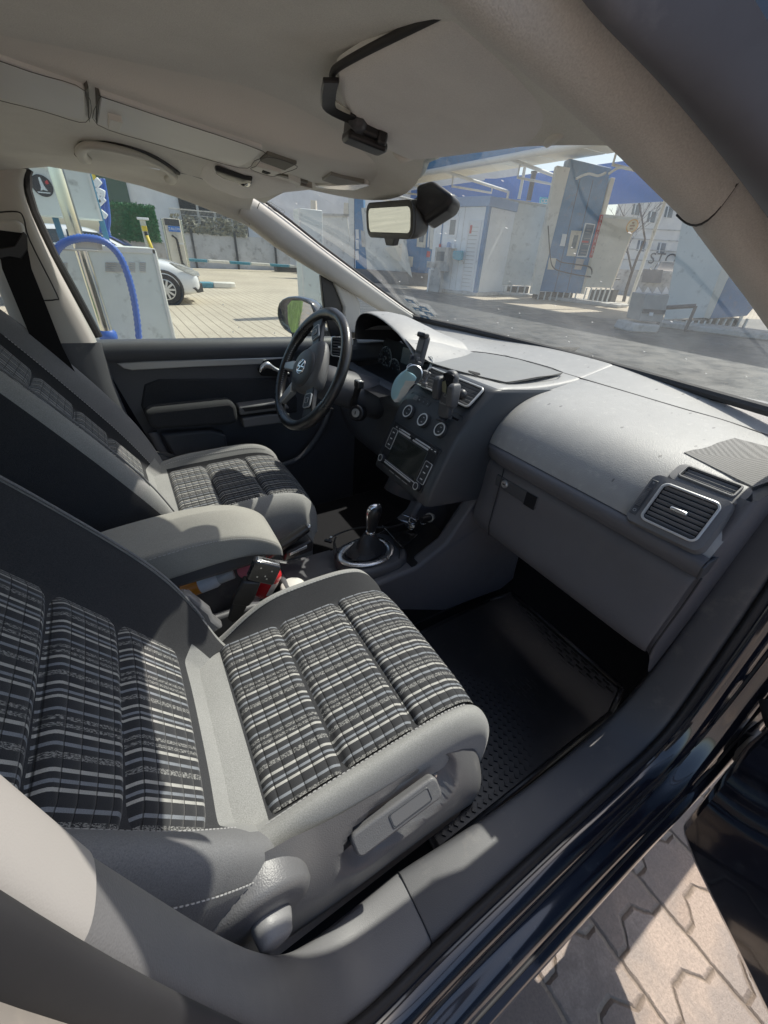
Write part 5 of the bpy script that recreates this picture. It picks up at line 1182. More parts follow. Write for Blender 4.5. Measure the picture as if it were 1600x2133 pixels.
mb=MB(); mb.loft([[V((-.012,-Lh*.50,-.01)),V((.012,-Lh*.50,-.01)),V((.012,-Lh*.50,.012)),V((-.012,-Lh*.50,.012))],[V((-.010,-Lh*.56,-.006)),V((.010,-Lh*.56,-.006)),V((.010,-Lh*.56,.016)),V((-.010,-Lh*.56,.016))]]); place(mb,Fp); mb.build('foot_rest',m_black,ph,bevel=.003)
# second holder: a tall slim bar stand with a round magnetic pad
p2=thing('phone_holder','slim dark phone stand with a round pad beside the instrument hood','phone holder',(.72,.11,1.05),'phone holders on the dashboard')
a=at(868,760,x=.70); b=at(898,712,x=.72); ul=(b-a).normalized(); Fq=frame(a,V((.1,-1,0)),ul); Lq=(b-a).length
mb=MB(); o=[V((p.x,p.y+Lq*.5,0)) for p in rrect(.030,Lq*1.15,.010)]
mb.loft([[V((p.x,p.y,-.012)) for p in o],[V((p.x*1.05,p.y,-.008)) for p in o],[V((p.x*1.05,p.y,.004)) for p in o],[V((p.x*.9,lerp(p.y,Lq*.5,.04),.007)) for p in o]]); place(mb,Fq); mb.build('holder_bar',m_dark,p2,bevel=.002,smooth=40)
mb=MB(); mb.box((0,Lq*.70,.0075),(.022,Lq*.42,.002)); mb.box((0,Lq*.25,.0075),(.022,Lq*.3,.002)); place(mb,Fq); mb.build('bar_pad',m_mid,p2,bevel=.001)
mb=MB(); mb.box((0,Lq*1.05,.006),(.034,.014,.022)); place(mb,Fq); mb.build('top_jaw',m_black,p2,bevel=.005,bseg=3)
mb=MB(); mb.box((-.001,-.004,.008),(.040,.032,.016)); mb.box((-.013,.016,.014),(.006,.014,.016)); mb.box((.013,.016,.014),(.006,.014,.016)); place(mb,Fq); mb.build('lower_jaw',m_dark,p2,bevel=.003)
pc=at(862,780,x=.672); axp=V((-.75,-.62,.2)).normalized()
mb=MB(); mb.lathe([(.024,-.012),(.026,-.008),(.026,.0),(.0235,.003),(.021,.0025),(0,.0025)],pc,axp,40); mb.build('magnet_pad',m_dark,p2,smooth=40)
mb=MB(); mb.lathe([(.0265,-.001),(.0268,.002),(.0245,.0042),(.0235,.003)],pc,axp,40,0,None,False); mb.build('pad_rim',m_satin,p2,smooth=60)
mb=MB(); mb.tube([pc-axp*.01,pc-axp*.035,at(880,790,x=.715)],[.008,.007,.006],10); mb.build('pad_arm',m_chrome,p2,smooth=60)
mb=MB(); mb.box(at(886,778,x=.70),(.012,.014,.016),0,rotz(.5)); mb.box(at(884,801,x=.69),(.010,.018,.012),0,rotz(.2)); mb.tube([at(884,801,x=.69),at(889,786,x=.70),at(896,776,x=.705)],.005,8); mb.build('vent_clip',m_mid,p2,bevel=.003)
# hanging face mask
mk=MB(); ol=[(848,770),(828,782),(815,806),(813,825),(820,836),(829,839),(845,826),(858,806),(866,790),(862,776)]
c=at(838,805,x=.655)
Fm=frame(c,V((.5,-.85,0)),V((.1,.1,1)))
rows=[]
prof_m=[((850,768),(862,778)),((836,776),(868,786)),((824,788),(866,792)),((817,802),(862,800)),((814,814),(856,808)),((814,824),(849,818)),((818,834),(839,831)),((826,839),(832,838))]
for i,(l,r_) in enumerate(prof_m):
    A=at(*l,x=.655); B=at(*r_,x=.665); row=[]
    for k in range(13):
        t=k/12; row.append(lerp(A,B,t)+V((-.012*math.sin(PI*t)-.0035*math.sin(i*3.1+t*1.5),0,.002*math.sin(3*t+i))))
    rows.append(row)
mk.grid(rows,0,lambda i,j:1 if j>=8+0*i and i>=2 or i>=6 else 0); mko=mk.build('face_mask',[m_mask,m_maskw],None,smooth=180,sub=2,solid=.0015); tag(mko,'light blue surgical face mask hanging from the stand next to the instrument hood','face mask')
mb=MB(); mb.tube(catmull([at(850,770,x=.66),at(848,764,x=.668),at(856,758,x=.68),at(866,766,x=.68)],5),.0012,5); mb.build('ear_loop',m_maskw,mko,smooth=180)
# white charging lead behind the stand
mb=MB()
for k,o_ in enumerate((0,4,8)): mb.tube(catmull([at(880,788,x=.72),at(892-o_*.3,774,x=.75),at(901-o_*.5,758,x=.77),at(903-o_,748,x=.78),at(897-o_,742,x=.78)],6),.0019,6)
tag(mb.build('charging_lead',m_cablew,None,smooth=180),'white coiled charging lead tucked behind the slim phone stand','cable')
# black charging cable round the gear lever
mb=MB(); mb.tube(catmull([at(684,1127,z=.545),at(694,1117,z=.552),at(730,1103,z=.567),at(765,1098,z=.585),at(810,1098,z=.58),at(835,1092,z=.57),at(850,1085,z=.57),at(870,1078,z=.58)],8),.0028,8)
mb.tube(catmull([at(766,1098,z=.584),at(764,1115,z=.56),at(758,1140,z=.547),at(750,1155,z=.544),at(741,1166,z=.542),at(720,1166,z=.535),at(704,1150,z=.532),at(697,1130,z=.535),at(700,1118,z=.545)],8),.0026,8)
mb.tube(catmull([at(696,1128,z=.53),at(696,1150,z=.528),at(701,1172,z=.50),at(712,1182,z=.47)],8),.0026,8)
mb.tube(catmull([at(822,1130,z=.53),at(832,1145,z=.53),at(831,1165,z=.52),at(822,1185,z=.45),at(805,1196,z=.42),at(780,1200,z=.42)],8),.0024,8)
cab=mb.build('charging_cable',m_cable,None,smooth=180); tag(cab,'black charging cable looped around the gear lever and across the tray','cable')
mb=MB(); q=at(684,1127,z=.545); mb.box(q,(.010,.024,.007),0,rotz(.7)); mb.box(at(690,1120,z=.550),(.008,.008,.0075),1,rotz(.7)); mb.build('cable_plug',[m_black,m_satin],cab,bevel=.001)
# flat phone lying in the tray, keys beside the socket
mb=MB(); P=[at(795,1095,z=.545),at(838,1142,z=.538),at(872,1112,z=.548),at(828,1078,z=.555)]
mb.prism(P,(0,0,-.008)); tb=mb.build('tablet',m_piano,None,bevel=.003,bseg=3); tag(tb,'flat black phone lying in the tray below the radio','phone')
mb=MB(); mb.prism([P[0]+V((0,0,.0008)),P[1]+V((0,0,.0008)),lerp(P[1],P[2],.05)+V((0,0,.0008)),lerp(P[0],P[3],.05)+V((0,0,.0008))],(0,0,.0006)); mb.build('bezel_edge',m_satin,tb,smooth=0)
ky=thing('key_bunch','bunch of metal keys and rings on the tray below the radio','keys',at(858,1095,z=.555))
kc=at(858,1095,z=.557); rnd=random.Random(4)
for k in range(5):
    mb=MB(); a=rnd.uniform(0,PI); c=kc+V((rnd.uniform(-.014,.022),rnd.uniform(-.03,.02),.004+k*.004)); F=Matrix.Translation(c)@Matrix.Rotation(a,4,'Z')@Matrix.Rotation(rnd.uniform(-.5,.5),4,'Y')
    mb.prism([V((p.x,p.y,0)) for p in rrect(.022,.02,.009)],(0,0,.0022)); mb.prism([V((.010,-.0035,0)),V((.043,-.0035,0)),V((.047,0,0)),V((.040,.004,0)),V((.034,.0025,0)),V((.028,.004,0)),V((.010,.0035,0))],(0,0,.002)); mb.xf(F); mb.build('key',m_chrome,ky,bevel=.0005)
mb=MB(); mb.tube([kc+V((.012*math.cos(2*PI*k/24),.012*math.sin(2*PI*k/24),.02+.004*math.sin(2*PI*k/24))) for k in range(24)],.0012,6,closed=True); mb.tube([kc+V((.03+.009*math.cos(2*PI*k/24),-.02+.009*math.sin(2*PI*k/24),.016)) for k in range(24)],.001,6,closed=True); mb.build('key_ring',m_chrome,ky,smooth=180)
mb=MB(); d=(sc_-kc).normalized(); mb.tube([sc_+V((-.045,-.012,.012)),sc_+V((-.02,-.006,.006)),sc_],[.010,.0125,.011],14); tag(mb.build('socket_charger',m_black,None,smooth=50),'black charger plugged into the power socket below the radio','charger')
# bottles and oddments in the console bin
def bottle(name,label,p0,p1,prof,mats,mf,cat='bottle'):
    mb=MB(); ax=(p1-p0); L_=ax.length; mb.lathe([(r_,h*L_) for r_,h in prof],p0,ax,28,0,mf); return tag(mb.build(name,mats,None,smooth=50),label,cat)
b0=at(382,1232,z=.560); b1=at(487,1192,z=.592)
bottle('spray_bottle','white bottle with orange base and clear cap lying in the bin under the armrest',b0,b1,[(.0,0),(.020,.0),(.022,.03),(.022,.32),(.0222,.33),(.022,.62),(.019,.68),(.017,.69),(.017,.98),(.014,1.0),(0,1.0)],[m_orange,M('bottle_white',(.82,.84,.87),.4,var=.05),m_clear],lambda i,j:0 if i<4 else(1 if i<7 else 2))
r0=at(560,1222,z=.50); r1=at(567,1184,z=.585)
bottle('red_bottle','red glossy container with a paper label behind the belt buckle',at(545,1235,z=.49),at(572,1185,z=.565),[(.0,0),(.026,.0),(.028,.04),(.028,.15),(.0282,.16),(.0282,.62),(.028,.63),(.028,.84),(.024,.93),(.015,1),(0,1)],[m_red,m_paper],lambda i,j:1 if i in(3,4,5) and j<22 else 0)
mb=MB(); c=at(514,1187,z=.60); mb.lathe([(.0,.006),(.022,.006),(.0245,.002),(.0245,-.012),(0,-.012)],c,(-.25,-.75,.55),32); tag(mb.build('pink_disc',m_pink,None,smooth=50),'round pink lid leaning under the front of the armrest','lid')
mb=MB(); c=at(556,1168,z=.635); mb.prism([at(536,1166,z=.64),at(556,1156,z=.645),at(557,1170,z=.635),at(540,1172,z=.635)],(0,.02,-.015)); tag(mb.build('red_packet',m_red,None,bevel=.003),'small shiny red packet wedged under the armrest tip','packet')
mb=MB(); c=at(610,1222,z=.50); mb.lathe([(.0,.010),(.030,.008),(.035,.003),(.035,-.008),(.030,-.01)],c,(0,0,1),32); tag(mb.build('cup_lid',M('lid_white',(.74,.73,.68),.5,var=.03),None,smooth=50),'round white cup lid in the console beside the passenger cushion','lid')
mb=MB(); rnd=random.Random(2); rows=[]
for i in range(7):
    rows.append([at(522+i*8,1262-i*5-(k*7),z=.47+.006*rnd.random()+.01*k/4) for k in range(5)])
mb.grid(rows); tag(mb.build('crumpled_tissue',m_maskw,None,smooth=180,sub=1,solid=.001),'crumpled white tissue below the belt buckle','tissue')
def ONL(x,y,l=.010):
    p=onvis(x,y); return p+(CAM-p).normalized()*l
# gadget hooked on the passenger sun visor
cl=thing('visor_clip_mount','black clip mount with a folded cradle hooked on the passenger sun visor','clip mount',ONL(700,210))
P0=[ONL(690,166),ONL(684,200),ONL(690,226),ONL(738,248)]
mb=MB(); rr=[]
wv=(ONL(701,172)-ONL(684,172)).normalized()
for p in catmull(P0,5): rr.append(p)
ring=[]
for i,p in enumerate(rr):
    t=(rr[min(i+1,len(rr)-1)]-rr[max(i-1,0)]).normalized(); sd=V((.55,-.8,.1)); sd=(sd-t*sd.dot(t)).normalized(); nn=t.cross(sd).normalized()
    ring.append([p+sd*.0075+nn*.002,p-sd*.0075+nn*.002,p-sd*.0075-nn*.002,p+sd*.0075-nn*.002])
mb.loft(ring); mb.build('clip_band',m_black,cl,bevel=.001)
Fk,wk,hk=quadframe([ONL(682,216),ONL(694,207),ONL(733,236),ONL(728,246)])
mb=MB(); mb.prism([ONL(682,217),ONL(695,207),ONL(731,233),ONL(729,247)],(.0,.003,.002)); mb.build('clip_label',M('clip_foil',(.62,.58,.48),.35,.2,var=.25,vscale=120),cl,bevel=.0006)
mb=MB(); ce=ONL(762,275); F=frame(ce,(ONL(800,250)-ONL(726,296)),(ONL(775,233)-ONL(757,312)))
mb.prism([V((p.x,p.y,-.012)) for p in rrect(.047,.044,.010)],(0,0,.020)); mb.prism([V((p.x+.004,p.y+.001,.006)) for p in rrect(.030,.050,.006)],(0,0,.009)); mb.prism([V((p.x-.012,p.y-.004,.006)) for p in rrect(.015,.044,.004)],(0,0,.006)); mb.box((.020,-.012,.002),(.012,.012,.02)); mb.xf(F); mb.build('clip_cradle',m_black,cl,bevel=.003,bseg=3)
mb=MB(); a=ONL(741,246); mb.tube([a,lerp(a,ce,.5)],[.009,.010],10); mb.build('clip_ball',m_dark,cl,smooth=180)
mb=MB()
for k in range(5):
    mb.box((-.017+.0035*k,-.0225-.0004*k,-.003),(.0014,.003,.016))
mb.box((-.024,.004,.0),(.003,.014,.006)); mb.xf(F); mb.build('clip_teeth',m_maskw,cl,smooth=0)
# folded sunglasses on the driver's visor
RH=lambda x,y:roof_hit(x,y,.030)
sg=thing('sunglasses','folded black sunglasses clipped on the driver sun visor','sunglasses',RH(485,360))
mb=MB(); mb.prism([RH(447,342),RH(470,350),RH(510,364),RH(527,366),RH(526,372),RH(505,374),RH(465,362),RH(450,352)],(0,.01,-.008)); mb.build('temple',m_black,sg,bevel=.003)
mb=MB(); mb.tube(catmull([RH(470,362),RH(490,372),RH(506,383),RH(517,384),RH(520,376)],6),[.006]*25,10,flat=.8); mb.build('lens_frame',m_piano,sg,smooth=180)
mb=MB(); mb.tube([RH(462,356),RH(488,363)],.0022,6); mb.build('hinge_bar',m_chrome,sg)
# ---------------------------------------------------------------- street materials
def ground_mat():
    m,nt,b=newmat('block_paving'); L=nt.links
    tc=_n(nt,'ShaderNodeTexCoord'); mp=_n(nt,'ShaderNodeMapping'); mp.inputs['Rotation'].default_value=(0,0,R(0)); mp.inputs['Location'].default_value=(-.085,.03,0); L.new(tc.outputs['Object'],mp.inputs[0])
    sp=_n(nt,'ShaderNodeSeparateXYZ'); L.new(mp.outputs[0],sp.inputs[0]); U=sp.outputs[0]; Vv=sp.outputs[1]
    wob=noise(nt,22,6,.7); U=mth(nt,'ADD',U,mth(nt,'MULTIPLY',wob,.014)); Vv=mth(nt,'ADD',Vv,mth(nt,'MULTIPLY',noise(nt,25,6,.7),.012))
    w,l=.178,.122
    row=mth(nt,'FLOOR',mth(nt,'DIVIDE',U,w)); fr=mth(nt,'FRACT',mth(nt,'DIVIDE',U,w))
    # saw-tooth cross joint
    tri=mth(nt,'ABSOLUTE',mth(nt,'SUBTRACT',fr,.5))
    st=ramp(nt,[(.12,0),(.30,1)]); L.new(tri,st.inputs[0])
    v2=mth(nt,'ADD',mth(nt,'ADD',Vv,mth(nt,'MULTIPLY',st.outputs[0],.035)),mth(nt,'MULTIPLY',mth(nt,'FRACT',mth(nt,'MULTIPLY',row,.5)),l))
    fv=mth(nt,'FRACT',mth(nt,'DIVIDE',v2,l)); colr=mth(nt,'FLOOR',mth(nt,'DIVIDE',v2,l))
    jv=mth(nt,'MINIMUM',fv,mth(nt,'SUBTRACT',1,fv)); ju=mth(nt,'MINIMUM',fr,mth(nt,'SUBTRACT',1,fr))
    j=mth(nt,'MINIMUM',mth(nt,'MULTIPLY',jv,l),mth(nt,'MULTIPLY',ju,w)); _s=_n(nt,'ShaderNodeSeparateXYZ'); L.new(tc.outputs['Object'],_s.inputs[0]); j=mth(nt,'MULTIPLY',j,mth(nt,'SUBTRACT',1,mth(nt,'MULTIPLY',mth(nt,'GREATER_THAN',_s.outputs[1],2.5),.5)))
    jr=ramp(nt,[(.0,0),(.004,.0),(.0085,1)]); jr.color_ramp.elements[1].position=.0015; jr.color_ramp.elements[2].position=.0065; L.new(j,jr.inputs[0])
    cb=_n(nt,'ShaderNodeCombineXYZ'); L.new(row,cb.inputs[0]); L.new(colr,cb.inputs[1]); wn=_n(nt,'ShaderNodeTexWhiteNoise'); L.new(cb.outputs[0],wn.inputs['Vector'])
    bc=ramp(nt,[(0,(.42,.315,.25)),(.5,(.50,.385,.31)),(1,(.55,.43,.35))]); L.new(wn.outputs['Value'],bc.inputs[0])
    sand=noise(nt,170,6,.8); sr=ramp(nt,[(.3,.62),(.7,1.25)]); L.new(sand,sr.inputs[0]); col=mixc(nt,1.0,bc.outputs[0],sr.outputs[0],'MULTIPLY')
    # sunlit yellow painted into the paving, stronger towards the car's left
    sp2=_n(nt,'ShaderNodeSeparateXYZ'); L.new(tc.outputs['Object'],sp2.inputs[0])
    yl=ramp(nt,[(.0,0),(1,1)]); L.new(mth(nt,'MULTIPLY',mth(nt,'SUBTRACT',sp2.outputs[1],.9),.6),yl.inputs[0])
    col=mixc(nt,mth(nt,'MULTIPLY',yl.outputs[0],.7),col,mixc(nt,1.0,(.64,.585,.44),sr.outputs[0],'MULTIPLY'))
    wet=noise(nt,3.1,6,.62); wr=ramp(nt,[(.44,0),(.53,1)]); L.new(wet,wr.inputs[0]); wv=mth(nt,'MULTIPLY',wr.outputs[0],mth(nt,'SUBTRACT',1,yl.outputs[0]))
    col=mixc(nt,mth(nt,'MULTIPLY',wv,.55),col,(.10,.08,.07))
    big=noise(nt,.35,5); br_=ramp(nt,[(.35,.78),(.7,1.08)]); L.new(big,br_.inputs[0]); col=mixc(nt,1.0,col,br_.outputs[0],'MULTIPLY')
    col=mixc(nt,jr.outputs[0],mixc(nt,sr.outputs[0],(.09,.065,.048),(.20,.15,.11)),col)
    L.new(col,b.inputs['Base Color'])
    rr=mth(nt,'SUBTRACT',.85,mth(nt,'MULTIPLY',wv,.55)); L.new(rr,b.inputs['Roughness'])
    bp=_n(nt,'ShaderNodeBump'); bp.inputs['Strength'].default_value=.7; bp.inputs['Distance'].default_value=.008; L.new(mth(nt,'ADD',jr.outputs[0],mth(nt,'MULTIPLY',sand,.25)),bp.inputs['Height']); L.new(bp.outputs[0],b.inputs['Normal'])
    return m
m_pave=ground_mat()
m_wet=M('wet_shaded_asphalt',(.055,.058,.058),.40,var=.35,vscale=1.3,fine=(18,.5),rvar=.3,dirt=((.11,.108,.10),.25,2.2))  # wet asphalt, with the canopy shade put into its dark colour
m_concrete=M('concrete',(.50,.49,.46),.85,var=.15,vscale=3,dirt=((.2,.19,.17),.3,5))
m_wallg=M('grey_render',(.72,.75,.78),.85,var=.08,vscale=2)
m_panel=M('pale_green_steel',(.66,.71,.68),.45,var=.05,vscale=5,dirt=((.24,.25,.23),.14,9))
m_panelw=M('pale_edge',(.72,.72,.68),.5,var=.04)
m_panelg=M('grey_bay_panel',(.68,.69,.65),.6,var=.06,vscale=3,dirt=((.30,.30,.27),.22,4))
m_beige=M('beige_panel',(.72,.67,.56),.6,var=.06,vscale=3,dirt=((.34,.31,.25),.15,5))
m_blue=M('blue_steel',(.07,.205,.40),.5,var=.15,vscale=4,dirt=((.16,.20,.25),.2,5))
m_bluel=M('light_blue_trim',(.25,.38,.60),.5,var=.08)
m_bright=M('bright_blue',(.04,.18,.60),.45,var=.08)
m_hose=M('blue_hose',(.02,.09,.42),.4,var=.08)
m_white2=M('white_panel',(.80,.84,.86),.5,var=.04,vscale=3,dirt=((.45,.46,.44),.1,6))
m_kblue=M('kerb_blue',(.05,.22,.30),.7,var=.2); m_kwhite=M('kerb_white',(.72,.70,.62),.7,var=.1)
m_green=M('artificial_hedge',(.02,.095,.04),.9,var=.6,vscale=40,fine=(60,1))
m_steel=M('brushed_steel',(.62,.60,.50),.25,1,var=.06)
m_polish=M('polished_tube',(.80,.79,.70),.10,1,var=.04)
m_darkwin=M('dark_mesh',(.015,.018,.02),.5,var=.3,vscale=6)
m_red2=M('red_sign',(.55,.05,.05),.5,var=.06); m_yel=M('yellow_paint',(.70,.52,.03),.5,var=.05)
m_plank=M('plank_soffit',(.50,.36,.16),.6,var=.25,vscale=7)
m_facade=M('pale_facade',(.78,.76,.72),.85,var=.08,vscale=1.5)
m_bark=M('bark',(.10,.085,.075),.9,var=.25)
m_cyan=M('cyan_sign',(.10,.55,.72),.5,var=.05)
m_wint=M('window_pane',(.12,.15,.17),.15,var=.2)
# ---------------------------------------------------------------- ground
mb=MB(); mb.grid([[(x,y,0) for y in(-400,-40,-5,5,40,400)] for x in(-400,-40,-5,5,40,400)]); struct(mb.build('ground',m_pave,None,smooth=0))
mb=MB(); g=[at(700,592,z=.004),at(905,606,z=.004),at(1000,624,z=.004),at(1125,642,z=.004),at(1235,661,z=.004),at(1330,668,z=.004),at(1420,672,z=.004),at(1560,664,z=.004),(30,-2,.004),(30,-12,.004),(2.6,-12,.004),(2.6,4.5,.004),(5.2,9.5,.004)]
mb.add(g,[tuple(range(len(g)))]); struct(mb.build('wash_yard',m_wet,None,smooth=0))
class VPl:
    """vertical plane through two points on the ground"""
    def __init__(s,a,b,shift=0):
        s.A=V(a); s.B=V(b); s.d=(s.B-s.A); s.L=s.d.length; s.d.normalize(); s.n=s.d.cross(V((0,0,1))).normalized()
        if (CAM-s.A).dot(s.n)<0: s.n=-s.n
        s.A=s.A+s.n*shift
    def px(s,x,y):
        d=FW+RT*((x-800)/FPX)+UP*((1066.5-y)/FPX); t=(s.A-CAM).dot(s.n)/d.dot(s.n); return CAM+d*t
    def uz(s,u,z,off=0): return s.A+s.d*(u*s.L)+V((0,0,z))+s.n*off
def slab(mb,pts,th,n,m=0): mb.prism(pts,n*(-th),m)
# ---------------------------------------------------------------- vacuum station at the driver's window
vs_=thing('vacuum_station','pale green vacuum cabinet with louvres and a raised head carrying a round dark badge','vacuum station',(-.3,4.4,0),'vacuum stations')
pl=VPl((-3,4.25,0),(3,4.25,0))
a=pl.px(62,520); b=pl.px(322,518); zt=pl.px(322,518).z
mb=MB(); mb.box(((a.x+b.x)/2,4.25+.32,zt/2),(b.x-a.x,.64,zt)); mb.build('cabinet',m_panel,vs_,bevel=.015)
mb=MB(); mb.box((b.x-.012,4.242,zt/2),(.03,.012,zt*.99)); mb.box(((a.x+b.x)/2,4.242,zt-.02),(b.x-a.x,.012,.045)); mb.box((b.x+.006,4.25+.32,zt/2),(.012,.6,zt*.97)); mb.build('cabinet_edge',m_panelw,vs_,bevel=.003)
for x0,x1 in((220,258),(269,282),(291,304),(132,141)):
    mb=MB()
    for k in range(5):
        y=548+k*4.2; p=pl.px(x0,y); q=pl.px(x1,y+.8); mb.box(((p.x+q.x)/2,4.247,(p.z+q.z)/2),(q.x-p.x,.012,.010),0,Matrix.Rotation(R(-35),3,'X'))
    mb.build('louvre',m_concrete,vs_,smooth=0)
ph_=VPl((-3,4.6,0),(3,4.6,0)); h0,h1,h2,h3=ph_.px(58,345),ph_.px(186,360),ph_.px(214,458),ph_.px(84,452)
hx0,hx1=min(h0.x,h3.x),(h1.x+h2.x)/2; hz0,hz1=(h2.z+h3.z)/2,h0.z+.25
mb=MB(); mb.box(((hx0+hx1)/2,4.78,(hz0+hz1)/2),(hx1-hx0,.36,hz1-hz0)); mb.build('head_box',m_panel,vs_,bevel=.012)
mb=MB(); mb.box((hx1-.01,4.595,(hz0+hz1)/2),(.02,.012,hz1-hz0)); mb.box(((hx0+hx1)/2-.1,4.594,hz1-.2),((hx1-hx0)*.5,.012,.10)); mb.build('head_edge',m_panelw,vs_)
bc_=ph_.px(88,387); mb=MB(); mb.lathe([(.078,0),(.078,.006),(0,.0065)],bc_+V((0,0,0)),(0,-1,0),40); bdg=mb.build('badge',M('badge_black',(.02,.02,.025),.4,var=.2),vs_)
mb=MB()
for pts in ([(-.010,.055),(.004,.060),(.014,.0),(.030,-.035),(.0,-.028),(-.022,-.036),(-.012,-.01)],[(-.045,-.052),(.04,-.052),(.045,-.044),(-.05,-.044)]): mb.prism([bc_+V((x,-.007,z)) for x,z in pts],(0,-.002,0))
mb.build('badge_figure',m_satin,bdg,smooth=0)
mb=MB(); mb.prism([bc_+V((x,-.007,z)) for x,z in [(.028,.03),(.05,.045),(.055,.02),(.035,.012)]],(0,-.0015,0)); mb.build('badge_flash',m_red2,bdg,smooth=0)
mb=MB(); mb.box((ph_.px(219,485).x,4.80,1.0),(.05,.05,2.0)); mb.box((hx0+.1,4.8,1.0),(.05,.05,2.0)); mb.build('post',M('teal_post',(.03,.16,.28),.4),vs_,bevel=.004)
pq=VPl((-3,3.95,0),(3,3.95,0)); p0=pq.px(226,704); p1=pq.px(117,351)
mb=MB(); xm=(p0.x+p1.x)/2; mb.cyl((xm,3.95,0),(xm,3.95,3.1),.052,n=28); mb.build('vacuum_pole',m_polish,vs_,smooth=60)
mb=MB(); mb.cyl((xm,3.95,0),(xm,3.95,.55),.06,n=28); mb.lathe([(.062,.48),(.075,.50),(.075,.55),(.06,.57)],(xm,3.95,0),(0,0,1),28); mb.build('pole_foot',m_hose,vs_,smooth=50)
mb=MB(); q0,q1,q2,q3=pq.px(157,507),pq.px(168,494),pq.px(203,494),pq.px(215,520)
mb.prism([pq.px(157,520)+V((0,-.075,0)),pq.px(158,507)+V((0,-.075,0)),pq.px(168,496)+V((0,-.075,0)),pq.px(200,496)+V((0,-.075,0)),pq.px(213,508)+V((0,-.075,0)),pq.px(214,521)+V((0,-.075,0))],(0,.012,0)); mb.box((xm,3.92,pq.px(180,521).z),(.24,.12,.012)); mb.build('hose_hook',m_concrete,vs_,bevel=.003)
hp=VPl((-3,3.83,0),(3,3.83,0))
pth=catmull([hp.px(60,700),hp.px(84,620),hp.px(110,540),hp.px(126,512),hp.px(152,499),hp.px(186,496),hp.px(222,506),hp.px(250,535),hp.px(270,585),hp.px(282,640),hp.px(289,700),hp.px(292,770),hp.px(285,860)],11)
for p in pth: p.z=max(p.z,.06)
mb=MB(); mb.tube(pth,[(.024 if i%2 else .031) for i in range(len(pth))],12); tag(mb.build('vacuum_hose',m_hose,None,smooth=180),'corrugated blue vacuum hose draped over the bracket of the polished pole','hose')
# second station further along the row
v2=thing('vacuum_station','distant vacuum post with blue hoses, yellow tag and white nozzles beside the green hedge panel','vacuum station',(.6,9,0),'vacuum stations')
pz=VPl((-9,12.5,0),(9,12.5,0))
mb=MB(); a=pz.px(190,500); b=pz.px(245,500); mb.box(((a.x+b.x)/2+.1,12.9,.55),(b.x-a.x,.6,1.1)); mb.build('cabinet',m_panelw,v2,bevel=.02)
mb=MB(); x=pz.px(206,430).x; mb.box((x,12.6,1.4),(.09,.09,2.8)); mb.build('post',m_steel,v2)
mb=MB()
for k in range(3):
    x0=205+k*7; mb.tube(catmull([pz.px(x0-4,372),pz.px(x0,395),pz.px(x0+5,425),pz.px(x0+8,460),pz.px(x0+6,480),pz.px(x0+12,500)],6),.04,8)
mb.build('blue_hose',m_hose,v2,smooth=180)
mb=MB()
for px_,py_,s in((201,383,.08),(207,400,.09),(210,420,.07),(212,444,.08),(204,412,.06)): mb.box(pz.px(px_,py_)+V((0,-.1,0)),(.22,.1,s*1.6),0,Matrix.Rotation(px_*.7,3,'Y'))
mb.build('nozzle',m_white2,v2,bevel=.02)
mb=MB(); mb.box(pz.px(194,377)+V((0,-.12,0)),(.14,.03,.22)); mb.build('yellow_tag',m_yel,v2)
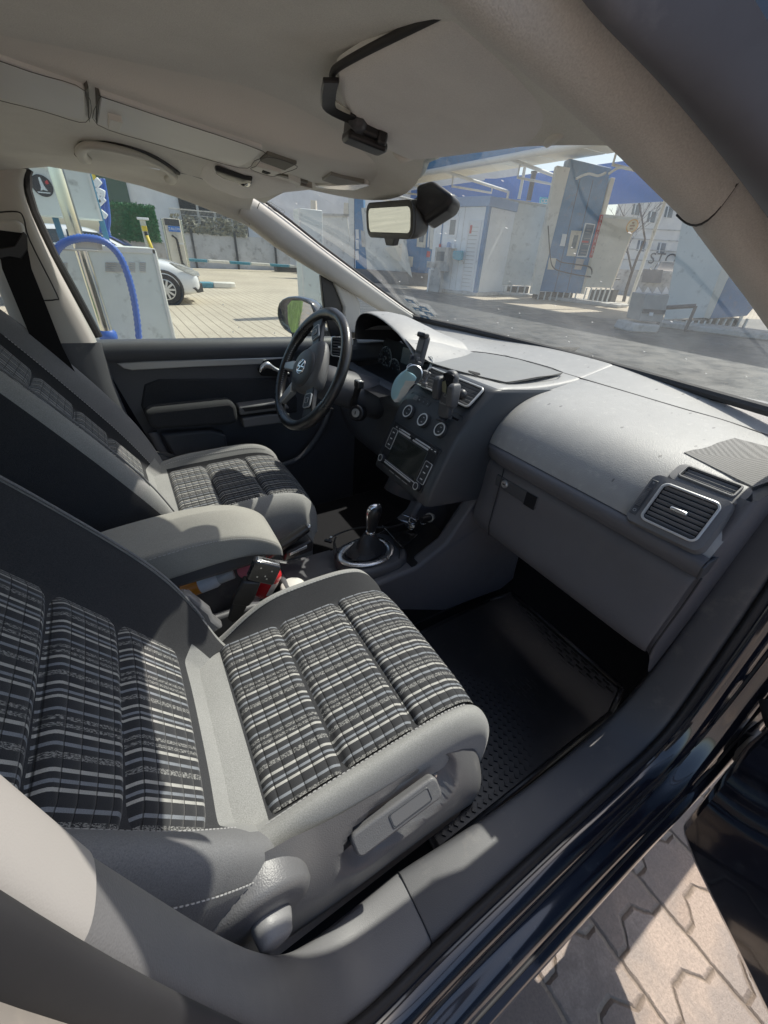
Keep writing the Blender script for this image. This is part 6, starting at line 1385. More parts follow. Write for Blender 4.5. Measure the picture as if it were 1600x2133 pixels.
# ---------------------------------------------------------------- cars
m_tyre=M('tyre',(.018,.018,.02),.8,var=.15); m_rim=M('alloy',(.62,.63,.65),.3,.8,var=.05); m_cgl=M('car_glass',(.02,.028,.03),.05,coat=.8,var=.1); m_headl=M('headlamp_lens',(.45,.48,.50),.08,.3,var=.3,vscale=30,coat=1); m_tail=M('tail_lamp',(.45,.02,.02),.15,coat=.8)
def car(label,col,loc,rot,kind='hatch',cat='car',group=None):
    """x forward, y left; about 4.3 m long"""
    c=thing('hatchback' if kind=='hatch' else('saloon_car' if kind=='saloon' else 'suv'),label,cat,(0,0,0),group,local=True)
    mp=M('car_paint_'+kind,col,.25,coat=1.0,var=.03,rvar=.03)
    H=1.46 if kind!='suv' else 1.72; up=0 if kind!='suv' else .18
    S=[(2.12,.62,.52,.40),(2.08,.78,.66,.24),(1.98,.84,.74,.20),(1.75,.89,.82,.18),(1.3,.90,.92,.18),(.85,.90,.99,.18),(.3,.90,.97,.18),(-.6,.90,.98,.18),(-1.3,.90,1.0,.18),(-1.8,.87,1.0,.2),(-2.05,.80,.93,.28),(-2.12,.70,.80,.38)]
    rr=[]
    for x,w,zt,zb in S:
        zt+=up; zb+=up*.7
        m_=lerp(zb,zt,.5)
        rr.append([V((x,yy,z)) for yy,z in [(0,zt+.015),(w*.5,zt+.01),(w*.82,zt-.01),(w*.97,zt-.09),(w,m_+.06),(w*1.0,m_-.08),(w*.97,zb+.1),(w*.9,zb),(0,zb)]]+[V((x,-yy,z)) for yy,z in [(w*.9,zb),(w*.97,zb+.1),(w*1.0,m_-.08),(w,m_+.06),(w*.97,zt-.09),(w*.82,zt-.01),(w*.5,zt+.01)]])
    mb=MB(); mb.loft(rr); mb.build('body',mp,c,smooth=180,sub=2)
    G=[(1.0,.72,.98),(.62,.70,1.20),(.25,.66,H-.06),(-.1,.64,H),(-.8,.63,H),(-1.35,.62,H-.08),(-1.8,.64,1.22),(-2.0,.70,1.0)] if kind!='saloon' else [(1.0,.72,.98),(.62,.70,1.20),(.25,.66,H-.06),(-.1,.64,H-.02),(-.6,.63,H-.04),(-1.0,.62,H-.14),(-1.4,.64,1.16),(-1.62,.70,.99)]
    rr=[]
    for x,w,zt in G:
        zt+=up if kind=='suv' and zt<1.3 else 0
        zb=.94+up; t=(zt-zb)/(H-zb); wt=w; wb=.86
        rr.append([V((x,0,zt)),V((x,wt*.7,zt-.005)),V((x,lerp(wb,wt,t)*.97,zt-.05*t-.004)),V((x,wb,zb-.03)),V((x,0,zb-.05)),V((x,-wb,zb-.03)),V((x,-lerp(wb,wt,t)*.97,zt-.05*t-.004)),V((x,-wt*.7,zt-.005))])
    mb=MB(); mb.loft(rr); mb.build('roof',mp,c,smooth=180,sub=2)
    zb=.99+up; zt=H-.12
    for sy in(-1,1):
        tail=-1.55 if kind!='saloon' else -1.2
        for xs in ([(.78,zb),(.26,zt),(-.28,zt+.03),(-.30,zb)],[(-.36,zb),(-.34,zt+.03),(tail+.45,zt),(tail,zb+.05)]):
            mb=MB(); mb.add([V((x,sy*(.868-(z-zb)/(zt-zb)*.20),z)) for x,z in xs],[(0,1,2,3)]); mb.build('window',m_cgl,c,smooth=0,solid=.01)
    mb=MB(); mb.grid([[V((.93,y,1.01+up)) for y in(-.66,-.3,.3,.66)],[V((.60,y,1.22+up*.8)) for y in(-.62,-.3,.3,.62)],[V((.27,y,H-.075)) for y in(-.58,-.3,.3,.58)]]); 
    for p in mb.v: p+=V((.028,0,.022))
    mb.build('windscreen',m_cgl,c,smooth=60)
    mb=MB(); xr=-1.62 if kind!='saloon' else -1.25
    mb.grid([[V((xr,y,H-.19)) for y in(-.56,.56)],[V((xr-.36,y,1.03+up)) for y in(-.64,.64)]]); mb.build('rear_window',m_cgl,c,smooth=0)
    for x in(1.32,-1.30):
        for sy in(-1,1):
            o=V((x,sy*.90,.32+up*.3)); rw=.32+up*.12
            mb=MB(); mb.lathe([(rw*.62,-.20),(rw*.96,-.20),(rw,-.16),(rw,-.02),(rw*.95,.012),(rw*.68,.016),(rw*.64,.0)],o,(0,sy,0),36); w=mb.build('wheel',m_tyre,c,smooth=40)
            mb=MB(); mb.lathe([(rw*.66,-.03),(rw*.66,.008),(rw*.61,.010),(rw*.58,-.03)],o,(0,sy,0),36,0,None,False); mb.lathe([(rw*.16,.004),(rw*.14,.012),(0,.012)],o,(0,sy,0),20)
            for k in range(10):
                a_=2*PI*k/10; mb.box(o+V((math.cos(a_)*rw*.37,sy*.001,math.sin(a_)*rw*.37)),(rw*.50,.014,.04),0,Matrix.Rotation(-a_,3,'Y'))
            mb.build('rim',m_rim,w,smooth=30)
            mb=MB(); mb.lathe([(rw*.60,-.06),(0,-.06)],o,(0,sy,0),24); mb.build('hub_shadow',m_void,w)
            mb=MB(); mb.lathe([(rw*1.22,-.10),(rw*1.22,.0),(rw*1.14,.014),(rw*1.02,-.005),(rw*.9,-.10)],o+V((0,0,.01)),(0,sy,0),36,0,None,False); mb.build('wheel_arch',m_black,c,smooth=40)
    if kind!='saloon':
        for sy in(-1,1):
            P=[V((2.055,sy*.45,.66+up)),V((1.93,sy*.765,.70+up)),V((1.62,sy*.875,.80+up)),V((1.46,sy*.895,.845+up)),V((1.62,sy*.868,.735+up)),V((1.92,sy*.79,.60+up)),V((2.08,sy*.50,.57+up))]
            mb=MB(); mb.prism([p+V((.03,sy*.02,.01)) for p in P],V((.05,sy*.035,.015))); mb.build('headlight',m_headl,c,bevel=.008)
            P=[V((1.98,sy*.70,.40+up)),V((2.09,sy*.58,.46+up)),V((2.10,sy*.56,.26+up)),V((1.97,sy*.72,.25+up)),V((1.87,sy*.815,.36+up))]
            mb=MB(); mb.prism([p+V((.02,sy*.02,0)) for p in P],V((.05,sy*.035,0))); mb.build('fog_surround',m_black,c,bevel=.006)
        P=[V((2.06,.44,.62+up)),V((2.06,-.44,.62+up)),V((2.11,-.34,.36+up)),V((2.11,.34,.36+up))]
        mb=MB(); mb.prism(P,V((.05,0,0)))
        g=mb.build('grille',m_black,c,bevel=.01)
        mb=MB()
        for k in range(4): mb.box((2.135+.002*k,0,.40+.055*k+up),(.02,.70,.010))
        mb.build('grille_bar',m_chrome,g)
        mb=MB(); mb.box((2.17,0,.33+up),(.02,.52,.11)); mb.build('number_plate',m_white2,c,bevel=.004)
    for sy in(-1,1):
        P=[V((-2.0,sy*.80,.90+up)),V((-1.80,sy*.875,.90+up)),V((-1.80,sy*.885,.74+up)),V((-2.02,sy*.80,.72+up)),V((-2.10,sy*.60,.74+up)),V((-2.08,sy*.60,.88+up))]
        mb=MB(); mb.prism(P,V((-.03,sy*.02,0))); mb.build('tail_lamp',m_tail,c,bevel=.006)
        mb=MB(); mb.ell((.72,sy*.98,1.02+up),(.09,.11,.075)); mb.build('door_mirror',mp,c,smooth=180)
    c['group']='cars parked around the yard'; c.location=loc; c.rotation_euler=(0,0,rot); return c
nose=at(408,600,y=11.1)
car('white hatchback with dark headlights parked behind the vacuum cabinet',(.78,.79,.80),(nose.x-1.98,11.1+.62,0),R(-3))
pb=at(300,500,y=19)
car('dark blue saloon seen beyond the white hatchback, its tail by the yellow post',(.015,.03,.16),(pb.x-2.0,19.6,0),R(180),'saloon')
ps=at(1302,600,z=.5)
car('dark SUV with pale bonnet half hidden behind the beige wash panel',(.10,.115,.12),at(1284,612,z=0)+V((5.0,.35,0)),R(216),'suv')
# ---------------------------------------------------------------- far side of the yard
bl=thing('office_building','long grey rendered building with black mesh windows across the yard','building',(6,30,0))
pf=VPl((-30,29,0),(60,29,0))
x0=pf.px(215,480).x; x1=pf.px(700,540).x
mb=MB(); mb.box(((x0+x1)/2+8,33,5),(x1-x0+16,8,10)); mb.build('wall',m_wallg,bl)
for q in([(368,400),(512,440),(512,492),(378,486)],):
    P=[pf.px(*p) for p in q]; zl=min(p.z for p in P); zh=max(p.z for p in P)+2; mb=MB(); mb.box(((P[0].x+P[1].x)/2,28.97,(zl+zh)/2),(P[1].x-P[0].x,.12,zh-zl)); wn_=mb.build('window',m_darkwin,bl)
    mb=MB()
    for k in range(1,4): mb.box((lerp(P[0].x,P[1].x,k/4),28.88,(zl+zh)/2),(.12,.05,zh-zl))
    mb.build('mullion',m_concrete,wn_)
mb=MB(); a=pf.px(212,368); b=pf.px(262,410); mb.box(((a.x+b.x)/2,28.0,6.6),(b.x-a.x+1.5,2.2,.5)); mb.box(((a.x+b.x)/2-.3,28.2,4.7),(b.x-a.x+.6,1.8,.4)); mb.build('canopy',m_concrete,bl,bevel=.03)
mb=MB(); mb.box(((a.x+b.x)/2-.2,28.93,3.6),(1.6,.1,1.8)); mb.build('entrance',M('green_door',(.05,.10,.08),.5),bl)
fw_=thing('boundary_wall','low grey concrete wall with dark posts in front of the mesh windows','wall',(8,27.5,0))
pg=VPl((-30,27.2,0),(60,27.2,0)); x0=pg.px(372,530).x; x1=pg.px(605,545).x; zt=pg.px(430,487).z
mb=MB(); mb.box(((x0+x1)/2,27.35,zt/2),(x1-x0,.3,zt)); mb.build('wall',M('wall_concrete',(.55,.55,.56),.85,var=.12,vscale=1.2,dirt=((.22,.21,.19),.3,2.5)),fw_)
for px_ in(404,492,573): 
    mb=MB(); x=pg.px(px_,520).x; mb.box((x,27.12,zt*.55),(.10,.10,zt*1.1)); mb.build('post',m_dark,fw_)
fn=thing('mesh_fence','wire mesh fence with tufts of dry plants above the grey wall','fence',(8,27.4,zt))
mb=MB()
for k in range(5): mb.tube([(x0,27.35,zt+.12+.22*k),(x0+(x1-x0)*.62,27.35,zt+.12+.22*k)],.018,5)
for k in range(60): xx=x0+(x1-x0)*.62*k/59; mb.tube([(xx,27.35,zt),(xx,27.35,zt+1.05)],.010,4)
mb.build('mesh',m_concrete,fn)
rnd=random.Random(9); mb=MB()
for k in range(420):
    xx=x0+(x1-x0)*.6*rnd.random(); zz=zt+.75*rnd.random()**1.5; a=rnd.uniform(0,2*PI); s=rnd.uniform(.05,.14); d=V((math.cos(a)*s,.1*rnd.uniform(-1,1),math.sin(a)*s)); q=V((-d.z*.5,0.02,d.x*.5)); p=V((xx,27.15,zz)); mb.add([p-d,p+q,p+d,p-q],[(0,1,2,3)])
mb.build('plants',M('dry_leaves',(.22,.22,.18),.8,var=.4,vscale=5),fn,smooth=0)
ph2=VPl((-30,21.5,0),(60,21.5,0)); A=ph2.px(222,424); B=ph2.px(321,428); Cc=ph2.px(335,505)
xa,xb=ph2.px(226,465).x,ph2.px(329,465).x; zt2=(A.z+B.z)/2; zb2=Cc.z
hd=thing('hedge_panel','tall green artificial hedge panel behind the blue saloon','hedge panel',((xa+xb)/2,21.6,0))
mb=MB(); mb.box(((xa+xb)/2,21.65,(zt2+zb2)/2),(xb-xa,.16,zt2-zb2)); mb.build('panel',m_green,hd,bevel=.04)
mb=MB()
for k in range(2600):
    xx=rnd.uniform(xa,xb); zz=rnd.uniform(zb2,zt2+.05); a=rnd.uniform(0,2*PI); s=rnd.uniform(.05,.10); d=V((math.cos(a)*s,-.06,math.sin(a)*s)); q=V((-d.z*.35,0,d.x*.35)); p=V((xx,21.56,zz)); mb.add([p-q,p+d,p+q],[(0,1,2)])
mb.build('blades',M('hedge_blade',(.03,.15,.055),.8,var=.5,vscale=12),hd,smooth=0)
mb=MB(); mb.box((xb-.9,21.75,zb2/2),(2.0,.3,zb2)); mb.build('base_wall',m_concrete,hd)
ks=thing('payment_kiosk','beige steel kiosk with a blue sign and a black coiled hose','kiosk',(4,18.5,0))
pk=VPl((-30,18.5,0),(60,18.5,0)); kx0,kx1=pk.px(347,490).x,pk.px(380,490).x; kz=pk.px(355,455).z
mb=MB(); mb.box(((kx0+kx1)/2,18.85,kz/2),(kx1-kx0,.7,kz)); mb.build('cabinet',m_beige,ks,bevel=.02)
mb=MB(); mb.box(((kx0+kx1)/2,18.49,kz-.11),(kx1-kx0-.05,.04,.2)); mb.build('dark_header',m_dark,ks)
mb=MB(); mb.box(((kx0+kx1)/2+.03,18.46,kz-.31),((kx1-kx0)*.72,.04,.17)); mb.text('TALON',.12,((kx0+kx1)/2+.03,18.435,kz-.31),(1,0,0),(0,0,1),1); mb.build('sign',[m_bright,m_white],ks,smooth=0,recalc=False)
mb=MB(); xm2=(kx0+kx1)/2+.05; mb.tube(catmull([(xm2-.15,18.42,kz-.5),(xm2-.02,18.40,kz-.62),(xm2,18.4,kz-1.0),(xm2+.02,18.4,kz-1.4),(xm2+.08,18.4,.5),(xm2+.15,18.4,.1)],10),[.035+.012*(k%2) for k in range(51)],8); mb.build('coiled_hose',m_black,ks,smooth=180)
mb=MB(); mb.box((kx1-.12,18.47,kz-.75),(.22,.02,.06)); mb.build('label_plate',m_white,ks)
for k_,dx in enumerate((-.02,.02)):
    mb=MB(); mb.box((kx0-.04 if k_==0 else kx1+.04,18.6,kz*.5),(.07,.12,kz*.98)); mb.build('frame_post',m_steel,ks,bevel=.01)
yp=thing('hose_post','slim grey post with a yellow head and yellow hose by the hedge panel','post',(3,16,0))
py_=VPl((-30,16.2,0),(60,16.2,0)); xx=py_.px(304,490).x; zz=py_.px(296,458).z
mb=MB(); mb.box((xx,16.25,zz*.5),(.16,.12,zz)); mb.build('post',m_steel,yp,bevel=.01)
mb=MB(); mb.box((xx,16.17,zz-.22),(.15,.05,.14)); mb.build('yellow_head',m_yel,yp,bevel=.01)
mb=MB(); mb.box((xx+.02,16.2,zz+.03),(.32,.16,.06)); mb.build('cap',m_white2,yp,bevel=.01)
mb=MB(); mb.tube([(xx+.02,16.12,zz-.4),(xx+.08,16.1,zz-.75),(xx+.12,16.1,.5)],.045,8); mb.build('yellow_hose',m_yel,yp,smooth=180)
mb=MB(); mb.box((xx+.01,16.15,zz-.36),(.09,.06,.12)); mb.build('black_handle',m_black,yp,bevel=.01)
# kerbs
def kerb(name,label,p0,p1,n,w=.3,h=.13):
    p0=V(p0);p1=V(p1);d=(p1-p0);q=V((-d.y,d.x,0)).normalized()*w; mb=MB()
    for k in range(n):
        a=lerp(p0,p1,k/n+.002); b=lerp(p0,p1,(k+1)/n-.002); mb.prism([a,b,b+q,a+q],(0,0,h),k%2)
    o=mb.build(name,[m_kblue,m_kwhite],None,bevel=.02,smooth=0); o['kind']='structure'; return o
kerb('kerb','',at(386,544,y=25.2),(at(386,544,y=25.2).x+18,25.2,0),16)
mb=MB(); ke=at(408,598,y=15.2); 
mb.prism([(ke.x-2,15.1,0),(ke.x+.55,15.1,0),(ke.x+.55,15.45,0),(ke.x-2,15.45,0)],(0,0,.17),0)
mb.prism([(ke.x+.56,15.1,0),(ke.x+1.1,15.05,0),(ke.x+1.28,15.14,0),(ke.x+1.30,15.3,0),(ke.x+1.2,15.45,0),(ke.x+.56,15.45,0)],(0,0,.17),1); o=mb.build('kerb',[m_kblue,m_kwhite],None,bevel=.03); o['kind']='structure'
mb=MB(); mb.box((at(590,546,y=26).x+.8,26.0,.18),(2.6,.6,.36)); tag(mb.build('kerb_block',m_dark,None,bevel=.03),'low black block at the end of the far kerb','block')
# pale cabinet ahead of the driver's mirror
gc=thing('steel_cabinet','tall pale green steel panel standing by the driver mirror','cabinet',(4,8.4,0))
pc_=VPl((-10,8.4,0),(20,8.4,0)); xa,xb=pc_.px(630,590).x,pc_.px(676,590).x; za=1.95
mb=MB(); mb.box(((xa+xb)/2,8.55,za/2),(xb-xa,.3,za)); mb.build('panel',m_panel,gc,bevel=.01)
mb=MB(); mb.box((xa+.015,8.39,za/2),(.03,.02,za)); mb.build('edge_strip',m_panelw,gc)
# grassy verge seen in the wing mirror
mb=MB(); rnd=random.Random(3)
for k in range(6000):
    x=rnd.uniform(-20,-4.5); y=rnd.uniform(1.15,4.5); h=rnd.uniform(.15,.5); a=rnd.uniform(0,PI); d=V((math.cos(a)*.03,math.sin(a)*.03,0)); mb.add([V((x,y,0))-d,V((x,y,0))+d,V((x+rnd.uniform(-.1,.1),y+rnd.uniform(-.1,.1),h))],[(0,1,2)])
g_=mb.build('grass',M('grass_blade',(.10,.16,.04),.8,var=.4,vscale=2),None,smooth=0); g_['kind']='stuff'
# ---------------------------------------------------------------- self-service wash ahead of the windscreen
def pq_(pl,pts): return [pl.px(*p) for p in pts]
# office container
A=at(910,607,z=0); B=at(989,617,z=0)
ct=thing('site_container','white site container with a blue roof edge, small window and white slatted door','container',tuple(A))
cp=VPl(A,B); Hc=cp.px(1000,430).z; fas=.30
dep=V((0,0,0))-cp.n*2.4
Lc=cp.L
mb=MB(); mb.prism([cp.uz(-.25,.12),cp.uz(1,.12),cp.uz(1,Hc),cp.uz(-.25,Hc)],-cp.n*3.0); mb.build('wall',m_white2,ct,bevel=.02)
mb=MB(); mb.prism([cp.uz(-.27,Hc,.05),cp.uz(1.02,Hc,.05),cp.uz(1.02,Hc+fas,.05),cp.uz(-.27,Hc+fas,.05)],-cp.n*3.1); mb.build('roof_edge',m_bluel,ct,bevel=.02)
mb=MB(); mb.prism([cp.uz(.955,.1,.04),cp.uz(1.03,.1,.04),cp.uz(1.03,Hc,.04),cp.uz(.955,Hc,.04)],-cp.n*.16); mb.prism([cp.uz(-.05,.1,.03),cp.uz(-.02,.1,.03),cp.uz(-.02,Hc,.03),cp.uz(-.05,Hc,.03)],-cp.n*.06); mb.build('corner_post',m_blue,ct,bevel=.01)
mb=MB(); 
for u in(.33,.48): mb.prism([cp.uz(u-.004,.15,.006),cp.uz(u+.004,.15,.006),cp.uz(u+.004,Hc,.006),cp.uz(u-.004,Hc,.006)],-cp.n*.012)
mb.build('panel_joint',m_concrete,ct,smooth=0)
mb=MB(); d0,d1,dz=.60,.90,Hc*.86
mb.prism([cp.uz(d0,.14,.03),cp.uz(d1,.14,.03),cp.uz(d1,dz,.03),cp.uz(d0,dz,.03)],-cp.n*.06); dr_=mb.build('door',M('door_white',(.74,.76,.77),.4,var=.02),ct,bevel=.012)
mb=MB()
for k in range(16): mb.prism([cp.uz(d0+.05,.3+k*(dz-.4)/16,.036),cp.uz(d1-.05,.3+k*(dz-.4)/16,.036),cp.uz(d1-.05,.3+k*(dz-.4)/16+.02,.036),cp.uz(d0+.05,.3+k*(dz-.4)/16+.02,.036)],-cp.n*.01)
mb.prism([cp.uz(d0+.04,.2,.036),cp.uz(d0+.048,.2,.036),cp.uz(d0+.048,dz-.1,.036),cp.uz(d0+.04,dz-.1,.036)],-cp.n*.01); mb.build('slats',m_concrete,dr_,smooth=0)
mb=MB(); mb.prism([cp.uz(d0+.06,dz-.42,.045),cp.uz(d0+.105,dz-.42,.045),cp.uz(d0+.105,dz-.16,.045),cp.uz(d0+.06,dz-.16,.045)],-cp.n*.012); mb.build('notice',m_red2,dr_,smooth=0)
mb=MB(); mb.box(cp.uz(d0+.03,1.15,.07),(.03,.03,.16)); mb.build('handle',m_chrome,dr_,bevel=.005)
w0,w1=.10,.36; z0_,z1_=Hc*.66,Hc*.90
mb=MB(); mb.prism([cp.uz(w0,z0_,.03),cp.uz(w1,z0_,.03),cp.uz(w1,z1_,.03),cp.uz(w0,z1_,.03)],-cp.n*.05); wf=mb.build('window',M('upvc_white',(.78,.79,.80),.35,var=.02),ct,bevel=.01)
mb=MB(); mb.prism([cp.uz(w0+.06,z0_+.11,.036),cp.uz(w1-.06,z0_+.11,.036),cp.uz(w1-.06,z1_-.11,.036),cp.uz(w0+.06,z1_-.11,.036)],-cp.n*.02); mb.build('pane',m_wint,wf,smooth=0)
mb=MB(); mb.prism([cp.uz(-.05,Hc*.535,.25),cp.uz(.40,Hc*.535,.25),cp.uz(.40,Hc*.545,.25),cp.uz(-.05,Hc*.545,.25)],-cp.n*.25); mb.build('shelf',m_concrete,ct)
mb=MB(); mb.prism([cp.uz(-.12,0,.10),cp.uz(1.08,0,.10),cp.uz(1.08,.13,.10),cp.uz(-.12,.13,.10)],-cp.n*3.2); mb.build('plinth',m_concrete,ct,bevel=.03)
for u,s,mm,nm,lb in((0.0,.10,m_red2,'red_cup','red cup at the end of the container shelf'),(.22,.16,m_bluel,'blue_sponge','blue sponge on the container shelf'),(.34,.12,m_white2,'white_flask','white flask on the container shelf below the window')):
    mb=MB(); c=cp.uz(u,Hc*.545+s*.6,.12); mb.lathe([(0,-.6*s),(s*.5,-.6*s),(s*.5,.4*s),(s*.3,.6*s),(0,.6*s)],c,(0,0,1),14); tag(mb.build(nm,mm,None,smooth=40),lb,nm.split('_')[1])
mb=MB(); c=cp.uz(.52,Hc*.47,.14); mb.prism([c+cp.d*x+V((0,0,z)) for x,z in [(-.22,.13),(.2,.15),(.23,.12),(.22,-.16),(.1,-.19),(-.2,-.14),(-.24,-.05)]],cp.n*.14); tag(mb.build('turquoise_bag',M('turq',(.02,.33,.45),.5,var=.2,vscale=8),None,bevel=.04,bseg=3),'turquoise bag hanging by the container door','bag')
mt=thing('meter_box','grey electric meter boxes on a concrete post in front of the container','meter box',tuple(cp.uz(.02,0,.5)))
mp_=VPl(A,B,.5)
for q in([(907,515),(933,515),(930,566),(903,565)],[(889,544),(912,546),(910,558),(888,557)]):
    mb=MB(); mb.prism(pq_(mp_,q),-mp_.n*.22); mb.build('box',m_concrete,mt,bevel=.02)
mb=MB(); mb.prism(pq_(mp_,[(911,524),(927,524),(924,544),(909,543)]),mp_.n*.02); mb.build('meter_window',m_wint,mt,smooth=0)
mb=MB(); P=pq_(mp_,[(898,562),(918,564),(912,618),(890,616)]); mb.prism([V((p.x,p.y,max(p.z,0))) for p in P],-mp_.n*.25); mb.build('post',m_concrete,mt,bevel=.02)
mb=MB(); a=mp_.px(896,560); mb.cyl(a+mp_.n*.03,V((a.x,a.y,0))+mp_.n*.03,.035,n=8); mb.build('conduit',m_white2,mt)
# wash bays
def bay(name,label,plane,pts,mat,th=.12,cat='partition',legs=None,bevel=.015,group=None):
    t=thing(name,label,cat,tuple(V((plane.px(*pts[0]).x,plane.px(*pts[0]).y,0))),group or {'wash_partition':'partitions of the wash bays','control_pillar':'blue control pillars of the wash bays'}.get(name))
    mb=MB(); mb.prism(pq_(plane,pts),-plane.n*th); mb.build('panel',mat,t,bevel=bevel)
    if legs:
        mb=MB()
        for x,y in legs:
            p=plane.px(x,y); mb.prism([p+plane.d*-.02,p+plane.d*.02,V((p.x,p.y,0))+plane.d*.02,V((p.x,p.y,0))-plane.d*.02],-plane.n*.06)
        mb.build('leg',m_panelg,t)
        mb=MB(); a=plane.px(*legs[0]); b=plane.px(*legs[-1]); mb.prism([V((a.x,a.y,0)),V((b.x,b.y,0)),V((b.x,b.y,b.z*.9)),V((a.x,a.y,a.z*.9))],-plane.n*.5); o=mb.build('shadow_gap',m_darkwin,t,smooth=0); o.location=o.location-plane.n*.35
    return t
p1=VPl(at(1018,613,z=0),at(1112,618,z=0))
t=bay('wash_partition','large grey wash-bay partition panel right of the white container',p1,[(1043,416),(1147,431),(1109,596),(1032,592)],m_panelg,legs=[(1008+k*14.5,596) for k in range(8)])
mb=MB(); mb.prism(pq_(p1,[(1024,412),(1043,416),(1031,588),(1004,585)]),-p1.n*.1); mb.build('side_sheet',M('pale_sheet',(.72,.73,.67),.6,var=.08,vscale=3),t,bevel=.01)
mb=MB(); mb.prism([p+p1.n*.02 for p in pq_(p1,[(1040,411),(1149,427),(1148,433),(1040,417)])],-p1.n*.16); mb.build('top_rail',m_concrete,t,bevel=.01)
mb=MB(); mb.prism([V((p.x,p.y,z))+p1.n*.3 for p,z in((p1.px(990,620),0),(p1.px(1112,622),0),(p1.px(1112,622),.10),(p1.px(990,620),.10))],-p1.n*1.6); mb.build('concrete_base',m_concrete,t,bevel=.03)
for k in range(4):
    mb=MB(); mb.prism(pq_(p1,[(1007+k*.3,549+k*9),(1031,551+k*9),(1031,557+k*9),(1006+k*.3,555+k*9)]),p1.n*.03); mb.build('shelf_slat',m_concrete,t)
# blue control pillar
p2=VPl(at(1116,624,z=0),at(1214,630,z=0))
t=bay('control_pillar','tall blue control pillar with instruction boards, slots and a red sign strip','' or p2,[(1186,330),(1274,350),(1212,612),(1121,606)],m_blue,.5,'control pillar',legs=[(1124+k*13,608) for k in range(7)])
Ps=lambda pts,off=.012: [p+p2.n*off for p in pq_(p2,pts)]
for nm,pts,mat in (('edge_post',[(1160,345),(1187,350),(1122,614),(1106,612)],m_panelg),('edge_post',[(1272,370),(1281,371),(1216,613),(1209,612)],m_beige)):
    mb=MB(); mb.prism([p+p2.n*.04 for p in pq_(p2,pts)],-p2.n*.3); mb.build(nm,mat,t,bevel=.01)
for a_,b_ in(((1208,372),(1154,608)),((1235,375),(1180,608))):
    mb=MB(); mb.prism(Ps([a_,(a_[0]+1.2,a_[1]),(b_[0]+1.2,b_[1]),b_],.004),-p2.n*.01); mb.build('panel_joint',m_dark,t,smooth=0)
bd=[('notice',[(1172,487),(1181,488),(1176,513),(1166,512)],m_white2),('control_plate',[(1190,480),(1212,481),(1199,534),(1180,533)],m_beige),('coin_slot',[(1196,490),(1205,490),(1198,518),(1189,517)],m_wint),('board_frame',[(1219,464),(1240,467),(1222,536),(1201,535)],m_white2),('board',[(1221,467),(1237.5,469),(1220.5,533),(1203,532.5)],M('board_slate',(.08,.13,.19),.5,var=.15)),('plate',[(1144,537),(1159,538),(1154,562),(1140,561)],m_beige),('plate',[(1201,538),(1218,540),(1210,562),(1196,561)],M('pale_plate',(.55,.50,.46),.5)),('red_strip',[(1249,447),(1256,448),(1233,537),(1226,536)],m_red2)]
offs={'coin_slot':.03,'board':.03,'red_strip':.06,'board_frame':.02}
for nm,pts,mat in bd:
    mb=MB(); mb.prism(Ps(pts,offs.get(nm,.016)),-p2.n*.02); o=mb.build(nm,mat,t,smooth=0)
    if nm=='red_strip':
        s_='SPALATORIE AUTO'; a=(1252,451); b=(1231,532); mb=MB(); uy=(p2.px(*a)-p2.px(*b)).normalized(); ux=-p2.n.cross(uy)
        if ux.dot(RT)<0: ux=-ux
        for k,ch in enumerate(s_):
            q=(k+.5)/len(s_); p=p2.px(lerp(a[0],b[0],q),lerp(a[1],b[1],q))+p2.n*.066; 
            if ch!=' ': mb.text(ch,.115,p,ux,uy)
        mb.build('sign_letters',m_white,o,smooth=0,recalc=False)
    if nm=='board':
        mb=MB()
        for (x0,x1,y) in [(1222,1232,478),(1219,1229,484),(1217,1230,496),(1214,1228,508),(1211,1224,520),(1209,1220,526)]: mb.prism(Ps([(x0,y),(x1,y+.6),(x1-.6,y+2.2),(x0-.6,y+1.6)],.036),-p2.n*.006)
        mb.build('board_text',m_printg,o,smooth=0)
        mb=MB(); mb.prism(Ps([(1212,501),(1226,502),(1225,506),(1211,505)],.036),-p2.n*.006); mb.build('board_stripe',m_red2,o,smooth=0)
hs=VPl(p2.A,p2.B,.25); mb=MB(); mb.tube(catmull([hs.px(x,y) for x,y in [(1159,540),(1170,546),(1188,549),(1215,553),(1228,556),(1233,565),(1232,585),(1231,600)]],8),.022,7); mb.tube(catmull([hs.px(x,y) for x,y in [(1142,470),(1144,505),(1147,540),(1152,556),(1165,564),(1200,572),(1240,578),(1292,582)]],8),.022,7); tag(mb.build('pressure_hose',m_cable,None,smooth=180),'black high-pressure hose hanging in front of the blue control pillar','hose')
# beige partition with oval sign
p3=VPl(at(1218,632,z=0),at(1282,640,z=0),-.1)
t=bay('wash_partition','beige wash-bay partition with a round orange sign at its top corner',p3,[(1257,450),(1326,458),(1273,600),(1217,598)],m_beige,.12,legs=[(1222+k*10,600) for k in range(6)])
mb=MB(); mb.prism([p+p3.n*.02 for p in pq_(p3,[(1258,446),(1331,454),(1331,460),(1258,453)])],-p3.n*.2); mb.build('top_rail',m_panelg,t)
oc=p3.px(1318,471)+p3.n*.03; mb=MB(); mb.lathe([(.20,0),(.20,.01),(.165,.012),(0,.012)],oc,p3.n,32,0,lambda i,j:0 if i<2 else 1); 
sg_=mb.build('round_sign',[M('sign_orange',(.75,.36,.06),.5),M('sign_cream',(.72,.60,.36),.5)],t,smooth=30)
mb=MB(); ux=p3.d if p3.d.dot(RT)>0 else -p3.d
for k,(w_) in enumerate((.07,.16,.11)): mb.box(oc+p3.n*.014+V((0,0,.09-.085*k)),(w_*abs(ux.x)+.01,w_*abs(ux.y)+.005,.04))
mb.build('sign_marks',M('sign_ink',(.30,.12,.03),.6),sg_,smooth=0)
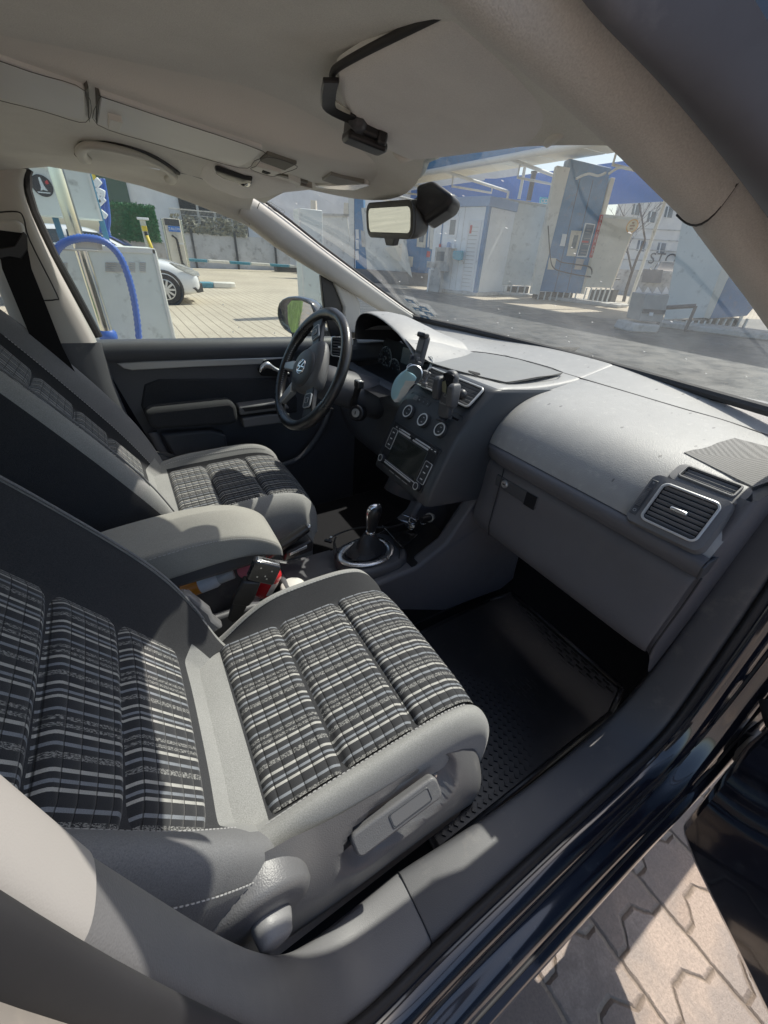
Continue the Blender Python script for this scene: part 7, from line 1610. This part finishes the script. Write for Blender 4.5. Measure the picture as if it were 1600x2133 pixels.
mb=MB(); mb.prism([V((p.x,p.y,z))+p3.n*.5 for p,z in((p3.px(1120,630),0),(p3.px(1300,632),0),(p3.px(1300,632),.12),(p3.px(1120,630),.12))],-p3.n*1.0); tag(mb.build('concrete_kerb',m_concrete,None,bevel=.03),'low concrete base running under the control pillar and beige partition','base')
# left-hand bays seen past the driver's pillar and mirror
p4=VPl((10.9,17.2,0),(10.9,30,0)); p4=VPl(at(700,588,z=0)+V((1,1.5,0)),at(905,600,z=0)+V((.5,.8,0)))
t=bay('wash_partition','pale grey wash-bay partition left of the interior mirror, between beige posts',p4,[(652,446),(722,447),(740,600),(655,600)],m_panelg,.12)
for nm,pts,mat in(('post',[(648,417),(658,418),(659,449),(648,449)],m_beige),('post',[(717,422),(726,423),(727,450),(716,450)],m_beige),('top_rail',[(646,444),(728,446),(728,451),(646,449)],m_concrete),('post',[(726,405),(738,406),(738,560),(731,560)],m_panelg)):
    mb=MB(); mb.prism([p+p4.n*.05 for p in pq_(p4,pts)],-p4.n*.2); mb.build(nm,mat,t)
t=bay('wash_partition','second pale wash-bay panel directly behind the interior mirror',VPl(p4.A,p4.B,.0),[(752,432),(850,436),(848,575),(766,572)],m_panelg,.12)
bl2=thing('control_pillar','blue control pillar with a white printed strip left of the interior mirror','control pillar',tuple(p4.uz(.2,0)),'blue control pillars of the wash bays')
mb=MB(); mb.prism(pq_(p4,[(736,398),(756,400),(768,600),(742,600)]),-p4.n*.4); mb.build('panel',m_bright if False else m_blue,bl2,bevel=.02)
for k in range(3):
    mb=MB(); y0=478+k*22; mb.prism([p+p4.n*.02 for p in pq_(p4,[(741,y0),(747,y0),(748,y0+19),(742,y0+19)])],-p4.n*.01); mb.build('printed_strip',m_white,bl2,smooth=0)
mb=MB(); mb.prism([p+p4.n*.02 for p in pq_(p4,[(752,480),(760,481),(763,515),(754,514)])],-p4.n*.02); mb.build('grey_board',m_concrete,bl2,smooth=0)
bl3=thing('control_pillar','blue control pillar with beige plates between the mirror and the white container','control pillar',tuple(p4.uz(.9,0)),'blue control pillars of the wash bays')
mb=MB(); mb.prism(pq_(p4,[(846,420),(916,424),(905,575),(846,572)]),-p4.n*.4); mb.build('panel',m_blue,bl3,bevel=.02)
for nm,pts,mat in(('plate',[(870,478),(889,480),(886,516),(868,514)],m_beige),('plate',[(843,533),(861,535),(859,556),(842,554)],m_beige),('coin_slot',[(874,486),(884,487),(882,505),(873,504)],m_wint),('red_notice',[(890,523),(897,524),(895,536),(888,535)],m_red2),('white_strip',[(893,470),(896,470),(893,515),(890,515)],m_white),('edge_post',[(897,440),(906,441),(902,520),(895,518)],m_panelg)):
    mb=MB(); mb.prism([p+p4.n*(.035 if nm=='coin_slot' else .02) for p in pq_(p4,pts)],-p4.n*.02); mb.build(nm,mat,bl3,smooth=0)
fl=thing('cone_flag','pale triangular sheet leaning in the wash bay beneath the mirror','sheet',tuple(p4.uz(.6,0)))
mb=MB(); mb.prism([p+p4.n*.4 for p in pq_(p4,[(803,517),(841,507),(838,545),(826,542)])],-p4.n*.02); mb.build('beige_half',m_beige,fl,smooth=0)
mb=MB(); mb.prism([p+p4.n*.42 for p in pq_(p4,[(842,507),(850,515),(861,578),(832,546),(838,545)])],-p4.n*.02); mb.build('grey_half',m_panelg,fl,smooth=0)
mb=MB(); mb.prism([V((p.x,p.y,z))+p4.n*.3 for p,z in((p4.px(700,590),0),(p4.px(912,600),0),(p4.px(912,600),.55),(p4.px(700,590),.55))],-p4.n*.6); tag(mb.build('bay_wall',M('stained_concrete',(.20,.19,.18),.85,var=.3,vscale=2),None,bevel=.03),'low stained concrete wall below the blue pillar left of the container','wall')
# canopy over the bays: fascia, tube, plank soffit, trusses
cn=thing('wash_canopy','long blue wash-bay canopy with a white edge tube and planked underside','canopy',(12.6,10,4.2))
cv0=at(1250,284,z=4.35); xc=cv0.x
mb=MB(); mb.box((xc+.06,13,4.50),(.12,26,.42)); mb.build('fascia',m_blue,cn,bevel=.02)
mb=MB(); mb.cyl((xc-.08,0,4.24),(xc-.08,26,4.24),.10,n=14); mb.build('edge_tube',m_panelw,cn,smooth=60)
mb=MB()
for k in range(20):
    y=0+26*k/60; mb.box((xc+2.5,y+.215,4.45+.004*(k%2)),(4.8,.45,.03))
mb.build('soffit_planks',m_plank,cn,smooth=0)
mb=MB()
for k in range(9):
    y=8.7+17.3*k/9; mb.box((xc+1.3,y+.95,4.46),(2.4,1.86,.03))
mb.build('cream_sheets',M('cream_sheet',(.80,.76,.62),.6,var=.05),cn,smooth=0)
mb=MB(); mb.box((xc+5.0,13,4.0),(.14,26,1.3)); mb.build('rear_fascia',m_bright,cn)
for k in range(7):
    y=1.5+3.9*k; mb=MB(); mb.tube([(xc+4.7,y,0),(xc+4.7,y,4.05),(xc+4.6,y,4.05),(xc+.4,y,4.38)],.06,8); mb.build('truss',m_panelg,cn,smooth=60); mb=MB(); mb.tube([(xc+1.2,y,4.3),(xc+1.2,y,3.9),(xc+3.6,y,3.9),(xc+3.6,y,4.1)],.04,8); mb.build('tie_bar',m_panelg,cn,smooth=60)
mb=MB()
for pts in([(1262,360),(1245,366),(1225,362),(1200,372)],[(1330,345),(1310,352),(1290,349),(1268,362)]): mb.tube(catmull([VPl((xc+.9,0,0),(xc+.9,20,0)).px(*p) for p in pts],6),.035,6)
mb.build('water_pipe',m_panelg,cn,smooth=180)
# cyan sign on the roof of the bay and vent posts
sp_=VPl(p1.A,p1.B,-1.2)
sg2=thing('lit_sign','small cyan sign with three white rings on the bay roof','sign',tuple(sp_.px(1130,440)))
mb=MB(); mb.prism(pq_(sp_,[(1126,410),(1148,412),(1147,427),(1125,425)]),-sp_.n*.08); mb.build('sign_box',m_cyan,sg2,smooth=0)
mb=MB()
for x in(1130.5,1137,1143.5):
    o=sp_.px(x,418.5)+sp_.n*.02; mb.lathe([(.075,0),(.075,.01),(.045,.01),(.045,0)],o,sp_.n,18,0,None,False)
for p in mb.v: pass
mb.build('ring',m_white,sg2,smooth=0)
for lbl,x0,x1,y0,y1,mt_ in(('pale vent pipe on the bay roof left of the dark one',1078,1084,330,414,m_panelw),('dark vent pipe on the bay roof beside the cyan sign',1096,1106,360,418,m_dark)):
    a=sp_.px((x0+x1)/2,y1); b=sp_.px((x0+x1)/2+3,y0); r_=(sp_.px(x1,y1)-sp_.px(x0,y1)).length/2; mb=MB(); mb.cyl(a,V((a.x,a.y,b.z)),r_,n=14); mb.cyl(V((a.x,a.y,b.z)),V((a.x,a.y,b.z+.06)),r_*1.25,n=14); tag(mb.build('vent_pipe',mt_,None,smooth=50),lbl,'pipe')
bb=VPl((22,0,0),(22,40,0))
mb=MB(); mb.prism(pq_(bb,[(1010,372),(1170,372),(1165,412),(1010,410)]),(.3,0,0)); tag(mb.build('blue_roof_sheet',m_bright,None),'bright blue roof sheet seen above the container and partitions','roof sheet')
# right-hand partition and blue panel
p5=VPl(at(1378,678,z=0),at(1475,690,z=0))
t=bay('wash_partition','large pale green partition at the far right of the windscreen',p5,[(1425,440),(1560,500),(1472,662),(1382,666)],M('pale_green_bay',(.66,.70,.67),.6,var=.05,vscale=2,dirt=((.28,.31,.29),.12,5)),.15,legs=[(1392+k*13,668) for k in range(7)])
mb=MB(); mb.prism([p+p5.n*.02 for p in pq_(p5,[(1535,470),(1552,500),(1478,664),(1466,662)])],-p5.n*.2); mb.build('edge_post',m_beige,t,bevel=.01)
p6=VPl(at(1475,684,z=0),at(1566,690,z=0),-.05)
t=bay('control_pillar','blue panelled pillar low at the right edge of the windscreen',p6,[(1530,470),(1640,560),(1556,658),(1479,664)],m_blue,.3,'control pillar',legs=[(1484+k*15,664) for k in range(6)])
mb=MB(); mb.prism([V((p.x,p.y,z))+p5.n*.5 for p,z in((p5.px(1370,690),0),(p5.px(1640,700),0),(p5.px(1640,700),.14),(p5.px(1370,690),.14))],-p5.n*1.0); tag(mb.build('concrete_kerb',m_concrete,None,bevel=.03),'wet concrete base under the partitions at the right','base')
mb=MB(); a=VPl(p5.A,p5.B,.8).px(1384,641); b=VPl(p5.A,p5.B,.8).px(1450,637); mb.cyl(a,b,.05,n=10); mb.cyl(a,V((a.x,a.y,0)),.04,n=8); mb.cyl(b,V((b.x,b.y,0)),.04,n=8); tag(mb.build('pipe_barrier',m_dark,None,smooth=50),'low dark pipe barrier before the pale green partition','barrier')
# small pale cabinet on a concrete foot
p7=VPl(at(1334,692,z=0),at(1388,694,z=0))
t=bay('low_cabinet','low pale cabinet on a concrete block standing on the wet yard','' or p7,[(1346,612),(1396,615),(1379,672),(1331,668)],M('weathered_white',(.30,.31,.305),.6,var=.15,vscale=6),.5,'cabinet')
mb=MB(); mb.prism([V((p.x,p.y,max(p.z,0)))+p7.n*.1 for p in pq_(p7,[(1318,672),(1372,676),(1362,696),(1306,692)])],-p7.n*.7); mb.build('concrete_block',m_concrete,t,bevel=.04)
mb=MB(); mb.prism([p+p7.n*.02 for p in pq_(p7,[(1340,643),(1386,646),(1383,655),(1337,652)])],-p7.n*.03); mb.build('dark_vent',m_dark,t,smooth=0)
mb=MB(); mb.prism([p+p7.n*.03 for p in pq_(p7,[(1352,650),(1360,651),(1358,658),(1350,657)])],-p7.n*.02); mb.build('label_plate',m_white,t,smooth=0)
# pale building, fence and bare tree beyond
fb=thing('apartment_block','pale apartment block with grey windows behind the bare tree','building',(45,24,0))
p8=VPl((44,10,0),(36,40,0))
mb=MB(); mb.prism([V((p.x,p.y,0)) for p in (p8.px(1235,600),p8.px(1720,600))]+[V((p8.px(1720,600).x,p8.px(1720,600).y,15)),V((p8.px(1235,600).x,p8.px(1235,600).y,15))],-p8.n*8); mb.build('wall',m_facade,fb)
for x,y in((1320,425),(1352,440),(1388,430),(1330,500),(1372,505),(1412,515)):
    mb=MB(); mb.prism([p+p8.n*.05 for p in pq_(p8,[(x,y),(x+16,y+2),(x+11,y+24),(x-5,y+22)])],-p8.n*.1); w=mb.build('window',m_wint,fb); mb=MB(); ringp=pq_(p8,[(x+5,y),(x+7,y),(x+2,y+23),(x,y+23)]); mb.prism([p+p8.n*.08 for p in ringp],-p8.n*.05); mb.build('frame',m_white2,w,smooth=0)
for k in range(5):
    mb=MB(); y=472+k*22; mb.prism([p+p8.n*.06 for p in pq_(p8,[(1280,y),(1460,y+10),(1460,y+12),(1280,y+2)])],-p8.n*.05); mb.build('panel_joint',m_concrete,fb,smooth=0)
mb=MB(); p=p8.px(1393,541)+p8.n*.1; ux=p8.d if p8.d.dot(RT)>0 else -p8.d; mb.text('STON',1.15,p,ux,(0,0,1)); mb.build('graffiti',m_dark,fb,smooth=0,recalc=False)
mb=MB(); mb.prism([V((p.x,p.y,p.z))+p8.n*.3 for p in pq_(p8,[(1270,398),(1500,390),(1500,396),(1270,404)])],-p8.n*1.2); mb.build('eaves',M('pale_eaves',(.7,.62,.45),.7),fb)
gd=thing('garden_wall','low wall with white zigzag panels beyond the yard','wall',(24,12,0))
p9=VPl((26,6,0),(22,24,0))
mb=MB(); mb.prism(pq_(p9,[(1280,560),(1420,566),(1418,620),(1278,616)]),-p9.n*.3); mb.build('wall',m_concrete,gd)
for k in range(4): 
    mb=MB(); x=1322+k*19; mb.prism([p+p9.n*.05 for p in pq_(p9,[(x,612),(x+9,597),(x+18,613)])],-p9.n*.06); mb.build('zigzag_panel',m_white,gd,smooth=0)
mb=MB(); mb.prism([p+p9.n*.3 for p in pq_(p9,[(1344,560),(1385,562),(1380,590),(1340,588)])],-p9.n*.06); tag(mb.build('grey_board',m_mid,None,bevel=.01),'grey board in front of the garden wall beyond the yard','board')
tr_t=thing('bare_tree','bare winter tree between the beige partition and the pale building','tree',(19,9,0))
tb0=at(1306,600,z=.6); tb0=V((tb0.x*1.25,CAM.y+(tb0.y-CAM.y)*1.25,0)); tb0=VPl((19.5,0,0),(19.5,30,0)).px(1312,590); tb0.z=0
rnd=random.Random(21)
mbT=MB(); mbC=MB()
def grow(p,d,L,r,lev):
    pts=[p]; q=p.copy(); dd=d.copy()
    for k in range(4):
        dd=(dd+V((rnd.uniform(-.16,.16),rnd.uniform(-.16,.16),rnd.uniform(-.02,.12)))).normalized(); q=q+dd*(L/4); pts.append(q.copy())
    (mbT if lev==0 else mbC).tube(pts,[r*(1-.45*k/4) for k in range(5)],7 if lev<2 else 4,cap=False)
    if lev<5:
        for k in range(3 if lev<3 else 3):
            t=rnd.choice([2,3,4]); a=rnd.uniform(0,2*PI); s=(dd*.75+V((math.cos(a)*.75,math.sin(a)*.75,rnd.uniform(.1,.5)))).normalized(); grow(pts[t],s,L*rnd.uniform(.55,.8),max(r*.52,.006),lev+1)
grow(tb0,V((0,0,1)),2.3,.075,0)
mbT.build('trunk',m_bark,tr_t,smooth=180); mbC.build('branches',m_bark,tr_t,smooth=180)
# ---------------------------------------------------------------- light, sky, camera
SUN_F,SUN_L=.80,.13      # horizontal travel of a sunbeam per metre of drop: ahead of the car, to its left
sv=V((SUN_F,SUN_L,1)).normalized(); elev=math.asin(sv.z)
sd=bpy.data.lights.new('sun','SUN'); sd.energy=5.0; sd.angle=R(.5); sd.color=(1,.94,.84)
so=bpy.data.objects.new('sun',sd); COL.objects.link(so); so.rotation_euler=sv.to_track_quat('Z','Y').to_euler()
wd=bpy.data.worlds.new('World'); scene.world=wd; wd.use_nodes=True; nt=wd.node_tree; bg=nt.nodes['Background']
sk=nt.nodes.new('ShaderNodeTexSky'); sk.sky_type='NISHITA'; sk.sun_disc=False; sk.sun_elevation=elev; sk.sun_rotation=math.atan2(sv.x,sv.y); sk.dust_density=2.0; sk.air_density=1.0
nt.links.new(sk.outputs[0],bg.inputs[0]); bg.inputs[1].default_value=.15
cd=bpy.data.cameras.new('camera'); co=bpy.data.objects.new('camera',cd); COL.objects.link(co); scene.camera=co
cd.sensor_fit='VERTICAL'; cd.sensor_height=36; cd.sensor_width=27; cd.lens=FPX/2133*36; cd.clip_start=.01; cd.clip_end=2000
Mc=Matrix(((RT.x,UP.x,-FW.x,CAM.x),(RT.y,UP.y,-FW.y,CAM.y),(RT.z,UP.z,-FW.z,CAM.z),(0,0,0,1))); co.matrix_world=Mc
scene.view_settings.view_transform='Standard'; scene.view_settings.look='None'; scene.view_settings.exposure=0; scene.view_settings.gamma=1.16
scene.cycles.max_bounces=10; scene.cycles.diffuse_bounces=6; scene.cycles.transparent_max_bounces=16; scene.cycles.caustics_reflective=False; scene.cycles.caustics_refractive=False; scene.cycles.sample_clamp_indirect=6
scene.cycles.use_denoising=True
